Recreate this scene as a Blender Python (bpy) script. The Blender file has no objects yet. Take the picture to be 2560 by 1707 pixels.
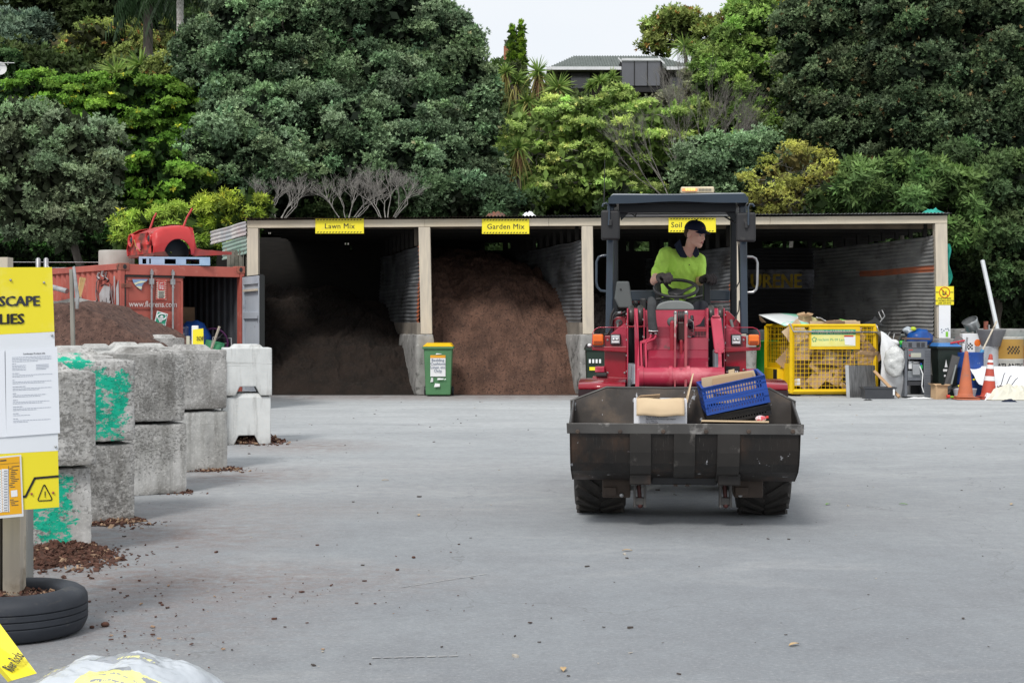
import bpy, bmesh, math, random
import numpy as np
from mathutils import Vector, Matrix, Euler, noise
random.seed(7); RNG = np.random.default_rng(11)
SC = bpy.context.scene
COL = SC.collection
F = 3555.0; CX = 1280.0; HY = 813.0; EYE = 1.5      # focal length, principal column, horizon row, eye height
R = math.radians
V = Vector

def W(px, py, Y):
    """survey helper: world point at depth Y seen on photo position (px, py)"""
    return V(((px-CX)*Y/F, Y, EYE-(py-HY)*Y/F))
def G(px, py):
    Y = EYE*F/(py-HY); return V(((px-CX)*Y/F, Y, 0))

# ------------------------------------------------------------------ tagging
def tag(o, label=None, cat=None, group=None, kind=None):
    if label: o['label'] = label
    if cat: o['category'] = cat
    if group: o['group'] = group
    if kind: o['kind'] = kind
    return o
def thing(name, label, cat, loc=(0,0,0), rotz=0, group=None, rot=None):
    o = bpy.data.objects.new(name, None); COL.objects.link(o)
    o.location = loc; o.rotation_euler = rot if rot else (0,0,rotz)
    o.empty_display_size = .1
    return tag(o, label, cat, group)
def chain(o):
    M = Matrix.LocRotScale(o.location, o.rotation_euler.to_quaternion(), o.scale)
    return chain(o.parent) @ M if o.parent else M
def copy_tree(o, parent=None):
    c = o.copy(); COL.objects.link(c)
    if parent: c.parent = parent
    for ch in [k for k in bpy.data.objects if k.parent == o]: copy_tree(ch, c)
    return c

# ------------------------------------------------------------------ mesh builder
def basis(d):
    d = V(d).normalized(); a = V((0,0,1)) if abs(d.z) < .9 else V((1,0,0))
    s = d.cross(a).normalized(); return s, s.cross(d).normalized()
class MB:
    def __init__(s): s.v=[]; s.f=[]; s.mi=[]; s.sm=[]
    def add(s, vs, fs, m=0, smooth=False, M=None):
        n=len(s.v)
        for p in vs: s.v.append(M@V(p) if M else V(p))
        for f in fs: s.f.append([i+n for i in f]); s.mi.append(m); s.sm.append(smooth)
        return s
    def box(s, x0,x1,y0,y1,z0,z1, m=0, M=None):
        return s.add([(x0,y0,z0),(x1,y0,z0),(x1,y1,z0),(x0,y1,z0),(x0,y0,z1),(x1,y0,z1),(x1,y1,z1),(x0,y1,z1)],
          [(0,3,2,1),(4,5,6,7),(0,1,5,4),(1,2,6,5),(2,3,7,6),(3,0,4,7)], m, False, M)
    def cb(s, c, size, rot=None, m=0, M=None):
        T = Matrix.Translation(V(c)) @ (Euler(rot).to_matrix().to_4x4() if rot else Matrix())
        if M: T = M@T
        a,b,d = size[0]/2,size[1]/2,size[2]/2
        return s.box(-a,a,-b,b,-d,d,m,T)
    def ext(s, pts, vec, m=0, M=None):
        n=len(pts); vec=V(vec); pts=[V(p) for p in pts]
        nr = sum(((pts[i]-pts[0]).cross(pts[(i+1)%n]-pts[0]) for i in range(1,n-1)), V((0,0,0)))
        if nr.dot(vec) < 0: pts = pts[::-1]
        vs = pts+[p+vec for p in pts]
        fs=[list(range(n))[::-1], list(range(n,2*n))]+[(i,(i+1)%n,(i+1)%n+n,i+n) for i in range(n)]
        return s.add(vs, fs, m, False, M)
    def tube(s, pts, r, n=8, m=0, caps=True, smooth=True, M=None, flat=1.0):
        pts=[V(p) for p in pts]; k=len(pts)
        rs = r if isinstance(r,(list,tuple)) else [r]*k
        vs=[]; up=None
        for i,p in enumerate(pts):
            d = (pts[min(i+1,k-1)]-pts[max(i-1,0)])
            if d.length<1e-9: d=V((0,0,1))
            d.normalize()
            if up is None: a,b=basis(d)
            else:
                b = up-d*up.dot(d)
                if b.length<1e-6: a,b=basis(d)
                else: b.normalize(); a=d.cross(b).normalized()
            up=b
            for j in range(n):
                t=2*math.pi*j/n; vs.append(p+a*math.cos(t)*rs[i]+b*math.sin(t)*rs[i]*flat)
        fs=[(i*n+j, i*n+(j+1)%n,(i+1)*n+(j+1)%n,(i+1)*n+j) for i in range(k-1) for j in range(n)]
        s.add(vs, fs, m, smooth, M)
        if caps: s.add(vs[:n],[list(range(n))[::-1]],m,False,M); s.add(vs[-n:],[list(range(n))],m,False,M)
        return s
    def lathe(s, prof, n=24, c=(0,0,0), m=0, M=None, smooth=True, axis=None, sy=1.0):
        T = Matrix.Translation(V(c)) @ (axis if axis else Matrix())
        if M: T = M@T
        vs=[(r*math.cos(2*math.pi*j/n), sy*r*math.sin(2*math.pi*j/n), z) for r,z in prof for j in range(n)]
        fs=[(i*n+j,i*n+(j+1)%n,(i+1)*n+(j+1)%n,(i+1)*n+j) for i in range(len(prof)-1) for j in range(n)]
        return s.add(vs,fs,m,smooth,T)
    def ball(s, c, r, m=0, n=12, k=8, M=None, rot=None):
        r = r if isinstance(r,(list,tuple)) else (r,r,r)
        T = Matrix.Translation(V(c)) @ (Euler(rot).to_matrix().to_4x4() if rot else Matrix()) @ Matrix.Diagonal((*r,1))
        if M: T=M@T
        pr=[(max(math.sin(math.pi*i/k),.002), -math.cos(math.pi*i/k)) for i in range(k+1)]
        return s.lathe(pr,n,(0,0,0),m,T)
    def grid(s, fn, nu, nv, m=0, smooth=True, M=None):
        vs=[fn(i/nu,j/nv) for j in range(nv+1) for i in range(nu+1)]
        fs=[(j*(nu+1)+i,j*(nu+1)+i+1,(j+1)*(nu+1)+i+1,(j+1)*(nu+1)+i) for j in range(nv) for i in range(nu)]
        return s.add(vs,fs,m,smooth,M)
    def quad(s,a,b,c,d,m=0,M=None): return s.add([a,b,c,d],[(0,1,2,3)],m,False,M)
    def text(s, txt, size, M, m=0, bold=0.0, align='LEFT', depth=.001, sx=1.0, space=1.0):
        vs,fs = text_geo(txt,size,0,align,depth,space)
        for k,o in enumerate((0,-1,1,-.5,.5)[:1 if bold<.004 else (3 if bold<.02 else 5)]):
            s.add([((x+o*bold*size*1.1)*sx,y+(.35*o*bold*size if k else 0),z+.00035*k) for x,y,z in vs],fs,m,False,M)
        return s
    def build(s, name, mats, parent=None, bevel=0, world=False, seg=2, subsurf=0, angle=35, solid=0):
        me=bpy.data.meshes.new(name)
        vs=s.v
        if world and parent:
            I=chain(parent).inverted(); vs=[I@p for p in vs]
        me.from_pydata([tuple(p) for p in vs],[],s.f)
        if not isinstance(mats,(list,tuple)): mats=[mats]
        for mm in mats: me.materials.append(mm)
        me.polygons.foreach_set('material_index', s.mi); me.polygons.foreach_set('use_smooth', s.sm)
        me.update()
        o=bpy.data.objects.new(name,me); COL.objects.link(o)
        if parent: o.parent=parent
        if solid:
            md=o.modifiers.new('s','SOLIDIFY'); md.thickness=solid; md.offset=0
        if bevel:
            md=o.modifiers.new('b','BEVEL'); md.width=bevel; md.segments=seg; md.limit_method='ANGLE'; md.angle_limit=R(angle)
        if subsurf:
            md=o.modifiers.new('u','SUBSURF'); md.levels=subsurf; md.render_levels=subsurf
        return o
_tc={}
def text_geo(txt,size,bold,align,depth,space=1.0):
    key=(txt,size,bold,align,depth,space)
    if key in _tc: return _tc[key]
    cu=bpy.data.curves.new('t','FONT'); cu.body=txt; cu.size=size; cu.offset=bold*size; cu.extrude=depth
    cu.align_x=align; cu.resolution_u=2; cu.space_character=space
    ob=bpy.data.objects.new('t',cu); me=bpy.data.meshes.new_from_object(ob)
    r=([tuple(v.co) for v in me.vertices],[list(p.vertices) for p in me.polygons])
    bpy.data.objects.remove(ob); bpy.data.meshes.remove(me); bpy.data.curves.remove(cu)
    _tc[key]=r; return r
def frame(o, u, v):
    """matrix: local x->u, y->v, z->u x v, origin o"""
    u=V(u).normalized(); v=V(v); v=(v-u*v.dot(u)).normalized(); w=u.cross(v)
    return Matrix(((u.x,v.x,w.x,o[0]),(u.y,v.y,w.y,o[1]),(u.z,v.z,w.z,o[2]),(0,0,0,1)))

# ------------------------------------------------------------------ materials
def rgb(c): return (c[0],c[1],c[2],1)
class NT:
    def __init__(s, m): s.t=m.node_tree; s.n=s.t.nodes; s.l=s.t.links
    def new(s, typ, **k):
        x=s.n.new(typ)
        for a,b in k.items(): setattr(x,a,b)
        return x
    def noise(s, vec, scale, detail=5, rough=.55, dist=0):
        x=s.new('ShaderNodeTexNoise'); x.inputs['Scale'].default_value=scale; x.inputs['Detail'].default_value=detail
        x.inputs['Roughness'].default_value=rough; x.inputs['Distortion'].default_value=dist
        if vec: s.l.new(vec,x.inputs['Vector'])
        return x.outputs['Fac']
    def ramp(s, val, lo, hi, a=0, b=1):
        x=s.new('ShaderNodeMapRange'); x.inputs['From Min'].default_value=lo; x.inputs['From Max'].default_value=hi
        x.inputs['To Min'].default_value=a; x.inputs['To Max'].default_value=b; s.l.new(val,x.inputs['Value']); return x.outputs[0]
    def mix(s, fac, a, b, blend='MIX'):
        x=s.new('ShaderNodeMix',data_type='RGBA',blend_type=blend)
        for i,vv in ((0,fac),(6,a),(7,b)):
            if isinstance(vv,bpy.types.NodeSocket): s.l.new(vv,x.inputs[i])
            else: x.inputs[i].default_value = vv if i==0 else rgb(vv)
        return x.outputs[2]
    def math(s, op, a, b=None):
        x=s.new('ShaderNodeMath',operation=op)
        for i,vv in enumerate((a,b)):
            if vv is None: continue
            if isinstance(vv,bpy.types.NodeSocket): s.l.new(vv,x.inputs[i])
            else: x.inputs[i].default_value=vv
        return x.outputs[0]
    def map(s, vec, scale=(1,1,1), loc=(0,0,0), rot=(0,0,0)):
        x=s.new('ShaderNodeMapping'); x.inputs['Scale'].default_value=scale; x.inputs['Location'].default_value=loc
        x.inputs['Rotation'].default_value=rot
        s.l.new(vec,x.inputs['Vector']); return x.outputs[0]
    def bump(s, h, strength=.3, dist=.01):
        x=s.new('ShaderNodeBump'); x.inputs['Strength'].default_value=strength; x.inputs['Distance'].default_value=dist
        s.l.new(h,x.inputs['Height']); return x.outputs[0]
def pm(name, col, col2=None, scale=4, rough=.6, metal=0, bump=.0, bscale=60, lo=.35, hi=.65, spots=(), stretch=(1,1,1), spec=.4, coat=0, emit=None, rvar=0, bdist=.004):
    """procedural surface: two-tone noise, layered blotches (spots = colour, scale, lo, hi[, stretch]), bump"""
    m=bpy.data.materials.new(name); m.use_nodes=True; t=NT(m); b=t.n['Principled BSDF']
    tc=t.new('ShaderNodeTexCoord').outputs['Object']
    vec=t.map(tc,stretch)
    c2=col2 if col2 else tuple(x*.78 for x in col)
    c=t.mix(t.ramp(t.noise(vec,scale,6),lo,hi),col,c2)
    for i,sp in enumerate(spots):
        v2=t.map(tc,sp[4] if len(sp)>4 else (1,1,1),(i*3.1+1,i*1.7,i*.9))
        c=t.mix(t.ramp(t.noise(v2,sp[1],7,.62),sp[2],sp[3]),c,sp[0])
    t.l.new(c,b.inputs['Base Color'])
    b.inputs['Roughness'].default_value=rough; b.inputs['Metallic'].default_value=metal
    if rvar: t.l.new(t.ramp(t.noise(vec,scale*2.3,5),.3,.7,rough-rvar,rough+rvar),b.inputs['Roughness'])
    b.inputs['Specular IOR Level'].default_value=spec; b.inputs['Coat Weight'].default_value=coat
    if bump: t.l.new(t.bump(t.noise(vec,bscale,6,.6),bump,bdist),b.inputs['Normal'])
    if emit: b.inputs['Emission Color'].default_value=rgb(emit[0]); b.inputs['Emission Strength'].default_value=emit[1]
    m.diffuse_color=rgb(col); return m
# ================================================================== camera, light, sky
cam=bpy.data.cameras.new('camera'); co=bpy.data.objects.new('camera',cam); COL.objects.link(co); SC.camera=co
cam.sensor_width=36; cam.lens=36*F/2560; cam.clip_end=2000; cam.clip_start=.05
co.location=(0,0,EYE); co.rotation_euler=(R(90),0,0); cam.shift_y=-(853.5-HY)/2560
SUN_EL, SUN_AZ = 47, 202     # degrees; azimuth measured clockwise from +Y
sd=bpy.data.lights.new('sun','SUN'); so=bpy.data.objects.new('sun',sd); COL.objects.link(so)
sd.energy=2.4; sd.angle=R(14); sd.color=(1,.965,.92)
dirv=V((math.sin(R(SUN_AZ))*math.cos(R(SUN_EL)),math.cos(R(SUN_AZ))*math.cos(R(SUN_EL)),math.sin(R(SUN_EL))))
so.rotation_euler=dirv.to_track_quat('Z','Y').to_euler()
wd=bpy.data.worlds.new('World'); SC.world=wd; wd.use_nodes=True
t=NT(wd); bg=t.n['Background']; bg.inputs['Strength'].default_value=.1
sky=t.new('ShaderNodeTexSky',sky_type='NISHITA'); sky.sun_disc=False; sky.sun_elevation=R(SUN_EL); sky.sun_rotation=R(SUN_AZ); sky.dust_density=3
tc=t.new('ShaderNodeTexCoord').outputs['Generated']
cl=t.ramp(t.noise(t.map(tc,(1,1,2.2)),2.6,6,.5),.3,.7)
cloud=t.mix(cl,(9.2,9.7,10.3),(10.2,10.4,10.6))
t.l.new(t.mix(.9,sky.outputs[0],cloud),bg.inputs['Color'])
SC.view_settings.view_transform='Standard'; SC.view_settings.look='None'; SC.view_settings.exposure=0
SC.cycles.max_bounces=6; SC.cycles.diffuse_bounces=3; SC.cycles.transparent_max_bounces=6
SC.cycles.caustics_reflective=False; SC.cycles.caustics_refractive=False

# ================================================================== ground
def ground_mat():
    m=bpy.data.materials.new('yard_asphalt'); m.use_nodes=True; t=NT(m); b=t.n['Principled BSDF']
    o=t.new('ShaderNodeTexCoord').outputs['Object']
    big=t.noise(t.map(o,(.6,.5,1)),.6,6,.6,.5)
    c=t.mix(t.ramp(big,.3,.7),(.220,.240,.260),(.288,.308,.325))
    mid=t.noise(t.map(o,(1,.8,1),(3,1,0)),1.3,7,.65,.4)
    c=t.mix(t.ramp(mid,.42,.72,0,.55),c,(.17,.176,.192))
    # pale dust streaks lying across the yard
    st=t.noise(t.map(o,(.45,1.1,1),(7,3,0)),1.0,8,.66,.9)
    c=t.mix(t.ramp(st,.56,.74,0,.5),c,(.42,.42,.415))
    sep=t.new('ShaderNodeSeparateXYZ'); t.l.new(o,sep.inputs[0])
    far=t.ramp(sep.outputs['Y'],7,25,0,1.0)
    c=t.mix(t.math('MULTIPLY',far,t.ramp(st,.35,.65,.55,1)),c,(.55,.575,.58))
    def spot(c,p,r,col,amt,sc=3,sx=1,sy=1):
        mp=t.map(o,(sx,sy,1),(-p[0]*sx,-p[1]*sy,0)); L=t.new('ShaderNodeVectorMath',operation='LENGTH'); t.l.new(mp,L.inputs[0])
        f=t.ramp(L.outputs['Value'],r,0,0,1)
        n=t.ramp(t.noise(t.map(o,(1,1.3,1),(p[0],p[1],0)),sc,6,.65),.35,.62)
        return t.mix(t.math('MULTIPLY',t.math('MULTIPLY',f,n),amt),c,col)
    brown=(.21,.135,.11)
    c=spot(c,(-2.2,8.35),1.9,brown,1.0,9,.8,1.9); c=spot(c,(-1.9,7.2),1.3,brown,.5,9)
    c=spot(c,(-2.2,11.6),1.8,(.26,.2,.175),.6,9,.7,2); c=spot(c,(-2.4,10.2),1.3,brown,.9,6)
    c=spot(c,(-2.7,14.2),1.2,brown,.9,6); c=spot(c,(-2.6,17.6),1.4,brown,.9,6)
    c=spot(c,(-2.9,12.9),2.4,(.46,.46,.46),.7,5,.5,3.0); c=spot(c,(-2.2,15.1),2.6,(.46,.46,.46),.7,5,.5,2.5)
    c=spot(c,(-4,29.8),3.5,brown,.9,4,.5,1.5); c=spot(c,(0,29.8),2.8,brown,.9,4,.6,1.5)
    m1=t.noise(o,9,6,.7); c=t.mix(t.ramp(m1,.3,.72,0,.42),c,(.15,.155,.165)); m2=t.noise(t.map(o,(1,1.6,1),(2,8,0)),38,6,.75); c=t.mix(t.ramp(m2,.52,.70,0,.65),c,(.42,.42,.42)); c=t.mix(t.ramp(m2,.44,.30,0,.6),c,(.12,.12,.125))
    oi=t.noise(t.map(o,(1,1.2,1),(31,5,0)),.9,5,.55); c=t.mix(t.ramp(oi,.66,.76,0,.45),c,(.12,.12,.13))
    # stone chips in the surface
    v=t.new('ShaderNodeTexVoronoi'); v.inputs['Scale'].default_value=260; t.l.new(o,v.inputs['Vector'])
    c=t.mix(t.ramp(v.outputs['Distance'],0,.5,.28,0),c,(.5,.5,.5))
    g=t.noise(o,170,4,.7); c=t.mix(t.ramp(g,.55,.75,0,.45),c,(.09,.09,.095))
    cr=t.new('ShaderNodeTexVoronoi',feature='DISTANCE_TO_EDGE'); cr.inputs['Scale'].default_value=.22
    wob=t.new('ShaderNodeVectorMath',operation='ADD'); nz=t.new('ShaderNodeTexNoise'); nz.inputs['Scale'].default_value=1.1; nz.inputs['Detail'].default_value=5
    t.l.new(o,nz.inputs['Vector']); t.l.new(o,wob.inputs[0]); t.l.new(nz.outputs['Color'],wob.inputs[1]); t.l.new(wob.outputs[0],cr.inputs['Vector'])
    c=t.mix(t.ramp(cr.outputs['Distance'],.0012,.0004,0,.35),c,(.12,.12,.12))
    t.l.new(c,b.inputs['Base Color']); b.inputs['Roughness'].default_value=.82; b.inputs['Specular IOR Level'].default_value=.3
    t.l.new(t.bump(t.math('ADD',g,t.noise(o,30,4)),.35,.006),b.inputs['Normal'])
    return m
mb=MB()
for (a,b,c,d,w) in ((1005,1468,1222,1434,.012),(700,1492,1000,1478,.006),(930,1645,1150,1640,.02),(860,1085,1060,1080,.03),(1000,1062,1200,1066,.03)):
    p,q=G(a,b),G(c,d); n_=V((-(q-p).y,(q-p).x,0)).normalized()*w; k=8
    for i in range(k):
        u,v=i/k,(i+.8)/k; P,Q=p.lerp(q,u),p.lerp(q,v); mb.quad(P-n_*.5+V((0,0,.004)),Q-n_*.3+V((0,0,.004)),Q+n_*.4+V((0,0,.004)),P+n_*.3+V((0,0,.004)))
tag(mb.build('ground_scratches',pm('pale_scratch',(.42,.42,.41),(.30,.305,.32),9,.8,lo=.45,hi=.6)),kind='structure')
mb=MB(); mb.quad((-400,-60,0),(400,-60,0),(400,900,0),(-400,900,0))
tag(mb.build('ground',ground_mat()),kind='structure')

def hill_h(x,y):
    if y<37: return 0
    t=(y-37)
    L=1/(1+math.exp((x+7)/3.0))          # 1 on the left
    Rr=1/(1+math.exp(-(x-14.5)/1.8))
    h=min(t*.36,12.2)+ (L+Rr*.8)*max(0,t-6)*.30
    h=min(h,12.2+14*L+12*Rr+0*t)
    return h+ .5*noise.noise(V((x*.2,y*.2,0)))*min(1,t/4)
mb=MB(); mb.grid(lambda u,v:(-70+150*u,36.8+110*v**1.3,hill_h(-70+150*u,36.8+110*v**1.3)-.02),90,70)
tag(mb.build('hillside',pm('hill_earth',(.045,.06,.02),(.09,.08,.035),.8,.95,bump=.6,bscale=6,spots=(((.2,.19,.07),.35,.55,.7),))),kind='structure')

# ================================================================== vegetation
def leaf_mat(name, rough=.6, trans=.28, spec=.2):
    m=bpy.data.materials.new(name); m.use_nodes=True; t=NT(m); b=t.n['Principled BSDF']
    a=t.new('ShaderNodeAttribute',attribute_name='Col')
    o=t.new('ShaderNodeTexCoord').outputs['Object']
    c=t.mix(t.ramp(t.noise(o,.8,3),.4,.7,0,.2),a.outputs['Color'],(.02,.03,.012),'MIX')
    c=t.mix(1.0,c,(1.30,1.34,1.22),'MULTIPLY')
    t.l.new(c,b.inputs['Base Color']); b.inputs['Roughness'].default_value=rough; b.inputs['Specular IOR Level'].default_value=spec
    tr=t.new('ShaderNodeBsdfTranslucent'); t.l.new(c,tr.inputs['Color'])
    mx=t.new('ShaderNodeMixShader'); mx.inputs[0].default_value=trans
    t.l.new(b.outputs[0],mx.inputs[1]); t.l.new(tr.outputs[0],mx.inputs[2]); t.l.new(mx.outputs[0],t.n['Material Output'].inputs['Surface'])
    return m
LEAF=leaf_mat('leaves'); LEAFD=leaf_mat('leathery_leaves',.62,.15,.18)
BARK=pm('bark_grey',(.11,.095,.08),(.05,.042,.035),9,.9,bump=.6,bscale=25,stretch=(1,1,.25))
TWIG=pm('bare_twigs',(.40,.38,.35),(.24,.23,.21),8,.9)
TWIGD=pm('grey_twigs',(.27,.255,.23),(.15,.14,.125),8,.9)
def np_mesh(name, verts, cols, mat, parent, quads=None):
    n=len(verts); nq=n//4
    me=bpy.data.meshes.new(name); me.vertices.add(n); me.vertices.foreach_set('co',verts.astype(np.float32).ravel())
    me.loops.add(n); me.loops.foreach_set('vertex_index',np.arange(n,dtype=np.int32))
    me.polygons.add(nq); me.polygons.foreach_set('loop_start',np.arange(0,n,4,dtype=np.int32))
    at=me.color_attributes.new('Col','FLOAT_COLOR','POINT')
    at.data.foreach_set('color',np.c_[cols,np.ones(n)].astype(np.float32).ravel())
    me.materials.append(mat); me.update(calc_edges=True); me.validate()
    o=bpy.data.objects.new(name,me); COL.objects.link(o)
    if parent: o.parent=parent
    return o
def unit(n, rng): 
    d=rng.normal(size=(n,3)); return d/np.linalg.norm(d,axis=1)[:,None]
def norm(a): return a/np.maximum(np.linalg.norm(a,axis=1),1e-9)[:,None]
def rosettes(P, N, C, K, L, wd, a0, a1, rng):
    """K leaves around every point P along normal N"""
    n=len(P); up=np.tile([0.,0.,1.],(n,1)); up[np.abs(N[:,2])>.9]=[1,0,0]
    t1=norm(np.cross(N,up)); t2=np.cross(N,t1)
    th=rng.uniform(0,6.28,n)[:,None]+np.arange(K)[None]*6.283/K+rng.uniform(-.3,.3,(n,K))
    al=rng.uniform(a0,a1,(n,K)); ll=L*rng.uniform(.7,1.25,(n,K))
    d=N[:,None]*np.cos(al)[...,None]+(t1[:,None]*np.cos(th)[...,None]+t2[:,None]*np.sin(th)[...,None])*np.sin(al)[...,None]
    sd=np.cross(d,N[:,None]+rng.normal(0,.35,(n,K,3))); sd/=np.maximum(np.linalg.norm(sd,axis=2),1e-9)[...,None]
    p=P[:,None]; w=(wd*ll/L)[...,None]*sd*.5
    vs=np.stack([np.broadcast_to(p,d.shape),p+d*ll[...,None]*.5+w,p+d*ll[...,None],p+d*ll[...,None]*.5-w],axis=2)
    cc=C[:,None]*rng.uniform(.75,1.3,(n,K))[...,None]; cc=np.repeat(cc[:,:,None],4,axis=2)
    return vs.reshape(-1,3), cc.reshape(-1,3)
def crown(lobes, col, col2, rng, clump=(.35,.6), dens=1.5, K=6, L=.13, wd=.05, ros=110, ang=(.3,1.3), core=26, corecol=None, flat=.75, upb=.35, hl=None):
    """lobes [(centre, (rx,ry,rz))] -> leaf quads gathered in clumps on the lobe shells, gaps between them"""
    Vs=[];Cs=[]; col=np.array(col); col2=np.array(col2); lobes=list(lobes)
    for c,r in list(lobes):
        for k in range(3):
            d=unit(1,rng)[0]; d[1]=-abs(d[1])*.6; f=rng.uniform(.28,.5); lobes.append((V(c)+V((d[0]*r[0]*.85,d[1]*r[1]*.8,abs(d[2])*r[2]*.9 if rng.random()<.7 else d[2]*r[2]*.8)),(r[0]*f,r[1]*f,r[2]*f)))
    LC=np.array([list(c) for c,_ in lobes]); LR=np.array([list(r) for _,r in lobes])
    for li in range(len(lobes)):
        c=LC[li]; r=LR[li]; area=4*math.pi*((r[0]*r[2]+r[0]*r[1]+r[1]*r[2])/3)
        n=max(4,int(area*dens)); d=unit(n*2,rng)
        keep=(d[:,1]<.35)|(rng.random(len(d))<.25); keep&=(d[:,2]>-.55)|(rng.random(len(d))<.35)
        d=d[keep][:n]; cc=c+d*r*rng.uniform(.66,1.06,(len(d),1))*np.array([[.86+.3*(noise.noise(V((x_*2.1+li,y_*2.1,z_*2.1)))+.25)] for x_,y_,z_ in d])
        for lj in range(len(lobes)):
            if lj!=li:
                q=np.linalg.norm((cc-LC[lj])/LR[lj],axis=1); k=q>.72; cc=cc[k]; d=d[k]
        if len(cc)==0: continue
        cr=clump[0]*.6+(clump[1]*1.1-clump[0]*.6)*rng.random(len(cc))**1.4; tone=rng.uniform(.55,1.35,len(cc)); tint=1+rng.normal(0,.045,(len(cc),3))
        m=np.maximum((ros*(cr/np.mean(clump))**2).astype(int),8)
        idx=np.repeat(np.arange(len(cc)),m); dd=unit(len(idx),rng)
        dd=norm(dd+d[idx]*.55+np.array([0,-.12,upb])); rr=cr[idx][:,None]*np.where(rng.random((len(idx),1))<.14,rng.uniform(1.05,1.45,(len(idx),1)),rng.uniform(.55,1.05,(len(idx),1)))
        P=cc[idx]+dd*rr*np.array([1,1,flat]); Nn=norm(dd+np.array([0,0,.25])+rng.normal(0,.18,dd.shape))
        h=np.clip(.5+.55*dd[:,2]+rng.normal(0,.16,len(idx)),0,1)[:,None]  # clump tops coloured lighter than undersides: top light painted into the leaves
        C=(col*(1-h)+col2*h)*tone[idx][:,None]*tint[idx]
        if hl is not None:
            k=rng.random(len(idx))<hl[1]; C[k]=np.array(hl[0])*rng.uniform(.7,1.2,(k.sum(),1))
        v,k=rosettes(P,Nn,C,K,L,wd,ang[0],ang[1],rng); Vs.append(v);Cs.append(k)
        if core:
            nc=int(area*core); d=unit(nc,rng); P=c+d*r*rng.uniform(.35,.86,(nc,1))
            cc0=np.array(corecol if corecol is not None else col*.35)  # inner leaves coloured darker: shade inside the crown painted in
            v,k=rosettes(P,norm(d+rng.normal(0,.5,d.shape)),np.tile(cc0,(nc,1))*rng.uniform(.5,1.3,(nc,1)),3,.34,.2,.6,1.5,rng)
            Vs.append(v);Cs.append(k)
    return np.concatenate(Vs),np.concatenate(Cs)
def limb(mb,a,b,r0,r1,seg=6,wob=.12,n=7):
    a=V(a);b=V(b);L=(b-a).length; pts=[]
    ph=V((random.random()*99,random.random()*99,0))
    for i in range(seg+1):
        t=i/seg; p=a.lerp(b,t); k=math.sin(math.pi*t)*L*wob*2
        p+=V((noise.noise(ph+V((t*2.5,0,0))),noise.noise(ph+V((0,t*2.5,5))),.4*noise.noise(ph+V((0,5,t*2.5)))))*k
        pts.append(p)
    mb.tube(pts,[r0+(r1-r0)*i/seg for i in range(seg+1)],n); return pts
def tree(name,label,lobes_px,Y,params,base_px,group=None,trunk_r=.2,cat='tree',depth=.8,seed=0,bark=None,leaf=None,limbs=True,base_y=None,twigs=0):
    """lobes_px: (px,py,rx,ry[,dy]) outlines as surveyed from the photo at depth Y; base_px: trunk foot column"""
    rng=np.random.default_rng(seed+100); s=Y/F
    lobes=[]
    for l in lobes_px:
        dy=l[4] if len(l)>4 else 0
        c=W(l[0],l[1],Y+dy); rx=l[2]*s; rz=l[3]*s; lobes.append((c,(rx,max(rx,rz)*depth,rz)))
    by=base_y if base_y else Y+.4
    bx=(base_px-CX)*by/F; base=V((bx,by,max(hill_h(bx,by)-.15,-.02)))
    root=thing(name,label,cat,base,group=group)
    v,c=crown(lobes,rng=rng,**params); v=v-np.array(base)
    np_mesh('crown',v,c,leaf or LEAF,root)
    mb=MB(); ctr=sum((c for c,_ in lobes),V((0,0,0)))/len(lobes)
    zlow=min(c.z-r[2] for c,r in lobes)
    fork=V((base.x*.6+ctr.x*.4,by,max(base.z+.3,min(zlow*.6+ctr.z*.4,ctr.z))))
    limb(mb,base,fork,trunk_r,trunk_r*.7,8,.06,9)
    if limbs:
        for c,r in lobes:
            e=c+V((0,-r[1]*.3,r[2]*.2)); pts=limb(mb,fork,e,trunk_r*.5,trunk_r*.12,7,.1,6)
            for k in range(2+twigs):
                d=V((random.uniform(-1,1),random.uniform(-1,.2),random.uniform(-.3,1))).normalized()
                q=pts[random.randint(3,7)]; limb(mb,q,q+V((d.x*r[0],d.y*r[1],d.z*r[2]))*random.uniform(.6,.95),trunk_r*.16,trunk_r*.03,4,.12,4)
    mb.build('trunk',bark or BARK,root,world=True)
    return root
# colour recipes
POH=dict(col=(.026,.055,.026),col2=(.245,.345,.205),clump=(.2,.42),dens=3.2,K=6,L=.105,wd=.045,ros=74,ang=(.25,1.25),core=20,corecol=(.010,.018,.010),hl=((.45,.42,.26),.003))
POHD=dict(POH,col=(.022,.042,.02),col2=(.165,.22,.125),hl=((.28,.19,.1),.02),clump=(.2,.42))
OLV=dict(col=(.075,.10,.06),col2=(.31,.40,.25),clump=(.18,.36),dens=2.8,K=6,L=.09,wd=.036,ros=80,ang=(.2,1.3),core=16,corecol=(.03,.038,.022))
BRI=dict(col=(.045,.11,.016),col2=(.20,.36,.05),clump=(.2,.42),dens=2.2,K=6,L=.11,wd=.055,ros=74,ang=(.9,1.6),core=12,corecol=(.014,.035,.008),flat=.4,upb=.5,hl=((.55,.55,.06),.015))
LGT=dict(col=(.13,.20,.06),col2=(.45,.57,.18),clump=(.16,.36),dens=1.5,K=6,L=.11,wd=.042,ros=40,ang=(.7,1.5),core=5,corecol=(.17,.25,.07),flat=.45,upb=.4,hl=((.6,.6,.2),.04))
MID=dict(col=(.075,.14,.035),col2=(.34,.48,.14),clump=(.18,.4),dens=2.3,K=6,L=.115,wd=.042,ros=74,ang=(.3,1.3),core=12,corecol=(.022,.04,.012))
OCH=dict(col=(.08,.11,.03),col2=(.33,.39,.12),clump=(.2,.45),dens=1.6,K=6,L=.12,wd=.045,ros=56,ang=(.3,1.4),core=10,corecol=(.035,.04,.015),hl=((.4,.2,.07),.05))
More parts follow.
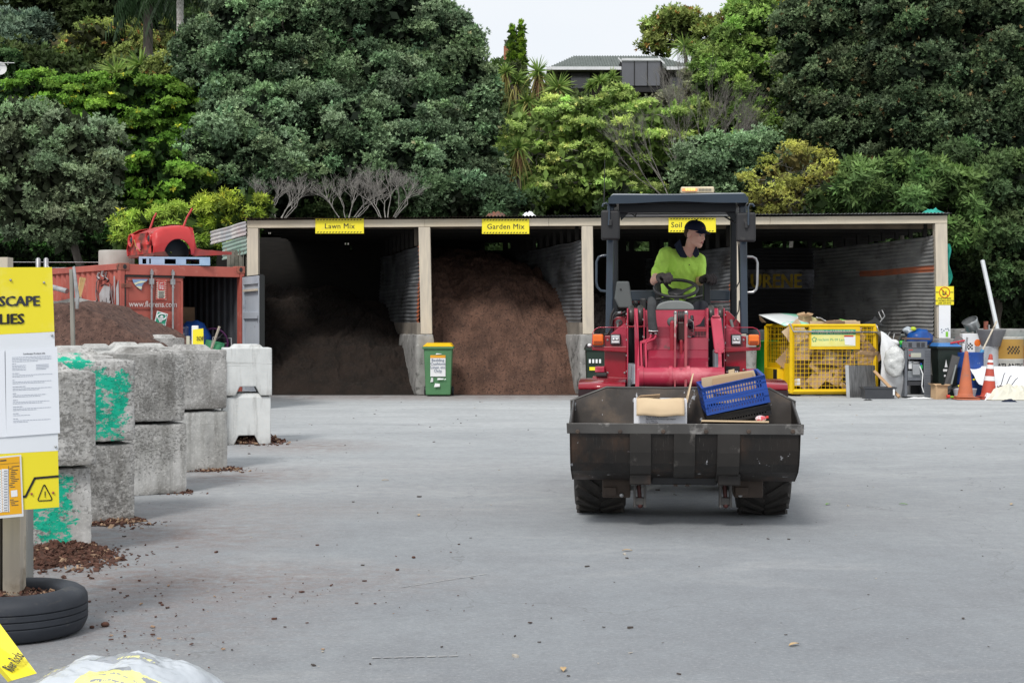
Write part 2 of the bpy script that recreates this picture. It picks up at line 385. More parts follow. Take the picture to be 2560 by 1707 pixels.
DRK=dict(col=(.02,.04,.016),col2=(.13,.2,.085),clump=(.24,.5),dens=1.8,K=6,L=.13,wd=.052,ros=74,ang=(.3,1.4),core=20,corecol=(.010,.016,.008))
YEL=dict(col=(.17,.16,.05),col2=(.50,.50,.13),clump=(.13,.3),dens=1.7,K=5,L=.075,wd=.03,ros=34,ang=(.3,1.5),core=2,corecol=(.1,.08,.03))
FRG=dict(col=(.09,.16,.025),col2=(.38,.52,.085),clump=(.15,.3),dens=3.0,K=7,L=.13,wd=.028,ros=46,ang=(.5,1.9),core=20,corecol=(.04,.07,.016),hl=((.6,.56,.07),.03))

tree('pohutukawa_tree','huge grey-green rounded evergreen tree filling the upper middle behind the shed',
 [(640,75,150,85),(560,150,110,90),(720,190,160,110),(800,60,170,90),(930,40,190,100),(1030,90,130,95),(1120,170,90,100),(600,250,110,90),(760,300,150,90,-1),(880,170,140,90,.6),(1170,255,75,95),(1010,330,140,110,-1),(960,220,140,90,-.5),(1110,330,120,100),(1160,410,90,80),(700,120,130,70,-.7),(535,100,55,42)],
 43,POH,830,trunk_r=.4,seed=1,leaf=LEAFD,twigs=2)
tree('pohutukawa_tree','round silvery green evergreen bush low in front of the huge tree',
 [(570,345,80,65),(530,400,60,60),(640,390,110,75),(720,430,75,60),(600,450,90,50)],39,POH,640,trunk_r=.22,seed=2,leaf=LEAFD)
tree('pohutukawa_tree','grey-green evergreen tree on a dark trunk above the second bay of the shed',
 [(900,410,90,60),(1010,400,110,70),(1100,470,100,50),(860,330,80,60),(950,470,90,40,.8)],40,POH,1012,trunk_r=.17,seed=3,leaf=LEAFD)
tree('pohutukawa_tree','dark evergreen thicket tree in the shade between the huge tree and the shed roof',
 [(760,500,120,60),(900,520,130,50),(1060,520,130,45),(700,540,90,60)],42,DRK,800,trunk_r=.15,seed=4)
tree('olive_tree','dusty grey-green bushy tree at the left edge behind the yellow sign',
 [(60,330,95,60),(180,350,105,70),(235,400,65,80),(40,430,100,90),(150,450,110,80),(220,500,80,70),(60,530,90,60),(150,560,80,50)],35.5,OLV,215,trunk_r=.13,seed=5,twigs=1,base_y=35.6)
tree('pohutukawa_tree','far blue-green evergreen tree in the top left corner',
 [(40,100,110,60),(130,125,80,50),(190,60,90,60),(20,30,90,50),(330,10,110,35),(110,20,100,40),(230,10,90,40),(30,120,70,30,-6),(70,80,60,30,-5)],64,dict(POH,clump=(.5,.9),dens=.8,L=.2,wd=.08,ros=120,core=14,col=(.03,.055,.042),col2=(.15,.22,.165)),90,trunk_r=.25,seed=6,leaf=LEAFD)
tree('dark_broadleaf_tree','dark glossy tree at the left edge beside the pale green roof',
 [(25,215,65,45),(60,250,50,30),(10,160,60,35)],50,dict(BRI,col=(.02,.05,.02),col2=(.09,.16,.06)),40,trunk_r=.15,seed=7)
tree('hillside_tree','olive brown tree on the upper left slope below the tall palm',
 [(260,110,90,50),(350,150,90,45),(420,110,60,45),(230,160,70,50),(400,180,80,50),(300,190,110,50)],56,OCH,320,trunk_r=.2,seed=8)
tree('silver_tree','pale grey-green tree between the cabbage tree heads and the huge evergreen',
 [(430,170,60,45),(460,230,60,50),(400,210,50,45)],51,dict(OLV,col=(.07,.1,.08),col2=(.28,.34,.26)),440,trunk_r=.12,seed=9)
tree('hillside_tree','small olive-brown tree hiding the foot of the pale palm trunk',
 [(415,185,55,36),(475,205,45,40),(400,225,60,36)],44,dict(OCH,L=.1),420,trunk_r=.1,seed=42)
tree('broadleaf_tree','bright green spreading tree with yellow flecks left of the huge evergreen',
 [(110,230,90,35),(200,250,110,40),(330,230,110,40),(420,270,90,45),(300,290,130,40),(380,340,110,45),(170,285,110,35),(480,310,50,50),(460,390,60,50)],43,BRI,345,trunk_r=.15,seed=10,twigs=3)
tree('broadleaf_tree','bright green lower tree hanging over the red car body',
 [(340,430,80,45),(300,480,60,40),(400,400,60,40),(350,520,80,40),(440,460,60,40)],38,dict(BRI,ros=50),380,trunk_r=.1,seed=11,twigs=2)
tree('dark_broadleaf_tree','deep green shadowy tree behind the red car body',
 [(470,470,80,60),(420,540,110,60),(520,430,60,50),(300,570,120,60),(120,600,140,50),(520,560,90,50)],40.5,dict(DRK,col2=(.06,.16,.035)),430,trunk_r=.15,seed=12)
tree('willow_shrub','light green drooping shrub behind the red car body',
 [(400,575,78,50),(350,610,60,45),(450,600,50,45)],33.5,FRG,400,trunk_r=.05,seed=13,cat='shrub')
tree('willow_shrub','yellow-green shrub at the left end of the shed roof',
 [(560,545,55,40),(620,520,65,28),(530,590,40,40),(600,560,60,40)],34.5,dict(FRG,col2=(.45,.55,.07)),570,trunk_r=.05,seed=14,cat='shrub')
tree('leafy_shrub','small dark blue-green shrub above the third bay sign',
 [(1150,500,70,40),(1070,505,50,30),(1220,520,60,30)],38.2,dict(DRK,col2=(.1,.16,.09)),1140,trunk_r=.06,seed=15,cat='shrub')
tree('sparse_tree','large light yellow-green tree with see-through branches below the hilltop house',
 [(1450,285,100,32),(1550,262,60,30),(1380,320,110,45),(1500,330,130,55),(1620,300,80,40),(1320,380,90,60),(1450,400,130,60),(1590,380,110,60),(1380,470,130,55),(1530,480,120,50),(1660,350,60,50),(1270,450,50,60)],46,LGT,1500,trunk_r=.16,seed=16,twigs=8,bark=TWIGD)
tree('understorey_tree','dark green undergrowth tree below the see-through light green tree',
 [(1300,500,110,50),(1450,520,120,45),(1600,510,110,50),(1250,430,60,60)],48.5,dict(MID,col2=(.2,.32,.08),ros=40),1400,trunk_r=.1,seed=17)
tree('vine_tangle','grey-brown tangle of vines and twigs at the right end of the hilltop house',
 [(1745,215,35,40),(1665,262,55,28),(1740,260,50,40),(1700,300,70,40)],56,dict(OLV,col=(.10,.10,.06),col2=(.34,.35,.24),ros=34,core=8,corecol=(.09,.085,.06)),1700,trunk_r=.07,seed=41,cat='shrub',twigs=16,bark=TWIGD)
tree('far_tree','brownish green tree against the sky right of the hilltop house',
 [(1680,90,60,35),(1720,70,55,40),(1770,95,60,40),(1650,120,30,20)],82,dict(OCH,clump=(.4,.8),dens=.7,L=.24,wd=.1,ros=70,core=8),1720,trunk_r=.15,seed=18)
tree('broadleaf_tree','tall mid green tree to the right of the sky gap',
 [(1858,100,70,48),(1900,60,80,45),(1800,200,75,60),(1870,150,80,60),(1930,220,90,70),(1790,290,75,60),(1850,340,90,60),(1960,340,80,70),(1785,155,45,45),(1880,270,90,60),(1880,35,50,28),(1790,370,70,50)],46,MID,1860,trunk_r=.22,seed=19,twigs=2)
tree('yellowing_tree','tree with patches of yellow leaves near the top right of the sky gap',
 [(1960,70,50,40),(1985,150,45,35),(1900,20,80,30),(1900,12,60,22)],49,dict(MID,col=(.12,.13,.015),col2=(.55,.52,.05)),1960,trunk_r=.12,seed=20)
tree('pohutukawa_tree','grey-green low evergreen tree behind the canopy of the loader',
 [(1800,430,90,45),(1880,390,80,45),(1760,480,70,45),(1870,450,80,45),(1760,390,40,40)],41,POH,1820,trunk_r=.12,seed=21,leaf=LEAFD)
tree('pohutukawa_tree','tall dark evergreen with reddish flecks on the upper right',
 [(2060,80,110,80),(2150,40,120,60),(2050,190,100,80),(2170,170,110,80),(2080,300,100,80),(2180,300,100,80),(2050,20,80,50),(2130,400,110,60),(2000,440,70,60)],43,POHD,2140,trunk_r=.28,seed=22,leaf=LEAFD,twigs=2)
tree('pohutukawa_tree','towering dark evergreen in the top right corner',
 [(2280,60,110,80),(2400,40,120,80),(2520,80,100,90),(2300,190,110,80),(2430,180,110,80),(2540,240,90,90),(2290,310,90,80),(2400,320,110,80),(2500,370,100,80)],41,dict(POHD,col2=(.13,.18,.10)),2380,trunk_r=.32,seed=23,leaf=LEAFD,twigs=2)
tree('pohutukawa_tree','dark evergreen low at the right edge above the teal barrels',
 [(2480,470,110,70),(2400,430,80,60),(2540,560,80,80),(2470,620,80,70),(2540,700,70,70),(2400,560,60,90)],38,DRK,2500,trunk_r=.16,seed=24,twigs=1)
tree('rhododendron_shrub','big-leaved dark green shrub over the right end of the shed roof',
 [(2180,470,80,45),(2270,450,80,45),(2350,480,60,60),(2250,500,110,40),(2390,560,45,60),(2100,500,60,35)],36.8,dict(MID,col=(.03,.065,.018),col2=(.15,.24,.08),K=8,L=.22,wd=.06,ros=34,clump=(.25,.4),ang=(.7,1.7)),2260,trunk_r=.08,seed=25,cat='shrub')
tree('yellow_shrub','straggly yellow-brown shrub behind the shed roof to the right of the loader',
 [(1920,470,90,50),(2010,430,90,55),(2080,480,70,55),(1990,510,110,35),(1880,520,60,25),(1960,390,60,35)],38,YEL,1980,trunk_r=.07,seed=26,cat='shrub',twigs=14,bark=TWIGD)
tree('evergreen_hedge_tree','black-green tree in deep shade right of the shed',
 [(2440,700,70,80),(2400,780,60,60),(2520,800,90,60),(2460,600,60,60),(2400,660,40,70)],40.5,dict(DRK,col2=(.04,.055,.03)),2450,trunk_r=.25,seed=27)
# undergrowth behind the shed: nobody could count it
rng=np.random.default_rng(5)
lob=[(V((x,40.5+rng.uniform(-.6,2.2),1.0+rng.uniform(0,3.2))),(rng.uniform(1.0,1.8),1.0,rng.uniform(1.0,1.9))) for x in np.arange(-19,19.5,.9)]
v,c=crown(lob,rng=rng,**dict(DRK,ros=40,dens=1.0,L=.18,wd=.075,core=14,col2=(.06,.1,.035)))
tag(np_mesh('undergrowth',v,c,LEAF,None),'dense dark green undergrowth behind the shed and container','undergrowth',kind='stuff')
lob=[(V((x,y,hill_h(x,y)+.3)),(2.2,1.6,1.2)) for y in (45,50,56,62,68) for x in np.arange(-30,28,2.6) if not(abs(x-5.5)<6 and y>64)]
v,c=crown(lob,rng=rng,**dict(DRK,ros=60,dens=.45,L=.26,wd=.12,core=8,clump=(.5,.9),col=(.02,.034,.012),col2=(.07,.1,.035)))
tag(np_mesh('hillside_scrub',v,c,LEAF,None),'mixed green scrub covering the hillside','scrub',kind='stuff')

# ---- cabbage trees, palm, cypress, bare shrubs
def blades(center,n,L,wd,rng,col,col2,droop=.35,zmin=-.5,tilt=V((0,0,1)),K=3):
    Vs=[];Cs=[]
    d=unit(n*3,rng); d=d[d[:,2]>zmin][:n]
    for dd in d:
        dv=V(dd); l=L*rng.uniform(.75,1.15); side=dv.cross(V((rng.normal(),rng.normal(),rng.normal()))).normalized()
        c=np.array(col)+(np.array(col2)-np.array(col))*rng.random(); c=c*rng.uniform(.7,1.2)
        pts=[]
        for k in range(K+1):
            t=k/K; p=V(center)+dv*l*t+V((0,0,-1))*droop*l*t*t*(1.2-dv.z*.6); pts.append((p,wd*(1-t**2*.95)*.5*(.6+.8*min(1,t*3))))
        for k in range(K):
            (p0,w0),(p1,w1)=pts[k],pts[k+1]
            Vs+= [p0-side*w0,p0+side*w0,p1+side*w1,p1-side*w1]; Cs+=[c]*4
    return np.array([list(v) for v in Vs]),np.array(Cs)
def cabbage(label,heads,Y,base_px,seed,group='cabbage trees on the slope',L=.62,skirt=True):
    rng=np.random.default_rng(seed); bx=(base_px-CX)*Y/F; base=V((bx,Y,hill_h(bx,Y)-.1))
    root=thing('cabbage_tree',label,'tree',base,group=group); mb=MB()
    cs=[W(h[0],h[1],Y+rng.uniform(-.5,.5)) for h in heads]; zc=min(c.z for c in cs); fork=V((bx,Y,base.z+(zc-base.z)*.5))
    limb(mb,base,fork,.16,.12,6,.05)
    for c,h in zip(cs,heads):
        sc=h[2] if len(h)>2 else 1; Vs=[];Cs=[]
        v,k=blades(c,95,L*sc,.055,rng,(.09,.17,.04),(.32,.42,.12),.22,-.55); Vs.append(v);Cs.append(k)
        if skirt:
            v,k=blades(c-V((0,0,.12)),50,L*sc*.9,.05,rng,(.22,.2,.07),(.4,.36,.14),1.1,-.9); Vs.append(v);Cs.append(k)
            v,k=blades(c-V((0,0,.28*sc)),60,L*.42*sc,.05,rng,(.17,.09,.05),(.28,.17,.1),1.0,-1); Vs.append(v);Cs.append(k)
        limb(mb,fork,c,.1,.06,5,.05)
        np_mesh('leaf_head',np.concatenate(Vs)-np.array(base),np.concatenate(Cs),LEAF,root)
    mb.build('trunk',BARK,root,world=True)
cabbage('cabbage tree with two spiky heads on the left slope above the bright green tree',[(290,180,1.3),(350,165,1.3),(372,185,.9)],47,330,31)
cabbage('tall cabbage tree with brown skirts left of the hilltop house',[(1345,180,1.15),(1290,205,1),(1265,180,.8),(1320,255,1.15)],54,1325,32)
cabbage('cabbage tree with spiky heads against the dark house wall',[(1395,220,1.3),(1360,265,.9)],53,1385,33)
cabbage('smaller bright cabbage tree in front of the house windows',[(1500,205,.9),(1530,195,.9),(1478,215,.7)],60,1500,34,skirt=False)
cabbage('drooping yellow cabbage tree below the others on the slope',[(1300,300,1),(1370,290,.8)],52,1310,35)
cabbage('low cabbage tree at the edge of the big evergreen',[(1296,370,1),(1275,420,.9),(1262,455,.8)],44,1290,36,L=.5)
cabbage('cabbage tree beside the roof end under the far brownish tree',[(1712,118,1.1),(1735,125,1)],78,1720,37,L=.9,skirt=False)
# tall palm, top left
rng=np.random.default_rng(77); base=V(((452-CX)*44.8/F,44.8,hill_h((452-CX)*44.8/F,44.8)-.1)); top=W(450,-60,44.8)
root=thing('palm_tree','tall palm with pale ringed trunk running out of the top of the picture','tree',base)
mb=MB(); pts=[base.lerp(top,i/14) for i in range(15)]; mb.tube(pts,[.115 if i%2 else .105 for i in range(15)],10)
mb.build('trunk',pm('palm_trunk',(.62,.60,.57),(.36,.33,.3),3,.9,stretch=(1,1,4)),root,world=True)
def frond(origin,d,L,rng,col,dr=.9):
    Vs=[];Cs=[]
    for k in range(16):
        t=(k+1)/17; p=V(origin)+V(d)*L*t+V((0,0,-1))*dr*L*t*t
        for s_ in (-1,1):
            sd=V((-d[1],d[0],0)).normalized()*s_; e=p+sd*.35*(1-t*.5)+V((0,0,-.5))*(1)*rng.uniform(.6,1.1); w=V(d)*.03
            c=np.array(col)*rng.uniform(.6,1.3); Vs+=[p-w,p+w,e+w*.3,e-w*.3]; Cs+=[c]*4
    return np.array([list(v) for v in Vs]),np.array(Cs)
Vs=[];Cs=[]
for k in range(26):
    a=rng.uniform(0,6.28); v,c=frond(top+V((0,0,-.1)),V((math.cos(a),math.sin(a),rng.uniform(-.1,.6))).normalized(),rng.uniform(1.4,2.1),rng,(.03,.055,.025)); Vs.append(v);Cs.append(c)
np_mesh('fronds',np.concatenate(Vs)-np.array(base),np.concatenate(Cs),LEAF,root)
p0=W(370,-25,52); base=V((p0.x,52,hill_h(p0.x,52)-.1))
root=thing('palm_tree','dark drooping palm head left of the pale palm trunk','tree',base); Vs=[];Cs=[]
for k in range(46):
    a=rng.uniform(0,6.28); v,c=frond(p0,V((math.cos(a),math.sin(a),rng.uniform(-.3,.7))).normalized(),rng.uniform(1.0,1.6),rng,(.022,.045,.02),1.0); Vs.append(v);Cs.append(c)
np_mesh('fronds',np.concatenate(Vs)-np.array(base),np.concatenate(Cs),LEAF,root); mb=MB(); mb.tube([base,p0],.18,8); mb.build('trunk',BARK,root,world=True)
# two narrow cypresses
for i,(px,w_,top_,lab) in enumerate(((1281,13,84,'narrow upright cypress beside the brick chimney'),(1303,14,74,'narrow upright cypress farther from the chimney, brighter green'))):
    Y=74; rng=np.random.default_rng(60+i); lb=[(V(W(px,top_+10+k*13,Y)),((w_*(.15+.5*min(1,k/5)))*Y/F,(w_*.9)*Y/F,.42)) for k in range(12)]
    b=V(((px-CX)*Y/F,Y,hill_h((px-CX)*Y/F,Y)-.1)); root=thing('cypress_tree',lab,'tree',b,group='pair of cypresses by the chimney')
    v,c=crown(lb,rng=rng,col=(.09,.16,.02),col2=((.26,.40,.05),(.32,.46,.06))[i],clump=(.10,.16),dens=12,K=5,L=.09,wd=.03,ros=34,ang=(.1,.7),core=14,corecol=(.05,.09,.02),upb=1.3,flat=1.6)
    np_mesh('crown',v-np.array(b),c,LEAF,root); mb=MB(); mb.tube([b,W(px,top_+20,Y)],[.15,.03],7); mb.build('trunk',BARK,root,world=True)
# leafless shrubs
def grow(mb,p,d,L,r,lev,spread=.55,n=4):
    q=V(p)+V(d)*L*random.uniform(.8,1.15); m=(V(p)+q)/2+V((random.uniform(-1,1),random.uniform(-1,1),random.uniform(-.3,.6)))*L*.07
    mb.tube([p,m,q],[r,r*.85,r*.68],n,caps=False)
    if lev==0: return
    for k in range(random.choice((2,3,3))):
        nd=(V(d)+V((random.uniform(-1,1),random.uniform(-1,1),random.uniform(-.25,.8)))*spread).normalized()
        grow(mb,q if k else m.lerp(q,.6),nd,L*random.uniform(.62,.85),r*.62,lev-1,spread,n)
def bare(label,px,py,Y,stems,L,r,lev,mat,bs=None,group=None,spread=.8):
    b=W(px,py,Y); b.z=max(hill_h(b.x,b.y)-.05,0) if bs is None else bs
    root=thing('bare_shrub',label,'shrub',b,group=group); mb=MB()
    for k in range(stems):
        a=random.uniform(-1,1); d=V((a*1.1,random.uniform(-.5,.5),1)).normalized(); st=W(px,py,Y)
        p=V((b.x+a*.12,Y,b.z)); q=V((st.x+a*.3,Y,st.z)); mb.tube([p,q],[r*1.3,r],5); grow(mb,q,d,L,r,lev,spread)
    mb.build('branches',mat,root,world=True)
random.seed(3)
bare('leafless whitish shrub behind the shed roof, left of the first bay sign',690,545,37.2,8,.40,.014,5,TWIG,group='leafless shrubs behind the roof')
bare('leafless whitish shrub with many thin twigs above the first bay sign',865,545,37.3,9,.40,.014,5,TWIG,group='leafless shrubs behind the roof')
bare('leafless whitish shrub leaning right, above the second bay of the shed',965,545,37.1,7,.46,.015,5,TWIG,group='leafless shrubs behind the roof')
bare('dead grey twiggy tree right of the light green tree',1700,520,44.5,7,1.1,.026,6,TWIGD,spread=.4)
bare('dead grey twiggy tree reaching up to the house roof end',1735,420,45.5,6,1.0,.024,6,TWIGD,spread=.33)

# ================================================================== hilltop house
YH=75; hb=V(((1540-CX)*YH/F,YH,11.8))
house=thing('hilltop_house','dark single-storey house with green hipped roof on top of the hill','house',hb)
ROOFG=pm('roof_green',(.15,.175,.16),(.1,.12,.11),3,.6); WALLD=pm('house_wall_dark',(.02,.02,.022),None,3,.8)
FASC=pm('white_fascia',(.72,.74,.76),(.6,.62,.64),2,.5); GLS=pm('dark_glass',(.10,.105,.12),(.07,.07,.08),.6,.15,spec=.8)
s=YH/F; z=lambda py:EYE-(py-HY)*s; x=lambda px:(px-CX)*s
mb=MB(); dz=.25
L0,R0,L1,R1=x(1366),x(1748),x(1440),x(1650); ze,zr=EYE+(HY-171)*(YH-1.2)/F,EYE+(HY-141)*(YH+2.4)/F
mb.add([(L0,YH-1.2,ze),(R0,YH-1.2,ze),(R0,YH+6,ze),(L0,YH+6,ze),(L1,YH+2.4,zr),(R1,YH+2.4,zr)],[(0,1,5,4),(1,2,5),(2,3,4,5),(3,0,4),(0,3,2,1)])
for i in range(58):
    u=i/57; a=V((L0+(R0-L0)*u,YH-1.2,ze)); tx=min(max(a.x,L1),R1); k=1 if L1<=a.x<=R1 else ((a.x-L0)/(L1-L0) if a.x<L1 else (R0-a.x)/(R0-R1))
    b=V((a.x,YH-1.2+3.6*k,ze+(zr-ze)*k)); mb.tube([a+V((0,0,.02)),b+V((0,0,.02))],.035,4)
mb.build('roof',ROOFG,house,world=True)
mb=MB(); mb.box(L0+.6,R0-.7,YH,YH+5,hb.z-.3,ze-.02); mb.build('wall',WALLD,house,world=True)
mb=MB(); mb.box(L0-.03,x(1549),YH-1.27,YH-1.203,ze-.09,ze+.07); mb.box(x(1660),R0+.03,YH-1.27,YH-1.203,ze-.09,ze+.07)
mb.ext([(x(1541),YH-1.28,z(154)),(x(1554),YH-1.28,z(168)),(x(1554),YH-1.28,z(173)),(x(1541),YH-1.28,z(159))],(0,.06,0))
mb.ext([(x(1640),YH-1.28,z(154)),(x(1655),YH-1.28,z(168)),(x(1655),YH-1.28,z(173)),(x(1640),YH-1.28,z(159))],(0,.06,0))
mb.box(x(1549),x(1644),YH-1.4,YH-1.3,z(164),z(158.5)); mb.build('fascia',FASC,house,world=True)
for a,b in ((1550,1580),(1582,1612),(1614,1644)):
    mb=MB(); mb.box(x(a),x(b),YH-1.3,YH-1.25,z(225),z(165)); w=mb.build('window',GLS,house,world=True)
    mb=MB(); mb.box(x(b)-.01,x(b)+.035,YH-1.34,YH-1.26,z(225),z(165)); mb.build('frame',WALLD,w,world=True)
mb=MB(); mb.box(x(1546),x(1650),YH-1.24,YH-.003,z(240),z(166)); mb.build('sunroom_wall',WALLD,house,world=True)
mb=MB(); mb.box(x(1427),x(1474),YH-.07,YH-.003,z(222),z(183)); mb.build('window',GLS,house,world=True)
mb=MB(); mb.box(x(1675),x(1712),YH-.07,YH-.003,z(225),z(185)); mb.build('window',GLS,house,world=True)
cb=thing('brick_chimney','orange brick chimney with metal cap beside the cypresses','chimney',(x(1266),YH+1,11.8))
mb=MB(); mb.box(x(1259),x(1273),YH+.8,YH+1.1,11,z(108)); mb.build('stack',pm('brick',(.4,.17,.1),(.28,.11,.07),6,.9,bump=.4,bscale=20),cb,world=True)
mb=MB(); mb.box(x(1261),x(1271),YH+.82,YH+1.08,z(108),z(101)); mb.lathe([(.1,0),(.1,.12),(.14,.14),(.14,.2),(0.01,.22)],10,(x(1266),YH+.95,z(101))); mb.build('cap',pm('zinc_cap',(.4,.4,.4),None,4,.5,.4),cb,world=True)
gr=thing('neighbour_building','pale green roof corner of a building at the left edge among the trees','building',(-16.7,47,hill_h(-16.7,47)))
mb=MB(); a=W(-120,330,47); b=W(-120,290,47)
mb.ext([W(-160,330,46),W(44,322,46),W(-10,292,47.2),W(-160,275,47.2)],(0,1.5,0)); mb.build('roof',pm('pale_green_roof',(.16,.35,.24),None,3,.6),gr,world=True)
mb=MB(); mb.box(W(-150,0,46.5).x,W(38,0,46.5).x,46.6,48,hill_h(-16,46.6)-.5,W(0,331,46.5).z); mb.build('wall',pm('pale_wall',(.4,.42,.4),None,3,.8),gr,world=True)
ds=thing('satellite_dish','white satellite dish on a mast at the left edge','satellite dish',W(4,200,47.5))
mb=MB(); mb.lathe([(.01,-.04),(.12,-.02),(.24,.03)],16,W(-2,172,47.5),axis=Euler((R(75),0,R(20))).to_matrix().to_4x4()); mb.tube([W(-2,172,47.5),W(-1,192,47.6)],.02,6)
mb.tube([W(-10,158,47.5),W(36,158,47.5)],.015,5); mb.tube([W(20,154,47.5),W(20,163,47.5)],.01,5); mb.build('dish',pm('dish_grey',(.6,.6,.6),None,3,.5),ds,world=True)
# ================================================================== common materials
WOODG=pm('weathered_pine',(.60,.53,.42),(.46,.41,.34),2.2,.8,bump=.25,bscale=30,stretch=(7,7,.7),spots=(((.24,.2,.15),1.6,.64,.72),((.56,.5,.38),1.0,.55,.75)))
WOODH=pm('weathered_pine_beam',(.62,.54,.42),(.48,.43,.34),2.2,.8,bump=.25,bscale=30,stretch=(.7,7,7),spots=(((.3,.24,.17),2.2,.66,.72),((.5,.42,.3),.5,.5,.7)))
WOODD=pm('old_timber_shade_dark',(.014,.012,.010),(.008,.007,.006),3,.9,stretch=(1,1,6))  # old timber, albedo lowered so the shaded shed interior renders black
CONC=pm('old_concrete',(.36,.355,.34),(.24,.235,.225),3,.92,bump=.5,bscale=35,spots=(((.10,.10,.095),4,.56,.66),((.5,.49,.47),7,.6,.7)))
GALV=pm('galvanised_sheet',(.27,.28,.29),(.12,.125,.13),2.2,.55,.35,spots=(((.06,.055,.05),1.2,.52,.68),((.34,.34,.34),3,.6,.72)),stretch=(1,.6,1.6))
GALVD=pm('dark_sheet',(.026,.026,.028),(.014,.014,.015),1.6,.7,.2)  # very low albedo: interior shade of the shed put into the sheet colour
RUSTD=pm('rusty_roof',(.07,.045,.035),(.035,.026,.022),2,.85,.1)
YEL_S=pm('sign_yellow',(.88,.76,.03),(.82,.69,.03),1.2,.45,spots=(((.72,.62,.12),5,.6,.75),))
BLK=pm('print_black',(.02,.02,.022),None,3,.5); WHT=pm('print_white',(.80,.81,.82),(.74,.75,.76),1.5,.5)
REDP=pm('print_red',(.62,.04,.03),None,3,.5); GRNP=pm('print_green',(.02,.35,.2),None,3,.5)
ORGP=pm('faded_orange_paint',(.50,.14,.06),(.35,.13,.08),4,.7)
def corr(mb,o,u,v,n,pitch=.076,amp=.009,nu=1,m=0,wav=0,mfn=None):
    """corrugated sheet: origin o, side vectors u and v; the waves run along u and repeat along v"""
    o=V(o);u=V(u);v=V(v);n=V(n).normalized(); k=max(8,int(v.length/pitch*5)); nu=max(nu,1); b=len(mb.v)
    for j in range(k+1):
        for i in range(nu+1):
            t=j/k; h=math.sin(t*v.length/pitch*2*math.pi)*amp
            p=o+u*(i/nu)+v*t+n*h
            if wav: p+=n*wav*noise.noise(p*1.1)+v.normalized()*wav*.5*noise.noise(p*.9+V((7,0,0)))
            mb.v.append(p)
    for j in range(k):
        for i in range(nu):
            a=b+j*(nu+1)+i; mb.f.append([a,a+1,a+nu+2,a+nu+1]); mb.mi.append(mfn(i/nu,j/k) if mfn else m); mb.sm.append(True)

# ================================================================== the shed
YS=30.6; SS=YS/F
sx=lambda px:(px-CX)*SS
sz=lambda py:EYE-(py-HY)*SS
DW=V((-.24,1,0)); DN=DW.normalized(); DEP=6.0
shed=thing('open_shed','long open-fronted timber and corrugated iron shed divided into bays','shed',(sx(617),YS,0))
ztop=lambda X: sz(551)+(sz(539)-sz(551))*(X-sx(617))/(sx(2368)-sx(617))
XL,XR=sx(617),sx(2370)
segs=[617,1062,1372,1925,2368]
for a,b in zip(segs,segs[1:]):
    x0,x1=sx(a)+.002,sx(b)-.002; mb=MB()
    mb.ext([(x0,YS-.01,ztop(x0)),(x1,YS-.01,ztop(x1)),(x1,YS-.01,ztop(x1)-.165),(x0,YS-.01,ztop(x0)-.165)],(0,.09,0))
    mb.build('beam',WOODH,shed,.005,True)
for a,b,a2,b2,yb in ((617,645,618,646,900),(1046,1075,1052,1080,835),(1454,1482,1457,1485,835),(1838,1866,1838,1866,838),(2338,2368,2343,2373,845)):
    mb=MB(); zt=ztop(sx(a))-.167; q=[V((sx(a),YS,zt)),V((sx(b),YS,zt)),V((sx(b2),YS,sz(yb))),V((sx(a2),YS,sz(yb)))]
    mb.ext(q,(0,.2,0)); mb.build('post',WOODG,shed,.006,True)
# roof, its wavy front edge shows over the beam
for i,(a,b,mt) in enumerate(((612,1210,RUSTD),(1200,2374,GALV))):
    mb=MB(); x0,x1=sx(a),sx(b)
    corr(mb,(x0,YS-.14,ztop(x0)+.035+i*.012),(0,6.6,-.06),(x1-x0,0,ztop(x1)-ztop(x0)),(0,0,1),.076,.014,1)
    mb.build('roof_sheet',mt,shed,world=True)
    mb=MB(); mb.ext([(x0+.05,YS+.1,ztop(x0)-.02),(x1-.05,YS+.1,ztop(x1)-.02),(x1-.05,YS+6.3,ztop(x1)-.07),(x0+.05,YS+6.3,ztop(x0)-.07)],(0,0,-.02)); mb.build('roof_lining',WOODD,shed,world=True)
for k in range(5):
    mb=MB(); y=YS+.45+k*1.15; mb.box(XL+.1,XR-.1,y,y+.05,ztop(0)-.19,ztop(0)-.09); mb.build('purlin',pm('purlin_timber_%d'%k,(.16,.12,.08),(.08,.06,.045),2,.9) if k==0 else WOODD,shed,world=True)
# back wall with gaps under the eaves
YB=YS+DEP; bx_=lambda px:(px-CX)*YB/F; bz=lambda py:EYE-(py-HY)*YB/F
holes=[(862,872,607,612),(874,879,615,632),(1212,1257,607,626),(1270,1276,607,622),(1336,1343,600,618),(1566,1573,604,628),(1584,1623,604,628),(1905,1957,602,619),(1966,2020,602,619),(2030,2092,602,619),(1660,1672,606,620)]
x0=XL-1.9; xe=XR-.2; z0,z1=bz(640),bz(585)
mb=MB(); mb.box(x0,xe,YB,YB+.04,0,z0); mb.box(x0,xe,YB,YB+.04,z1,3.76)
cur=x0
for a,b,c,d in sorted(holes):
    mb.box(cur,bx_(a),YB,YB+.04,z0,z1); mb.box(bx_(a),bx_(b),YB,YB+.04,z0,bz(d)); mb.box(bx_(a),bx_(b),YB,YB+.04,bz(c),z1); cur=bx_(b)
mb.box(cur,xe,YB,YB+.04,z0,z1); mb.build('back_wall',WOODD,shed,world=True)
mb=MB(); corr(mb,(sx(1866)-1.4,YB-.03,.05),(sx(2343)-sx(1866)+.9,0,0),(0,0,bz(622)-.05),(0,-1,0),.09,.012,6,wav=.02); mb.build('back_sheet',GALVD,shed,world=True)
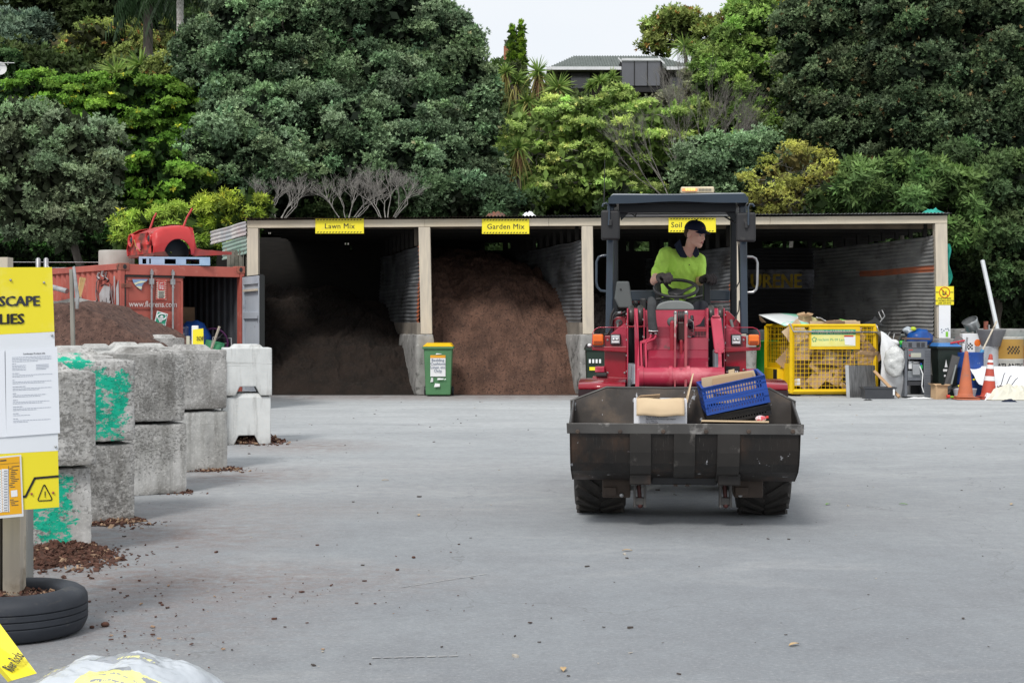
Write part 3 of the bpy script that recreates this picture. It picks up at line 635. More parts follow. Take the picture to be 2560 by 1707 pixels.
# painted lettering on old sheet iron at the back of the last bay
mb=MB(); corr(mb,(bx_(1868),YB-.06,bz(722)),(bx_(2060)-bx_(1868),0,0),(0,0,bz(674)-bz(722)),(0,-1,0),.09,.012,6)
pan=mb.build('painted_sheet',pm('faded_panel',(.26,.26,.29),(.12,.12,.13),2,.7,spots=(((.03,.03,.03),1.5,.5,.6),)),shed,world=True)
mb=MB(); mb.text('URENE',.50,frame((bx_(1874),YB-.085,bz(719)),(1,0,0),(0,0,1)),bold=.03,space=1.0,sx=.86); mb.build('lettering',pm('old_yellow_paint',(.62,.42,.03),(.3,.2,.03),5,.7),pan,world=True)
# partitions
def partition(px,zb,zt,reds=(),sheets=2,mt0=None,name='partition',gap=.0,orange=False,torn=True):
    o=V((sx(px),YS+.12,0)); L=DEP/DN.y-.2; hh=(zt-zb)/sheets
    for k in range(sheets):
        b=zb+k*hh*.985; mb=MB()
        mm=(lambda i,j:(1 if (i<.035 and reds) else (1 if orange and k==1 and .30<j<.42 and i<.55 else 0)))
        corr(mb,o+V((.02*k,0,b)),DN*L,(0,0,hh*1.02),(1,.24,0),.085,.013,28,wav=.05,mfn=mm)
        mb.build('partition_sheet',[mt0 or GALV,ORGP,GALVD],shed,world=True)
    mb=MB(); mb.ext([o+V((.06,-.04,zb-.26)),o+V((.06,-.04,zb+.0)),o+V((-.04,-.04,zb+.0)),o+V((-.04,-.04,zb-.26))],DN*L); mb.build('bottom_rail',pm('rail_timber_%d'%px,(.27,.24,.2),(.16,.14,.12),2,.9),shed,world=True)
    for k in range(9):
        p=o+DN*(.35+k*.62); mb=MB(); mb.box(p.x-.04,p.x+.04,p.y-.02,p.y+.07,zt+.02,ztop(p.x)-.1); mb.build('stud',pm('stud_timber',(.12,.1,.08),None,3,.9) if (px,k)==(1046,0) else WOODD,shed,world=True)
partition(1046,sz(806),sz(614),reds=(1,)); partition(1454,sz(806),sz(600)); partition(1838,sz(810),sz(615),reds=(1,)); partition(2338,sz(842),sz(590),orange=True,mt0=pm('lit_wall_sheet',(.40,.40,.39),(.24,.24,.24),2.2,.55,.3,spots=(((.12,.11,.10),1.4,.55,.7),),stretch=(1,.6,1.6)))  # last wall uses a paler sheet copy: light falling on it painted into colour
partition(617,sz(870),sz(575),mt0=GALVD)
mb=MB(); o_=V((sx(617)-.06,YS+.2,0)); mb.ext([o_,o_+V((-.04,0,0)),o_+V((-.04,0,ztop(XL)-.03)),o_+V((0,0,ztop(XL)-.03))],DN*(DEP/DN.y-.15)); mb.build('end_wall',WOODD,shed,world=True)  # solid wall added to keep side light out of the first bay
# flared old sheets on the outside left end
LSP=pm('pinkish_old_sheet',(.52,.44,.43),(.38,.42,.45),1.5,.6,spots=(((.62,.6,.58),2,.5,.65),)); LSG=pm('greenish_old_sheet',(.22,.34,.28),(.34,.42,.38),2,.6,spots=(((.38,.22,.16),2.4,.6,.66),))
mb=MB(); a,b,c,d=W(616,553,30.55),W(527,590,32.6),W(527,612,32.6),W(616,588,30.55)
corr(mb,d,c-d,a-d,(-.7,-.7,0),.085,.014,8,wav=.03); mb.build('end_sheet',LSP,shed,world=True)
mb=MB(); a,b,c,d=W(617,589,30.62),W(553,612,31.9),W(555,650,31.9),W(617,634,30.62)
corr(mb,d,c-d,a-d,(-.7,-.7,0),.085,.014,8,wav=.03); mb.build('end_sheet',LSG,shed,world=True)
for k in range(5):
    p=W(572+k*10,650,31.4-.15*k); mb=MB(); mb.box(p.x-.04,p.x+.04,p.y,p.y+.06,0,sz(622)); mb.build('end_board',pm('end_board_timber',(.2,.19,.16),(.1,.1,.08),3,.9) if k==0 else bpy.data.materials['end_board_timber'],shed,world=True)
# teal scraps lying on the roof
def scrap(name,label,cat,px,py,Y,w,d,h,mat,seed,group=None,n=10):
    c=W(px,py,Y); t=thing(name,label,cat,c,group=group); mb=MB()
    def f(u,v):
        e=min(u,1-u,v,1-v)*4; e=min(1,e); q=V((u*3+seed,v*3,seed*1.7))
        return V(((u-.5)*w+.12*w*noise.noise(q*1.3),(v-.5)*d,h*e*(.55+.9*abs(noise.noise(q*2)))))
    mb.grid(f,n,n,smooth=False); mb.build(name+'_body' if name!='tarp_scrap' else 'cloth',mat,t); return t
TEAL=pm('teal_cloth',(.03,.38,.30),(.02,.25,.2),6,.8)
scrap('tarp_scrap','crumpled teal tarpaulin scrap on the right end of the shed roof','tarpaulin',2330,537,30.9,.5,.5,.13,TEAL,4)
scrap('roof_litter','scrunched white plastic on the shed roof beside the second sign','litter',1322,543,30.9,.3,.3,.12,WHT,9)
scrap('roof_litter','rusty scrap heap on the roof over the second sign','litter',1240,545,31,.5,.4,.12,pm('rust_scrap',(.25,.1,.06),(.1,.07,.06),9,.9),12)
mb=MB(); nt=thing('teal_netting','strip of teal netting hanging behind the right end post','netting',(sx(2374),YS+.25,sz(715)))
mb.grid(lambda u,v:V((sx(2366)+u*.12+.04*math.sin(v*9)+.05*math.sin(v*3.1),YS+.22+.05*math.sin(u*9+v*7),sz(715)+(sz(608)-sz(715))*v)),5,20); mb.build('net',TEAL,nt,world=True)
# ---- concrete footings under the posts
def rough_box(mb,sx_,sy_,sz_,n=10,r=.03,amp=.008,M=None,m=0,seed=0,taper=0):
    """rounded, chipped block centred on x, from y=0, z=0"""
    def pt(p):
        h=V((sx_/2,sy_/2,sz_/2)); q=V(p)-V((0,sy_/2,sz_/2)); rr=r*(1+.9*noise.noise(V(p)*5+V((seed,0,0))))
        inn=V((max(-h.x+rr,min(h.x-rr,q.x)),max(-h.y+rr,min(h.y-rr,q.y)),max(-h.z+rr,min(h.z-rr,q.z)))); d=q-inn
        if d.length>1e-6: q=inn+d.normalized()*rr
        a=noise.noise(V(p)*9+V((seed,3,0)))*.6+noise.noise(V(p)*26+V((seed,1,9)))*.5; nrm=q.normalized()
        q=q+nrm*amp*a; q.x*=1-taper*(q.z/sz_+.5); return q+V((0,sy_/2,sz_/2))
    X=lambda u:(u-.5)*sx_; Yv=lambda v:v*sy_; Z=lambda v:v*sz_
    ny=max(4,int(n*sy_/.6))
    mb.grid(lambda u,v:pt((X(u),0,Z(v))),n,n,m,True,M); mb.grid(lambda u,v:pt((X(1-u),sy_,Z(v))),n,n,m,True,M)
    mb.grid(lambda u,v:pt((sx_/2,Yv(u),Z(v))),ny,n,m,True,M); mb.grid(lambda u,v:pt((-sx_/2,Yv(1-u),Z(v))),ny,n,m,True,M)
    mb.grid(lambda u,v:pt((X(u),Yv(v),sz_)),n,ny,m,True,M); mb.grid(lambda u,v:pt((X(u),Yv(1-v),0)),n,ny,m,True,M)
for px,w,zt,lab,ln in ((1064,.40,sz(836),'tall concrete footing under the second post, behind the green bin',2.4),(1469,.36,sz(836),'tall concrete footing under the third post, left of the loader',2.4),(1862,.55,sz(838),'tall pale concrete footing behind the right side of the loader',5.6),(2372,.55,sz(846),'concrete footing under the right end post among the scrap',5.6),(634,.4,sz(900),'concrete footing under the left end post behind the white blocks',1.5)):
    t=thing('concrete_footing',lab,'footing',(sx(px),YS-.12,0),rotz=math.atan2(.24,1),group='concrete footings under the shed posts'); mb=MB()
    rough_box(mb,w,ln,zt,10,.06,.03,seed=px,taper=.0); mb.build('block',CONC,t)
# ---- soil heaps
def heap(label,px0,px1,zmax,slope,mat,seed,y0=YS-.1,side=0,cat='soil heap',amp=.12,name='soil_heap',n=230):
    xa,xb=sx(px0),sx(px1); t=thing(name,label,cat,((xa+xb)/2,y0+1,0),group='soil heaps in the shed bays'); mb=MB()
    def f(u,v):
        y=y0+v*(YB-.1-y0); x=xa+(xb-xa)*u-.24*(y-YS)
        fr=.22*noise.noise(V((u*2.2,seed,0)))+.1*noise.noise(V((u*9,seed,0)))
        d=(y-y0-.25-fr)*slope
        h=zmax*(1-math.exp(-max(0,d)/zmax*1.25)) if d>0 else 0
        h*=1-side*max(0,u-.55)**1.5*1.6
        p=V((x*1.2,y*1.2,seed)); a=min(1,h*2.2)
        rid=abs(noise.noise(p*.9+V((0,0,4))))
        h+=a*amp*(1.6*noise.noise(p)+.7*noise.noise(p*2.7)+.35*noise.noise(p*7)+.30*noise.noise(p*15)+.34*abs(noise.noise(p*34))) - a*amp*1.3*max(0,.12-rid)*8*.6
        return V((x,y,max(h,.012 if v>0.02 else -.02)))
    mb.grid(f,n,n); mb.build('soil',mat,t,world=True)
SOIL=pm('garden_soil',(.15,.080,.055),(.07,.038,.027),2.5,.97,bump=.8,bscale=60,bdist=.02,spots=(((.045,.026,.02),22,.54,.60),((.24,.15,.11),48,.60,.66)))
SOILD=pm('lawn_soil',(.022,.014,.010),(.010,.007,.005),2.5,.97,bump=.8,bscale=60,bdist=.02,spots=(((.025,.018,.014),14,.56,.66),((.05,.034,.027),30,.62,.72)))  # brown soil darkened further: shade of the first bay painted into its colour
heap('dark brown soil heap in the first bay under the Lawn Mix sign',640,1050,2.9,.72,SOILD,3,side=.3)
heap('reddish brown soil heap filling the second bay under the Garden Mix sign',1072,1462,3.5,1.75,SOIL,8,side=.22)
heap('grey-brown soil heap in the third bay behind the loader driver',1480,1842,2.6,.8,pm('screened_soil',(.16,.135,.12),(.08,.065,.06),2.5,.97,bump=.8,bscale=26,bdist=.03),14)
# ---- bay signs
def bay_sign(txt,a,b,y0,y1,label,tx=None):
    x0,x1=sx(a),sx(b); zt,zb=sz(y0),sz(y1); t=thing('bay_sign',label,'sign',((x0+x1)/2,YS-.03,zb),group='yellow bay signs along the beam')
    mb=MB(); mb.box(x0,x1,YS-.035,YS-.025,zb,zt); mb.build('board',YEL_S,t,world=True)
    mb=MB(); n=15; w=(x1-x0-.06)/n
    for zc in (zt-.035,zb+.015):
        mb=MB()
        for i in range(n):
            q=x0+.03+i*w; mb.ext([(q,YS-.038,zc),(q+w*.5,YS-.038,zc),(q+w*.8,YS-.038,zc+.022),(q+w*.3,YS-.038,zc+.022)],(0,.002,0))
        mb.build('hazard_border',BLK,t,world=True)
    mb=MB(); mb.text(txt,.158,frame(((x0+x1)/2 if tx is None else tx,YS-.037,zb+.105),(1,0,0),(0,0,1)),bold=.008,align='CENTER' if tx is None else 'LEFT',space=1.06)
    mb.build('lettering',BLK,t,world=True)
bay_sign('Lawn Mix',789,910,547,584,'yellow sign reading Lawn Mix on the shed beam')
bay_sign('Garden Mix',1205,1323,548,585,'yellow sign reading Garden Mix on the shed beam')
bay_sign('Soil',1671,1789,545,581,'yellow sign starting with Soil behind the driver\'s cap',tx=sx(1677))
ps=thing('phone_sign','yellow no mobile phones sign with red circle on the right end post','sign',(sx(2361),YS-.03,sz(762)))
mb=MB(); mb.box(sx(2338),sx(2383),YS-.04,YS-.025,sz(762),sz(716)); mb.build('board',YEL_S,ps,world=True)
C=V((sx(2360),YS-.042,sz(731))); mb=MB()
mb.tube([C+V((.11*math.cos(i/24*6.283),0,.11*math.sin(i/24*6.283))) for i in range(25)],.009,4); mb.tube([C+V((-.078,0,.078)),C+V((.078,0,-.078))],.009,4); mb.build('ban_circle',REDP,ps,world=True)
mb=MB(); mb.box(C.x-.045,C.x-.025,C.y,C.y+.004,C.z-.06,C.z+.05); mb.box(C.x-.025,C.x+.02,C.y,C.y+.004,C.z-.06,C.z-.03); mb.box(C.x+.02,C.x+.04,C.y,C.y+.004,C.z-.04,C.z+.03)
for tx,dz,szz in (('CUSTOMERS',.0,.05),('NO MOBILE PHONE',-.05,.05),('USE ON SITE',-.10,.05)):
    mb.text(tx,szz,frame((C.x,YS-.043,sz(748)+dz),(1,0,0),(0,0,1)),align='CENTER',bold=.01)
for s_ in (-1,1):
    for k in range(3): mb.box(C.x+s_*(.135+k*.022)-.007,C.x+s_*(.135+k*.022)+.007,C.y,C.y+.003,C.z-.01,C.z+.015)
mb.build('lettering',BLK,ps,world=True)
wb=thing('white_notice','tall white notice panel with small green label under the phone sign','notice',(sx(2360),YS-.03,sz(845)))
mb=MB(); mb.box(sx(2346),sx(2375),YS-.035,YS-.022,sz(845),sz(763)); mb.build('board',WHT,wb,world=True)
mb=MB(); mb.box(sx(2363),sx(2369),YS-.04,YS-.036,sz(842),sz(829)); mb.build('green_label',pm('lime',(.25,.6,.05),None,3,.5),wb,world=True)
mb=MB(); 
for a,b in ((2351,822),(2357,825),(2362,821),(2369,824),(2352,829),(2367,820)): mb.box(sx(a),sx(a+3),YS-.039,YS-.036,sz(b+3),sz(b))
mb.build('small_print',pm('print_grey',(.2,.25,.3),None,3,.5),wb,world=True)
# ---- green wheelie bin
def wheelie(name,label,px,Y,w,h,d,body,lidm,rz=0,lid=True):
    b=G(px,0) if False else V(((px-CX)*Y/F,Y,0)); t=thing(name,label,'bin',b,rotz=rz); mb=MB()
    a=w*.5; c=w*.42
    mb.add([(-c,0,.03),(c,0,.03),(c,d*.8,.03),(-c,d*.8,.03),(-a*.96,-.03,h-.1),(a*.96,-.03,h-.1),(a*.96,d,h-.1),(-a*.96,d,h-.1)],[(0,3,2,1),(4,5,6,7),(0,1,5,4),(1,2,6,5),(2,3,7,6),(3,0,4,7)])
    mb.build('body',body,t,.02)
    mb=MB(); mb.box(-a*1.06,a*1.06,-.07,d+.03,h-.12,h-.07); mb.build('rim',body,t,.012)
    mb=MB(); mb.add([(-a*1.04,-.08,h-.068),(a*1.04,-.08,h-.068),(a*1.04,d+.05,h-.068),(-a*1.04,d+.05,h-.068),(-a*.8,.04,h),(a*.8,.04,h),(a*.85,d,h+.01),(-a*.85,d,h+.01)],[(0,3,2,1),(4,5,6,7),(0,1,5,4),(1,2,6,5),(2,3,7,6),(3,0,4,7)])
    mb.build('lid',lidm,t,.012)
    for s_ in (-1,1):
        mb=MB(); mb.lathe([(.02,-.025),(.09,-.025),(.1,-.015),(.1,.015),(.09,.025),(.02,.025)],20,(s_*(c+.03),d*.8+.02,.1),axis=Euler((0,R(90),0)).to_matrix().to_4x4()); mb.build('wheel',BLK,t)
    mb=MB(); mb.tube([(-a*.8,d+.07,h-.05),(a*.8,d+.07,h-.05)],.015,8); mb.build('handle',body,t)
    return t
BING=pm('bin_green',(.085,.23,.10),(.07,.19,.085),3,.5,rvar=.1); BINY=pm('bin_yellow',(.85,.52,.01),(.75,.45,.01),3,.45)
wb2=wheelie('wheelie_bin','green wheelie bin with yellow lid and taped notice beside the soil heap',1095,30.0,.62,1.12,.55,BING,BINY)
M0=frame((0,-.028,.0),(1,0,0),(0,-.0,1))
mb=MB(); mb.add([(-.16,-.034,.42),(.16,-.034,.42),(.16,-.046,.86),(-.16,-.046,.86)],[(0,1,2,3)]); pp=mb.build('paper_notice',WHT,wb2)
mb=MB(); mb.add([(-.16,-.047,.81),(.16,-.047,.81),(.16,-.049,.87),(-.16,-.049,.87)],[(0,1,2,3)]); mb.build('orange_header',pm('orange_print',(.85,.4,.03),None,3,.5),pp)
mb=MB()
for i,tx in enumerate(('Bedding','Cushions','Linen etc','Only')): mb.text(tx,.085,frame((0,-.053,.74-.075*i),(1,0,0),(0,0,1)),align='CENTER',bold=.01)
mb.build('lettering',pm('pen_blue_grey',(.22,.26,.34),None,3,.5),pp)
mb=MB()
for a,b,c,d in ((-.16,-.1,.30,.40),(-.02,.12,.35,.39),(-.08,.04,.2,.28),(.13,.17,.35,.38),(-.05,.08,.885,.91)):
    mb.add([(a,-.036-.02*(b>.0),c),(b,-.036-.02*(b>.0),c+.01),(b,-.05,d-.01),(a+.02,-.05,d)],[(0,1,2,3)])
mb.build('torn_sticker',WHT,wb2)
w3=wheelie('wheelie_bin','dark green wheelie bin with white stickers just left of the loader cab step',1490,29.4,.42,1.1,.5,pm('bin_dark_green',(.012,.03,.02),None,3,.5),BLK)
mb=MB()
for i in range(4):
    mb.box(-.15+.07*i,-.11+.07*i,-.05,-.046,.72,.80)
mb.build('sticker',WHT,w3)
mb=MB(); mb.box(-.14,.08,-.052,-.047,.57,.64); mb.build('yellow_sticker',YEL_S,w3)
# ================================================================== shipping container
CR=pm('container_red',(.46,.115,.085),(.36,.085,.065),1.8,.6,spots=(((.52,.2,.16),5,.58,.72),((.2,.07,.05),2.5,.64,.72)),rvar=.1,bump=.1)
CRD=pm('container_rust',(.25,.085,.06),(.38,.12,.08),3,.8,spots=(((.09,.04,.03),6,.55,.62),))
CG=pm('door_grey',(.44,.48,.53),(.36,.40,.45),2,.6,spots=(((.16,.17,.2),3,.62,.68),((.5,.52,.55),4,.62,.7)))
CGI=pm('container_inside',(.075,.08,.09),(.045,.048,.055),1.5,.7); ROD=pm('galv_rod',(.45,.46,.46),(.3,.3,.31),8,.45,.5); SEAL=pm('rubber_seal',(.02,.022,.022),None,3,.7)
TH=R(39); CA=V((-6.886,25.0,0)); CU=V((math.cos(TH),math.sin(TH),0)); CV=V((-math.sin(TH),math.cos(TH),0))
cont=thing('shipping_container','weathered red shipping container with its right door swung open','container',CA,rotz=TH)
CWD,CLN,CH=2.44,6.06,2.59
def cl(u,z,v=0): return CA+CU*u+CV*v+V((0,0,z))
def cpx(px,py,v=0):   # container-local (u,z) of a photo position on the plane v
    o=CA+CV*v; dx=(px-CX)/F
    u=(dx*o.y-o.x)/(CU.x-dx*CU.y); Y=(o+CU*u).y; return u,EYE-(py-HY)*Y/F
def ctrap(mb,o,u,v,n,pitch,amp,m=0):
    """trapezoid wall ribs: repeat along u, full height v"""
    o=V(o);u=V(u);v=V(v);n=V(n).normalized(); k=int(u.length/pitch); b=len(mb.v); L=u/k
    pts=[]
    for i in range(k):
        for f,h in ((0,0),(.3,0),(.45,1),(.8,1),(.95,0)): pts.append(o+L*(i+f)+n*h*amp)
    pts.append(o+u)
    for p in pts: mb.v.append(p)
    for p in pts: mb.v.append(p+v)
    q=len(pts)
    for i in range(q-1): mb.f.append([b+i,b+i+1,b+q+i+1,b+q+i]); mb.mi.append(m); mb.sm.append(False)
def cpart(name,mt,parent=None,m=None,**k): return (m or mb).build(name,mt,parent or cont,world=False,**k)
mb=MB(); ctrap(mb,(0.03,CLN-.1,.15),(0,-CLN+.2,0),(0,0,CH-.25),(1,0,0),.235,.036); wl=cpart('side_wall',CR)
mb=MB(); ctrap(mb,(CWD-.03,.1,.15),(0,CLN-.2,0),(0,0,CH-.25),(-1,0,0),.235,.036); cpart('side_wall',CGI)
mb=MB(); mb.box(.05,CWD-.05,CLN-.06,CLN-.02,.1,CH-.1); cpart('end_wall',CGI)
mb=MB(); mb.box(.02,CWD-.02,.1,CLN,CH-.06,CH-.03); cpart('roof',CR)
mb=MB(); mb.box(.02,CWD-.02,.02,CLN,.08,.14); cpart('floor',WOODD)
for nm,bx4 in (('top_rail',(0,.07,.1,CLN,CH-.11,CH)),('top_rail',(CWD-.07,CWD,.1,CLN,CH-.11,CH)),('bottom_rail',(0,.07,.1,CLN,0,.15)),('bottom_rail',(CWD-.07,CWD,.1,CLN,0,.15)),('door_header',(.10,CWD-.10,0,.12,CH-.20,CH-.012)),('door_sill',(.1,CWD-.1,0,.12,0,.14)),('corner_post',(0,.09,0,.13,.1,CH-.05)),('corner_post',(CWD-.09,CWD,0,.13,.1,CH-.05)),('corner_post',(0,.09,CLN-.1,CLN+.03,.1,CH-.05)),('corner_post',(CWD-.09,CWD,CLN-.1,CLN+.03,.1,CH-.05))):
    mb=MB(); mb.box(*bx4); cpart(nm,CR,bevel=.008)
for u in (0,CWD-.16):
    mb=MB(); mb.box(u-.006,u+.166,-.012,.16,CH-.125,CH+.006); c_=cpart('corner_casting',CRD,bevel=.01)
    mb=MB(); mb.ball((u+.08,-.012,CH-.06),(.036,.004,.045),n=14,k=6); cpart('casting_hole',BLK,c_)
# left door
mb=MB(); d0,d1=.10,1.205
mb.box(d0,d1,.03,.06,.16,CH-.22)
for a,b,c,d in ((d0,d0+.05,.16,CH-.22),(d1-.05,d1,.16,CH-.22),(d0,d1,.16,.24),(d0,d1,CH-.30,CH-.22)): mb.box(a+.002,b-.002,.014,.028,c+.001,d-.001)
dr=cpart('door',CR,bevel=.004)
mb=MB(); mb.box(d0-.02,d1+.02,-.002,.01,CH-.235,CH-.205); mb.box(d0-.022,d0+.003,-.002,.012,.15,CH-.2); cpart('rubber_seal',SEAL,dr)
for py0,py1 in ((752,771),(812,823)):
    u0,z1=cpx(318,py0); u1,_=cpx(437,py0); _,z0=cpx(318,py1); mb=MB()
    mb.box(u0,u1,.012,.029,z0-.01,z1+.01); cpart('door_recess_band',pm('band_red',(.34,.075,.055),None,2,.6) if py0==752 else bpy.data.materials['band_red'],dr)
u0,zt_=cpx(320,771)
mb=MB(); mb.text('www.florens.com',.15,frame((u0+.02,.008,zt_+.03),(1,0,0),(0,0,1)),bold=.006,sx=.86); cpart('lettering',pm('old_white_letters',(.72,.68,.66),(.55,.4,.38),9,.7),dr)
for px in (378,431):
    u,_=cpx(px,700); mb=MB(); mb.tube([(u,-.02,.1),(u,-.02,CH-.09)],.019,8); rd=cpart('locking_rod',ROD,dr)
    mb=MB(); mb.box(u-.04,u+.04,-.035,.012,CH-.36,CH-.26); mb.box(u-.025,u+.025,-.04,-.002,CH-.19,CH-.12); mb.box(u-.02,u+.02,-.045,-.01,CH-.42,CH-.40); cpart('rod_bracket',ROD,rd)
for z_ in (CH-.42,1.55,.5):
    mb=MB(); mb.box(.01,.2,-.012,.013,z_,z_+.07); cpart('hinge',CRD,dr)
def sticker(name,pts,mt,v=.004):
    mb=MB(); mb.ext([(*((lambda t:(t[0],v,t[1]))(cpx(a,b))),) for a,b in pts],(0,.004,0)); return cpart(name,mt,dr,m=mb)
st=sticker('fire_sign',((391,699),(416,700),(416,750),(390,749)),pm('cream_sticker',(.75,.7,.6),(.65,.6,.5),8,.6))
mb=MB()
for a in [(391+3*k,699.5,393+3*k,703) for k in range(8)]+[(391+3*k,746,393+3*k,749.5) for k in range(8)]+[(390.5,703+5*k,393.5,706+5*k) for k in range(9)]+[(412.5,703+5*k,415.7,706+5*k) for k in range(9)]+[(396,704,411,726)]:
    (ua,za),(ub,zb)=cpx(a[0],a[1]),cpx(a[2],a[3]); mb.box(ua,ub,-.002,.002,zb,za)
cpart('red_print',REDP,st)
mb=MB()
for a in ((399,707,408,708.5),(399,710,400.5,723),(402,713,409,714.5),(402,716,403,723),(405,717,408.5,718.5),(405,720,408.5,723)): 
    (ua,za),(ub,zb)=cpx(a[0],a[1]),cpx(a[2],a[3]); mb.box(ua,ub,-.005,-.0025,zb,za)
cpart('white_print',WHT,st)
mb=MB()
for k in range(6):
    (ua,za),(ub,zb)=cpx(396+k%2,729+3*k),cpx(411-k%3,730.3+3*k); mb.box(ua,ub,-.002,.002,zb,za)
cpart('small_print',BLK,st)
gs=sticker('eyewash_sign',((391,777),(418,785),(409,826),(381,818)),WHT,-.032)
sticker('eyewash_sign_face',((393,780),(416,787),(407.5,823),(383.5,816)),GRNP,-.036).parent=gs
mb=MB(); C_=cpx(402,792); mb.tube([(C_[0]+.085*math.cos(a/12*6.28),-.04,C_[1]+.055*math.sin(a/12*6.28)) for a in range(13)],.012,4); mb.ball((C_[0],-.04,C_[1]),(.03,.004,.03),n=10,k=4)
C2=cpx(400,812)
for k in range(7): mb.tube([(C2[0]-.01+.004*(k-3),-.04,C2[1]+.05),(C2[0]+.02*(k-3)*1.1,-.04,C2[1]+.16-.012*abs(k-3))],.005,4)
mb.text('EMERGENCY',.042,frame((C2[0]-.02,-.04,C2[1]-.0),(1,0,-.12),(.12,0,1)),align='CENTER',bold=.02); mb.text('EYE WASH',.042,frame((C2[0]-.02,-.04,C2[1]-.048),(1,0,-.12),(.12,0,1)),align='CENTER',bold=.02)
mb.build('white_print',WHT,gs)
st=sticker('torn_flag_sticker',((331,698),(370,698),(366,704),(361,706),(356,713),(354,725),(348,722),(340,715),(334,707)),pm('sticker_blue',(.25,.38,.6),None,3,.5))
mb=MB()
for q in (((335,708),(352,702),(366,703),(360,706),(345,709),(338,713)),((340,715),(354,716),(355,721),(350,723))): mb.ext([(*((lambda t:(t[0],-.001,t[1]))(cpx(a,b))),) for a,b in q],(0,.002,0))
cpart('cream_bands',pm('cream_print',(.75,.72,.5),None,4,.5),st)
# right door, swung out towards the yard
dm=V((.44,-.9,0)).normalized(); hp=cl(CWD-.02,0,-.02); Mi=chain(cont).inverted()
od=MB(); nrm=V((-dm.y*-1,dm.x*-1,0)).normalized(); nrm=V((-.9,-.44,0)).normalized()
def dface(a,b,z0,z1,o0,o1): return [hp+dm*a+nrm*o0+V((0,0,z0)),hp+dm*b+nrm*o0+V((0,0,z0)),hp+dm*b+nrm*o0+V((0,0,z1)),hp+dm*a+nrm*o0+V((0,0,z1))]
mb=MB(); mb.ext(dface(.0,1.15,.16,CH-.2,0,0),-nrm*.04)
od=mb.build('door',CG,cont,world=True)
mb=MB()
for a,b,z0,z1 in ((0,.07,.16,CH-.2),(1.06,1.15,.16,CH-.2),(.07,1.06,.16,.3),(.07,1.06,CH-.34,CH-.2),(.07,1.06,1.62,1.74),(.07,1.06,.95,1.07)): mb.ext(dface(a,b,z0,z1,.003,0),nrm*.035)
mb.build('door_frame',CG,od,.004,world=True)
mb=MB(); mb.ext(dface(1.15,1.18,.16,CH-.2,-.05,0),nrm*.09); mb.ext(dface(0,1.18,CH-.2,CH-.18,-.03,0),nrm*.06); mb.build('rubber_seal',SEAL,od,world=True)
mb=MB(); mb.ext(dface(.1,1.0,CH-.47,CH-.43,.006,0),nrm*.05); mb.build('timber_batten',WOODG,od,world=True)
mb=MB()
for k in range(7): mb.ext(dface(.3+.08*k,.34+.08*k,.98,1.04,.039,0),nrm*.002)
mb.build('faded_print',pm('grey_print',(.15,.16,.18),None,9,.7),od,world=True)
# graffiti on the long side
gf=thing('graffiti','grey and black spray paint graffiti with drips on the container side','graffiti',cl(-.012,.6,1.2)); mb=MB(); mk=MB()
def side(v,z,o=.0): return cl(-.016-o,z,v)
def spx(px,py):
    dx=(px-CX)/F; v=(dx*CA.y-CA.x)/(CV.x-dx*CV.y); Y=(CA+CV*v).y; return v,EYE-(py-HY)*Y/F
def sp(pts,m,w): 
    m.tube([side(*spx(a,b)) for a,b in pts],w,5,flat=.25)
mb.ext([side(*spx(a,b)) for a,b in ((252,760),(250,735),(257,722),(263,712),(270,715),(277,718),(275,740),(278,755),(273,775),(265,770),(262,790),(255,775))],CU*.006)
mb.ext([side(*spx(a,b)) for a,b in ((286,690),(289,690),(289,730),(287,760))],CU*.006); mb.ext([side(*spx(a,b)) for a,b in ((292,720),(298,700),(299,760),(296,790),(293,760))],CU*.006)
mb.ext([side(*spx(a,b)) for a,b in ((196,738),(206,742),(204,750),(197,747))],CU*.006)
for l in (((250,682),(247,690),(251,697)),((259,678),(257,688),(262,692)),((268,680),(267,695),(273,700)),((245,700),(243,715),(242,735),(244,752)),((277,712),(279,730),(276,750)),((283,715),(282,740),(285,765))): sp(l,mb,.03)
for l in (((248,685),(245,694),(249,700)),((257,702),(263,700)),((255,716),(262,711),(272,712)),((243,705),(241,730),(244,765),(247,740),(243,722)),((263,700),(268,690),(264,683)),((270,706),(275,700)),((258,750),(256,775)),((268,745),(269,765))): sp(l,mk,.02)
mb.build('grey_fill',pm('spray_grey',(.42,.41,.42),(.33,.3,.3),4,.7),gf,world=True); mk.build('black_outline',pm('spray_black',(.06,.045,.05),None,3,.7),gf,world=True)
# ---- things in the container
def crumple_box(name,label,c,size,rot,mt,group=None,openflap=True,cat='box',seed=0,txt=None):
    t=thing(name,label,cat,c,group=group,rot=rot); mb=MB(); a,b,d=size[0]/2,size[1]/2,size[2]
    def q(*p): return V(p)+V((noise.noise(V(p)*3+V((seed,0,0))),noise.noise(V(p)*3+V((0,seed,0))),noise.noise(V(p)*3+V((0,0,seed)))))*.025
    P=[q(-a,-b,0),q(a,-b,0),q(a,b,0),q(-a,b,0),q(-a,-b,d),q(a,-b,d),q(a,b,d),q(-a,b,d)]
    mb.add(P,[(0,3,2,1),(0,1,5,4),(1,2,6,5),(2,3,7,6),(3,0,4,7)]+([] if openflap else [(4,5,6,7)])); 
    o=mb.build('carton',mt,t,solid=.006)
    if openflap:
        for (i,j,dv) in ((4,5,V((0,-.6*b,.25*b))),(5,6,V((.6*a,0,.3*a))),(7,4,V((-.55*a,0,.35*a))),(6,7,V((0,.5*b,.4*b)))):
            m2=MB(); m2.add([P[i],P[j],P[j]+dv*.9,P[i]+dv],[(0,1,2,3)]); m2.build('flap',mt,t,solid=.005)
    return t
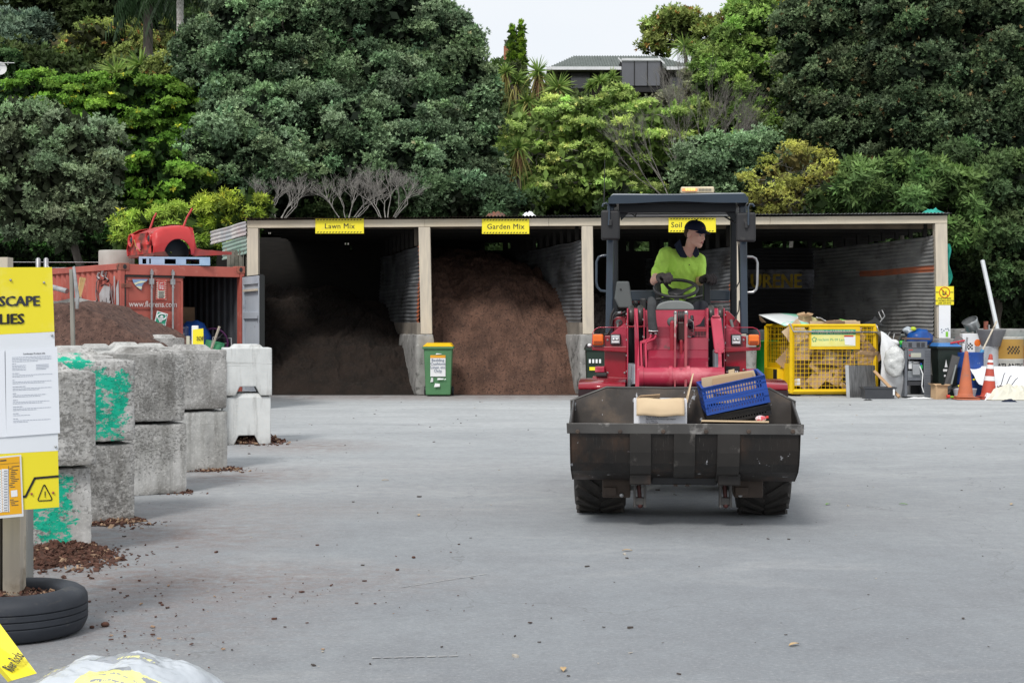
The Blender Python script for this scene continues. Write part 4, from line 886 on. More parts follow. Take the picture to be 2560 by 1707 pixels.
KRAFT=pm('cardboard',(.50,.34,.20),(.42,.28,.16),2,.85,spots=(((.32,.2,.11),3,.62,.7),)); KRAFTD=pm('cardboard_dark',(.30,.19,.11),(.2,.13,.08),3,.85); KRAFTL=pm('cardboard_light',(.62,.48,.31),(.55,.41,.26),3,.85)
def ci(u,v,z): return cl(u,z,v)
crumple_box('cardboard_box','brown cardboard box stacked inside the open container',ci(1.72,1.3,1.50),(.5,.4,.34),(0,0,TH),KRAFTD,openflap=False)
cab_=thing('cabinet','dark cabinet holding the box inside the open container','cabinet',ci(1.72,1.3,.14),rotz=TH); mb=MB(); mb.box(-.35,.35,-.3,.3,0,1.355); mb.build('carcass',GALVD,cab_,.01); mb=MB(); mb.box(-.33,.33,-.32,-.303,.05,1.3); mb.build('door',BLK,cab_)
t=thing('work_bench','low dark bench inside the open container carrying bags and tools','bench',ci(1.8,.4,.14),rotz=TH); mb=MB(); mb.box(-.52,.42,-.34,.42,.66,.715); mb.build('bench_top',WOODD,t)
for q_ in ((-.48,-.3),(.38,-.3),(-.48,.38),(.38,.38)): mb=MB(); mb.box(q_[0]-.03,q_[0]+.03,q_[1]-.03,q_[1]+.03,0,.659); mb.build('leg',WOODD,t)
t=thing('blue_bag','blue plastic sack inside the open container','bag',ci(1.75,.75,.86)); mb=MB(); mb.ball((0,0,.3),(.36,.3,.42),n=18,k=10); bb=mb.build('sack',pm('blue_plastic',(.03,.12,.5),None,5,.35),t); 
for v_ in bb.data.vertices: v_.co+=v_.co.normalized()*.08*noise.noise(v_.co*7)
t=thing('paper_sack','white and blue printed bags in the container doorway','bag',ci(1.38,.5,.86)); mb=MB(); mb.box(-.14,.14,-.1,.1,0,.62); mb.build('bag_body',pm('bag_white_blue',(.45,.47,.5),(.1,.13,.25),5,.6,lo=.48,hi=.52),t,.03)
t=thing('wheel_hoop','dark wheel with purple rim standing inside the container','wheel',ci(2.1,.6,.86)); mb=MB(); mb.tube([(.28*math.cos(a/24*6.283),0,.3+.28*math.sin(a/24*6.283)) for a in range(25)],.02,6); mb.build('rim',pm('purple_rim',(.12,.03,.12),None,3,.4),t)
for k in range(8): 
    mb=MB(); mb.tube([(0,0,.3),(.27*math.cos(k*.785),0,.3+.27*math.sin(k*.785))],.004,4); mb.build('spoke',ROD,t)
t=thing('green_tray','bright green plastic tray leaning inside the container','tray',ci(1.95,.3,.86)); mb=MB(); mb.cb((0,0,.18),(.36,.04,.34),(R(-15),R(12),0)); mb.build('tray',pm('tray_green',(.02,.3,.12),None,3,.4),t,.01)
t=thing('timber_stick','pale timber stick leaning in the container doorway','timber',ci(1.82,.1,.86)); mb=MB(); mb.tube([(-.08,0,0),(.12,.1,.62)],.022,4,smooth=False); mb.build('stick',WOODG,t)
t=thing('folding_chair','thin metal folding frame standing in the container doorway','frame',ci(2.0,.15,.86)); mb=MB(); mb.tube([(-.2,0,0),(-.12,0,.42),(.22,0,.40),(.24,0,0)],.012,6); mb.build('tube_frame',ROD,t)
# ---- pallet, car body, concrete ring on the roof
PBL=pm('pallet_blue',(.36,.50,.66),(.28,.42,.6),4,.6)
pc=V(((427-CX)*26.0/F,26.35,CH+.0)); pal=thing('plastic_pallet','pale blue plastic pallet under the red car body','pallet',pc,rotz=R(12)); mb=MB()
mb.box(-.63,.63,-.5,.5,.115,.15); mb.box(-.63,.63,-.5,.5,0,.02); mb.build('deck',PBL,pal,.004)
for a,b in ((-.63,-.57),(-.50,-.45),(-.42,-.18),(.02,.20),(.44,.63)):
    mb=MB(); mb.box(a,b,-.5,.5,.021,.114); mb.build('block',PBL,pal)
CARR=pm('faded_car_red',(.55,.035,.035),(.47,.03,.03),2,.42,spots=(((.25,.05,.03),5,.62,.68),),coat=.3); CARD=pm('car_rust_inside',(.20,.05,.035),(.08,.035,.03),5,.8)
Yc=25.9; car=thing('car_shell','cut-off red front half of a small old car body without wheels','car body',W(382,640,Yc))
cx_,cy_=V((.8,.6,0)).normalized(),V((-.6,.8,0)).normalized()
def cp(l,y,z): return car.location+cx_*l+cy_*y+V((0,0,z))
def lz(px,py): return (px-382)/129,(640-py)*Yc/F   # side profile coordinates
top_=[(0,.36),(.06,.46),(.2,.535),(.4,.57),(.6,.585),(.72,.56),(.77,.45)]
def ztopf(l):
    for (a,b),(c,d) in zip(top_,top_[1:]):
        if l<=c: return b+(d-b)*(l-a)/(c-a)
    return top_[-1][1]
arch=lambda l: max(.06, math.sqrt(max(0,.27**2-(l-.47)**2))*1.12+.02)
for s_ in (0,1):
    mb=MB()
    def f(u,v):
        l=u*.80; zt=ztopf(l); zb=arch(l) if .2<l<.74 else .04
        if v<.6: t=v/.6; z=zb+(zt-.1-zb)*t; y=-.05*math.sin(math.pi*min(1,z/zt))
        else: t=(v-.6)/.4*1.57; z=zt-.1+.1*math.sin(t); y=-.02+.12*(1-math.cos(t))
        if l<.1: y+=(.1-l)**2*6*(1 if z>.2 else .5); 
        return cp(l,(y if s_==0 else 1.22-y),z)
    mb.grid(f,40,16); mb.build('fender',CARR,car,world=True,solid=.012)
    hc=cp(-.005,.20 if s_==0 else 1.02,.33)
    ax=frame(hc,cy_,V((0,0,1))); mb=MB(); mb.lathe([(.085,.12),(.098,0),(.115,-.02),(.124,-.012),(.125,.02),(.11,.06)],24,M=ax); h=mb.build('headlight_ring',CARR,car,world=True)
    mb=MB(); mb.ball(hc+cx_*.07,(.085,.085,.085),n=14,k=8); mb.build('lamp_socket',pm('socket_dark',(.03,.035,.04),None,4,.5),h,world=True)
    mb=MB(); mb.lathe([(.26,0),(.25,.2),(.02,.22)],20,M=frame(cp(.47,.06 if s_==0 else 1.1,.08),cx_,V((0,0,1)))@Matrix.Scale(-1,4,(0,0,1))); mb.build('wheel_well',BLK,car,world=True)
mb=MB(); mb.grid(lambda u,v: cp(.02+.05*math.sin(u*3.14)-.06*math.sin(u*3.14)+.02*noise.noise(V((u*5,v*5,1))),.12+u*.98,.05+v*(.36+.03*math.sin(u*3.14))),24,14); mb.build('front_panel',pm('car_front_red',(.48,.045,.035),(.16,.05,.04),3,.6,lo=.45,hi=.55,spots=(((.08,.03,.025),5,.58,.64),)),car,world=True)
mb=MB(); mb.grid(lambda u,v: cp(.05+u*.30+.02*noise.noise(V((u*4,v*4,1))),.12+v*.98,.42+u*.36*.35+.03*math.sin(v*3.14)),8,14); mb.build('bonnet_edge',CARR,car,world=True)
mb=MB(); mb.grid(lambda u,v: cp(.55+u*.24,.06+v*1.1,.60-.02*u+.03*math.sin(v*3.14)),6,12); mb.build('scuttle_panel',CARR,car,world=True)
mb=MB(); mb.grid(lambda u,v: cp(.35+u*.2,.12+v*.98,.44-.03*math.sin(u*3.1)),4,4); mb.build('engine_bay',BLK,car,world=True)
mb=MB(); mb.box(0,0.02,0,0,0,0); mb=MB(); mb.ext([cp(.72,.0,.56),cp(.78,.0,.54),cp(.88,.0,.04),cp(.82,.0,.02),cp(.77,.0,.2)],cy_*.04); mb.build('door_pillar',CARR,car,world=True)
for a,b,y in (((462,563),(470,540),.05),((437,562),(447,531),1.15)):
    mb=MB(); l0,z0=lz(*a); l1,z1=lz(*b); q=[cp(l0,y,z0),cp(l1,y,z1)]
    q.append(cp(*((lambda t:(t[0],y,t[1]))(lz(484,516 if y<1 else 505)))) if y<1 else cp(l1+.05,y,z1+.08)); mb.tube(q,[.035,.026,.03],6,flat=.6); mb.build('windscreen_pillar',CARR,car,world=True)
mb=MB(); mb.grid(lambda u,v: cp(.8+u*.76,.0+v*1.1,.10+.015*math.sin(v*40)*1+.03*noise.noise(V((u*4,v*4,3)))+.05*(1-u)),14,26); mb.ext([cp(.8,-.01,.02),cp(1.56,-.01,.07),cp(1.56,-.01,.12),cp(.8,-.01,.15)],cy_*.05); mb.build('floor_pan',pm('floor_pan_red',(.38,.05,.045),(.2,.06,.05),4,.7),car,world=True)
mb=MB(); mb.ext([cp(.0,-.03,-.0),cp(.3,-.03,.0),cp(.22,-.03,.10),cp(.02,-.03,.06)],cy_*1.2); mb.build('valance',CARD,car,world=True)
mb=MB(); mb.ext([cp(-.06,.50,.14),cp(-.06,.64,.14),cp(-.06,.62,.26),cp(-.06,.52,.26)],cx_*.03); mb.build('pink_tag',pm('pink_tag',(.8,.2,.25),None,3,.5),car,world=True)
mb=MB(); mb.tube([cp(-.05,.45,.1),cp(-.08,.6,.2),cp(-.06,.72,.33),cp(-.05,.9,.2)],.006,5); mb.build('hose',pm('old_yellow_hose',(.45,.36,.1),None,4,.6),car,world=True)
rg=thing('concrete_ring','round concrete ring standing on the container roof behind the pallet','concrete ring',(-7.62,27.4,CH)); mb=MB()
mb.lathe([(.335,0),(.335,.33),(.325,.345),(.27,.345),(.26,.33),(.26,0),(.335,0)],36); mb.build('ring',pm('pale_concrete',(.42,.41,.38),(.33,.32,.29),3,.9,bump=.3),rg)

# ================================================================== interlocking concrete blocks
def conc(name,base=(.52,.515,.50),dark=(.33,.325,.31),pit=.55,green=None,stain=.4):
    m=bpy.data.materials.new(name); m.use_nodes=True; t=NT(m); b=t.n['Principled BSDF']; o0=t.new('ShaderNodeTexCoord').outputs['Object']
    sep=t.new('ShaderNodeSeparateXYZ'); t.l.new(o0,sep.inputs[0]); X,Z=sep.outputs['X'],sep.outputs['Z']
    oi=t.new('ShaderNodeObjectInfo'); ad=t.new('ShaderNodeVectorMath',operation='ADD'); t.l.new(o0,ad.inputs[0]); t.l.new(t.math('MULTIPLY',oi.outputs['Random'],37.0),ad.inputs[1]); o=ad.outputs[0]
    n1=t.noise(o,3.2,7,.6); c=t.mix(t.ramp(n1,.35,.65),base,dark)
    n2=t.noise(t.map(o,(1,1,1.5)),38,8,.75,0); mac=t.ramp(t.noise(t.map(o,(1,1,1),(9,2,1)),2.6,6,.65),.32,.66,-.10,.12); pitm=t.ramp(t.math('SUBTRACT',n2,mac),pit,pit+.07); c=t.mix(t.math('MULTIPLY',pitm,.62),c,(.13,.127,.12)); dr=t.noise(t.map(o,(7,7,.6),(2,0,0)),1.6,5,.6); c=t.mix(t.ramp(dr,.5,.68,0,.5),c,(.17,.165,.15)); pl=t.noise(t.map(o,(.3,.3,9)),1.5,5,.6); c=t.mix(t.ramp(pl,.60,.64,0,.35),c,(.15,.145,.135)); c=t.mix(t.math('MULTIPLY',t.ramp(Z,.10,.0,0,.55),t.ramp(n1,.3,.6)),c,(.13,.11,.09))
    n3=t.noise(o,42,4,.7); c=t.mix(t.ramp(n3,.5,.66,0,.6),c,(.66,.65,.63))
    n4=t.noise(t.map(o,(1.6,1,.7),(4,4,4)),2.1,6,.6); c=t.mix(t.ramp(n4,.5,.68,0,stain),c,(.13,.125,.115))
    if green:
        for (xa,xb,za,zb,th) in green:
            e=lambda v,a,bb:t.math('MULTIPLY',t.ramp(v,a-.10,a+.10),t.ramp(v,bb+.10,bb-.10))
            gm=t.math('MULTIPLY',e(X,xa,xb),e(Z,za,zb)); nn=t.noise(t.map(o,(1,1,1.7),(xa,0,za)),11,11,.8,.2)
            gg=t.ramp(t.math('ADD',nn,t.math('MULTIPLY',gm,.4)),th,th+.02); gg=t.math('MULTIPLY',gg,t.ramp(gm,0.02,.2))
            c=t.mix(gg,c,(.012,.42,.27))
    t.l.new(c,b.inputs['Base Color']); b.inputs['Roughness'].default_value=.93; b.inputs['Specular IOR Level'].default_value=.25
    h=t.math('SUBTRACT',t.math('ADD',n1,t.math('MULTIPLY',n3,.5)),pitm); t.l.new(t.bump(h,.7,.008),b.inputs['Normal']); return m
CB1=conc('block_concrete_worn'); CB2=conc('block_concrete_stained',(.45,.445,.43),(.26,.255,.245),.54,stain=.75); CB3=conc('block_concrete_smooth',(.52,.525,.505),(.40,.40,.385),.62,stain=.3)
CB4=conc('block_concrete_pale',(.66,.68,.675),(.57,.59,.585),.74,stain=.12); CBG1=conc('block_concrete_green',green=[(-.36,.24,.08,.60,.85),(-.1,.26,0,.25,.90)])
CBG2=conc('block_concrete_green_face',green=[(-.10,.30,-.06,.60,.85),(-.36,.0,.50,.68,.76),(.10,.34,.30,.60,.86)]); CBK=conc('block_concrete_black',(.24,.24,.23),(.13,.13,.125),.5,stain=.8)
CBG3=conc('block_concrete_green_specks',green=[(-.3,.1,.1,.56,1.07)])
BY=R(29)
def block(label,px_right,Y,z0,z1,mt,seed,lug=True,groove=False,group='interlocking concrete blocks walling the bays',w=.6,L=.62,dx=0,yaw=None,smooth=False,dist=0,lugx=0):
    yw=BY if yaw is None else yaw
    rx=(px_right-CX)*Y/F; u=V((math.cos(yw),math.sin(yw),0)); b=V((rx,Y,z0))-u*(w/2)-u*dist
    t=thing('concrete_block',label,'concrete block',b,rotz=yw,group=group); mb=MB(); h=z1-z0
    if groove:
        P=[(-w/2,0,0),(-.155,0,0),(-.10,0,.115),(.10,0,.115),(.155,0,0),(w/2,0,0),(w/2,0,h),(-w/2,0,h)]; mb.ext(P,(0,L,0))
        mb.add([(-.2,.01,h-.002),(.2,.01,h-.002),(.2,L-.01,h-.002),(-.2,L-.01,h-.002),(-.15,.04,h+.045),(.15,.04,h+.045),(.15,L-.04,h+.045),(-.15,L-.04,h+.045)],[(4,5,6,7),(0,1,5,4),(1,2,6,5),(2,3,7,6),(3,0,4,7)])
        mb.build('block',mt,t,.012)
    else:
        rough_box(mb,w,L,h,22,.020,.012,seed=seed)
        if lug:
            a=lugx; mb.add([(a-.19,.1,h-.012),(a+.19,.1,h-.012),(a+.19,L-.08,h-.012),(a-.19,L-.08,h-.012),(a-.12,.18,h+.055),(a+.12,.18,h+.055),(a+.12,L-.16,h+.055),(a-.12,L-.16,h+.055)],[(4,5,6,7),(0,1,5,4),(1,2,6,5),(2,3,7,6),(3,0,4,7)])
        mb.build('block',mt,t)
    return t
yb=lambda py:EYE*F/(py-HY)
zz=lambda py,Y:EYE-(py-HY)*Y/F
YA,Yb_,Yc_,Yd,Ye=yb(1388),yb(1305),yb(1232),yb(1175),yb(1110)
block('bottom block of the nearest stack, broad green paint across its face',230,YA,0,.575,CBG1,1,lug=False)
block('worn block with few green specks on top of the nearest stack',242,YA-.06,.595,1.2,CBG3,2)
block('plain grey bottom block of the second nearest stack',337,Yb_,0,.60,CB2,3,lug=False)
block('block with flaking green paint atop the second nearest stack',339,Yb_-.02,.625,1.235,CBG2,4,lugx=-.14)
block('bottom block of the middle stack, beside the bark spill',467,Yc_,0,.625,CB1,5,lug=False)
block('stained grey block atop the middle stack',463,Yc_-.03,.65,1.25,CB2,6,lugx=-.04)
block('smoother pale bottom block of the second farthest stack',570,Yd,0,.615,CB3,7,lug=False)
block('dark mottled block atop the second farthest stack',568,Yd-.03,.64,1.245,CB2,8)
block('clean pale bottom block with groove under it in the farthest stack',677,Ye,0,.60,CB4,9,groove=True,yaw=R(14))
block('clean pale top block with groove gap under it in the farthest stack',680,Ye-.03,.615,1.215,CB4,10,groove=True,yaw=R(14))
# the walls run on behind the signboard
for i,(Y,px,h,m_,lab) in enumerate(((YA,230,1.2,CB1,'long grey block behind the signboard in the nearest wall'),(Yb_,337,1.235,CB1,'long grey block in the second wall, mostly behind the nearest stack'),(Yc_,467,1.25,CB1,'long grey block behind the second stack in the middle wall'),(Yd,570,1.245,CB3,'long pale block behind the middle stack'),(Ye,677,1.21,CB3,'long pale block behind the second farthest stack'))):
    rx=(px-CX)*Y/F; u=V((math.cos(BY),math.sin(BY),0)); b=V((rx,Y,0))-u*1.22; t=thing('concrete_block',lab,'concrete block',b,rotz=BY,group='long blocks continuing the bay walls'); mb=MB()
    rough_box(mb,1.18,.6,h-.01,14,.035,.012,seed=20+i)
    for a in (-.3,.3): mb.add([(a-.19,.1,h-.02),(a+.19,.1,h-.02),(a+.19,.52,h-.02),(a-.19,.52,h-.02),(a-.12,.18,h+.05),(a+.12,.18,h+.05),(a+.12,.44,h+.05),(a-.12,.44,h+.05)],[(4,5,6,7),(0,1,5,4),(1,2,6,5),(2,3,7,6),(3,0,4,7)])
    mb.build('block',m_,t)
block('tall black-stained block right of the leaning sign stake',236,22,.0,1.74,CBK,31,lug=False,w=.36,L=.6)
block('tall black-stained block left of the leaning sign stake',182,22.2,.0,1.73,CBK,32,lug=False,w=.4,L=.6)
for i,(px,Y,zt,lab) in enumerate(((300,20.2,1.18,'low weathered block in front of the bark heap, leftmost of the far row'),(372,20.6,1.20,'low weathered block in front of the bark heap, middle of the far row'),(436,20.9,1.18,'low weathered block in front of the bark heap, next to the pale stack'),(462,22.3,1.30,'block at the foot of the container door beside the yellow sign'),(240,19.8,1.16,'low weathered block behind the second nearest stack'))):
    block(lab,px,Y,0,zt,CB3 if i!=3 else CB2,40+i,w=.55,group='low blocks in front of the bark heap')
rw=thing('rubble_wall','low rubble and concrete retaining wall behind the yellow signboard','wall',(-8.5,25.5,0)); mb=MB()
mb.grid(lambda u,v:V((-12+u*4.6,25.2+.25*noise.noise(V((u*9,v*5,0)))+(1-v)*-.1,(1.92 if v>0 else 0)*v+.12*noise.noise(V((u*7,v*4,9))))),40,14); mb.grid(lambda u,v:V((-12+u*4.6,25.2+v*1.0,1.9+.1*noise.noise(V((u*7,v*4,9))))),40,6); mb.build('rubble',CB2,rw,world=True)
# ---- bark heap
BARKM=pm('bark_mulch',(.15,.085,.065),(.075,.042,.034),9,.97,bump=1,bscale=40,bdist=.03,spots=(((.035,.022,.018),22,.56,.64),((.30,.2,.15),45,.63,.7)))
bh=thing('bark_heap','dark brown bark mulch heap against the red container','bark heap',(-6.6,22.6,0)); mb=MB()
def f(u,v):
    x=-8.9+u*4.4; y=21.0+v*3.4
    if True:
        d=y-21.2; prof=np.interp(x,[-8.9,-7.0,-6.6,-6.1,-5.0,-4.7,-4.5],[1.80,1.84,1.80,1.55,.98,.9,.5])
        h=prof*min(1,(d*.95+.5))* (1 if v<.8 else 1)
        p=V((x,y,2)); h+=.07*noise.noise(p*1.8)+.04*noise.noise(p*5)+.03*noise.noise(p*14)
        return V((x,y,max(h,-.05) if 0<v else -.1))
mb.grid(f,90,50); mb.build('bark',BARKM,bh,world=True)
# ---- stake with a folded sign and timber offcuts
t=thing('sign_stake','weathered stake carrying a thin sign seen edge on, in front of the bark heap','stake',W(183,868,19.5)-V((0,0,.0)))
t.location.z=0
mb=MB(); q=19.5; mb.ext([W(173,673,q),W(181,673,q),W(190,868,q)-V((0,0,1.2)),W(181,868,q)-V((0,0,1.2))],(0,.06,0)); mb.build('stake',pm('stake_wood',(.30,.29,.25),(.2,.19,.17),3,.9,stretch=(4,4,.6)),t,world=True)
mb=MB(); mb.ext([W(181,668,q),W(186,665,q),W(197,740,q),W(195,772,q),W(189,772,q),W(188,740,q)],(.0,.03,0)); mb.build('sign_edge',pm('sign_edge_grey',(.45,.46,.47),(.2,.2,.2),5,.6),t,world=True)
for k in range(3):
    t=thing('timber_offcut','thin golden timber offcut leaning behind the stake','timber',W(198+2*k,740,21.5),group='timber offcuts behind the stake'); mb=MB(); mb.tube([W(196+1.5*k,744,21.5),W(202+5*k,694+k,21.7)],.02,4,smooth=False); mb.build('offcut',pm('golden_timber',(.5,.33,.14),(.3,.2,.1),3,.8) if k==0 else bpy.data.materials['golden_timber'],t,world=True)
# ---- fence
fn=thing('chain_link_fence','chain link fence with galvanised pipe rail and barbed wires behind the signboard','fence',(-11,28.3,0))
for px in (95.5,115.5):
    mb=MB(); a=W(px,648,28.3); mb.tube([(a.x,28.3,0),(a.x,28.3,a.z),(a.x,28.3,a.z+.03)],[.048,.048,.02],10); mb.build('post',ROD,fn,world=True)
mb=MB(); mb.tube([W(-200,703,28),W(196,704,28)],.052,8); mb.build('rail',ROD,fn,world=True)
for py in (655,669,686): 
    mb=MB(); mb.tube([W(-200,py,28.3),W(60,py+.5,28.3),W(330,py+1,28.3)],.007,4); mb.build('wire',ROD,fn,world=True)
mb=MB(); a0=W(-120,706,28.05); a1=W(196,706,28.05); n=46
for k in range(n):
    x0=a0.x+(a1.x-a0.x)*k/n; 
    for s_ in (-1,1):
        mb.tube([(x0,28.05,a0.z),(x0+s_*1.1,28.05,a0.z-1.1)],.005,3,caps=False)
mb.build('mesh',ROD,fn,world=True)
mb=MB(); mb.tube([W(118,664,28.2),W(158,703,28.0)],.012,5); mb.build('brace',ROD,fn,world=True)
t=thing('pipe_heap','pale pipes and scrap lying behind the rubble wall','pipes',W(150,725,27)); mb=MB(); mb.tube([W(125,716,27),W(150,723,26.6),W(168,728,26.5)],.05,8); mb.tube([W(120,722,27),W(166,724,26.6)],.03,8); mb.build('pipes',ROD,t,world=True)
t=thing('fence_timber_post','square weathered timber post top rising behind the yellow sign','post',V((W(8,700,9).x,9,0))); mb=MB(); mb.box(W(-10,0,9).x,W(19,0,9).x,9,9.1,0,W(0,643,9).z); mb.build('post',WOODG,t,world=True)
# ---- small yellow sign and its white post
Ys=20.6; t=thing('site_sign','small yellow sign on a white post in front of the container doorway','sign',V((W(485,0,Ys).x,Ys,0))); mb=MB(); mb.box(W(479,0,Ys).x,W(495,0,Ys).x,Ys,Ys+.05,0,W(0,814,Ys).z); mb.build('post',WHT,t,.006,world=True)
mb=MB(); mb.ext([W(482,824,Ys-.03),W(508,821,Ys-.03),W(509,862,Ys-.03),W(482,862,Ys-.03)],(0,.012,0)); bdn=mb.build('board',YEL_S,t,world=True)
mb=MB(); mb.text('SOFT',.085,frame(W(491,851,Ys-.045),(1,0,0),(0,0,1)),bold=.02,sx=.72); mb.build('lettering',BLK,bdn,world=True)
t=thing('striped_post','short cream and black striped post beside the yellow sign','post',V((W(470,0,20.8).x,20.8,0))); mb=MB(); mb.box(W(466,0,20.8).x,W(473,0,20.8).x,20.8,20.86,0,W(0,840,20.8).z); mb.build('post',pm('cream_post',(.6,.58,.45),None,3,.6),t,world=True)

# ================================================================== foreground signboard
sb=thing('signboard','large yellow and white landscape supplies signboard on timber posts','signboard',(-2.47,7.0,0),rotz=0)
bu=V((math.cos(R(28)),math.sin(R(28)),.018)).normalized(); bn=V((math.sin(R(28)),-math.cos(R(28)),0)); 
bo=W(139,813,6.9)     # right edge of the boards at eye height
def bp(px,py,off=0):
    """point of the board plane seen on a photo position"""
    ray=V(((px-CX)/F,1,-(py-HY)/F)); E=V((0,0,EYE)); P0=bo+bn*off; k=(P0-E).dot(bn)/ray.dot(bn); return E+ray*k
def bq(name,pts,mt,off,th=.004,parent=None,ext=0):
    mb=MB(); mb.ext([bp(a,b,off) for a,b in pts],-bn*th); return mb.build(name,mt,parent or sb,world=True)
YB2=pm('board_yellow',(.86,.74,.03),(.80,.68,.025),1.0,.35,spots=(((.85,.78,.25),1.6,.55,.75),)); WBD=pm('board_white',(.76,.79,.83),(.70,.73,.77),.8,.4)
b1=bq('yellow_board',((-420,670),(130,668),(136,829),(-420,858)),YB2,0)
b2=bq('white_board',((-420,858.5),(136,829.5),(146,1126),(-420,1158)),WBD,0)
b3=bq('warning_board',((-420,1158.5),(145,1126.5),(148,1267),(-420,1310)),YB2,0)
mb=MB(); DG=pm('letter_grey',(.045,.055,.08),(.02,.02,.025),2,.5)
p=bp(100,764,.003); hgt=(bp(100,739,.003)-p).length
mb.text('LANDSCAPE',hgt*1.40,frame(p,bu,(0,0,1)),bold=.038,align='RIGHT',depth=.0005,space=.98); mb.build('lettering',DG,b1,world=True)
mb=MB(); p=bp(61,809,.003); mb.text('SUPPLIES',hgt*1.44,frame(p,bu,(0,0,1)),bold=.038,align='RIGHT',depth=.0005,space=.98); mb.build('lettering',BLK,b1,world=True)
for a,b in ((26.5,700),(110,706.5),(130,838),(139,1116),(79,1234),(133,1231)):
    mb=MB(); mb.ball(bp(a,b,.004),.006,n=10,k=6); mb.build('screw',ROD if b<1200 else CRD,sb,world=True)
# laminated sheets
pg=bq('paper_sheet',((14,875),(143,867),(150,1082),(16,1092)),pm('paper_white',(.80,.83,.88),(.77,.80,.85),2,.3),.006,.002)
bq('paper_sheet',((-150,885),(11,876),(16,1092),(-140,1103)),bpy.data.materials['paper_white'],.005,.002)
mb=MB(); rnd=random.Random(4)
def ln(x0,x1,y,h=1.1,sl=-.045,m=mb):
    y0=y-(x0-30)*-sl*1.0*0+(x0-30)*sl; y1=y+(x1-30)*sl
    m.ext([bp(x0,y0+h,.0075),bp(x1,y1+h,.0075),bp(x1,y1,.0075),bp(x0,y0,.0075)],-bn*.0004)
y=893
for para in ((4,101),(1,10),(4,35),(0,0),(1,18),(2,103),(0,0),(1,6),(2,100),(0,0),(1,33),(2,101),(0,0),(1,10),(2,86),(0,0),(1,12),(2,94),(0,0),(1,25),(2,98),(0,0),(1,14),(1,84),(0,0),(1,12),(2,96)):
    n_,w_=para
    if n_==0: y+=3.2; continue
    for k in range(n_):
        w2=w_ if (k<n_-1 or w_<40) else w_*rnd.uniform(.3,.9); x=30+(y-893)*.02; e=x+w2*.97
        while x<e:
            g=rnd.uniform(3,9); ln(x,min(x+g,e),y,1.2 if w_<40 and n_==1 else .9); x+=g+1.3
        if n_==4 and w_==35: ln(90,90+rnd.uniform(25,34),y,.9)
        y+=3.7
    y+=1.2
mb.build('printed_lines',pm('print_pale',(.38,.42,.5),None,3,.5),pg,world=True)
mb=MB(); mb.text('Landscape Product info',(bp(60,880)-bp(60,884.5)).length*1.25,frame(bp(58,886,.0075),bu,(0,0,1)),depth=.0003,bold=.0); mb.build('lettering',DG,pg,world=True)
# zigzag line, warning triangle
mb=MB()
def stroke(pts,w,off=.003,m=mb):
    for (a,b) in zip(pts,pts[1:]):
        d=V((b[0]-a[0],b[1]-a[1],0)).normalized(); n_=V((-d.y,d.x,0))*w/2; a2=V((*a,0))-d*w*.15; b2=V((*b,0))+d*w*.15
        m.ext([bp((a2+n_).x,(a2+n_).y,off),bp((b2+n_).x,(b2+n_).y,off),bp((b2-n_).x,(b2-n_).y,off),bp((a2-n_).x,(a2-n_).y,off)],-bn*.0015)
stroke(((-60,1185),(-20,1182),(0,1210),(20,1242),(64,1241),(87,1195),(146,1190)),5.5); mb.build('zigzag_line',BLK,b3,world=True)
mb=MB(); T_=[(112,1213),(130,1246),(128,1250),(97,1251.5),(95,1248),(109,1213),(112,1211.5)]; stroke(T_+[T_[1]],2.4,m=mb); stroke(((112.7,1228),(112.9,1238)),2.2,m=mb); mb.ball(bp(113,1241,.003),.0028,n=8,k=4); mb.build('warning_triangle',BLK,b3,world=True)
# price list
pl=bq('price_list',((-120,1152),(53,1136),(59,1290),(-110,1305)),pm('list_white',(.78,.8,.82),None,3,.35),.008,.002)
og=bq('orange_panel',((-118,1157),(49,1140),(55,1283),(-108,1298)),pm('list_orange',(.82,.42,.015),(.78,.40,.015),2,.4),.009,.0006,parent=pl)
mb=MB()
for k in range(3):
    mb.ext([bp(-60+k*0-0+[0,38,64][k]-0,1177-([0,38,64][k])*.08+0,.0097),bp([-23,3,21][k],1176-[-23,3,21][k]*.09-2,.0097),bp([-20,6,24][k],1281-[-20,6,24][k]*.08,.0097),bp(-57+[0,38,64][k],1283-[0,38,64][k]*.06,.0097)],-bn*.0005)
mb.build('white_columns',WHT,og,world=True)
mb=MB(); rnd=random.Random(2)
def mark(a,b,c,d,off=.0102): mb.ext([bp(a,d-a*.09,off),bp(c,d-c*.09,off),bp(c,b-c*.09,off),bp(a,b-a*.09,off)],-bn*.0003)
for k in range(16): mark(10,1177+6.6*k,19,1178.6+6.6*k); mark(-8,1177+6.6*k,1,1178.6+6.6*k); mark(2,1181+6.6*k,22,1181.35+6.6*k)
for k in range(22): 
    a=23+rnd.uniform(0,6); mark(a,1168+4.6*k,a+rnd.uniform(8,20),1169.6+4.6*k) if not 1222<1168+4.6*k<1248 else None
mark(0,1150,16,1153); mark(-110,1160,49,1160.6); mark(21,1166,22,1282)
mb.build('printed_table',DG,og,world=True)
bq('blank_label',((27,1226),(43,1224),(44,1240),(28,1242)),WHT,.0105,.0004,parent=og)
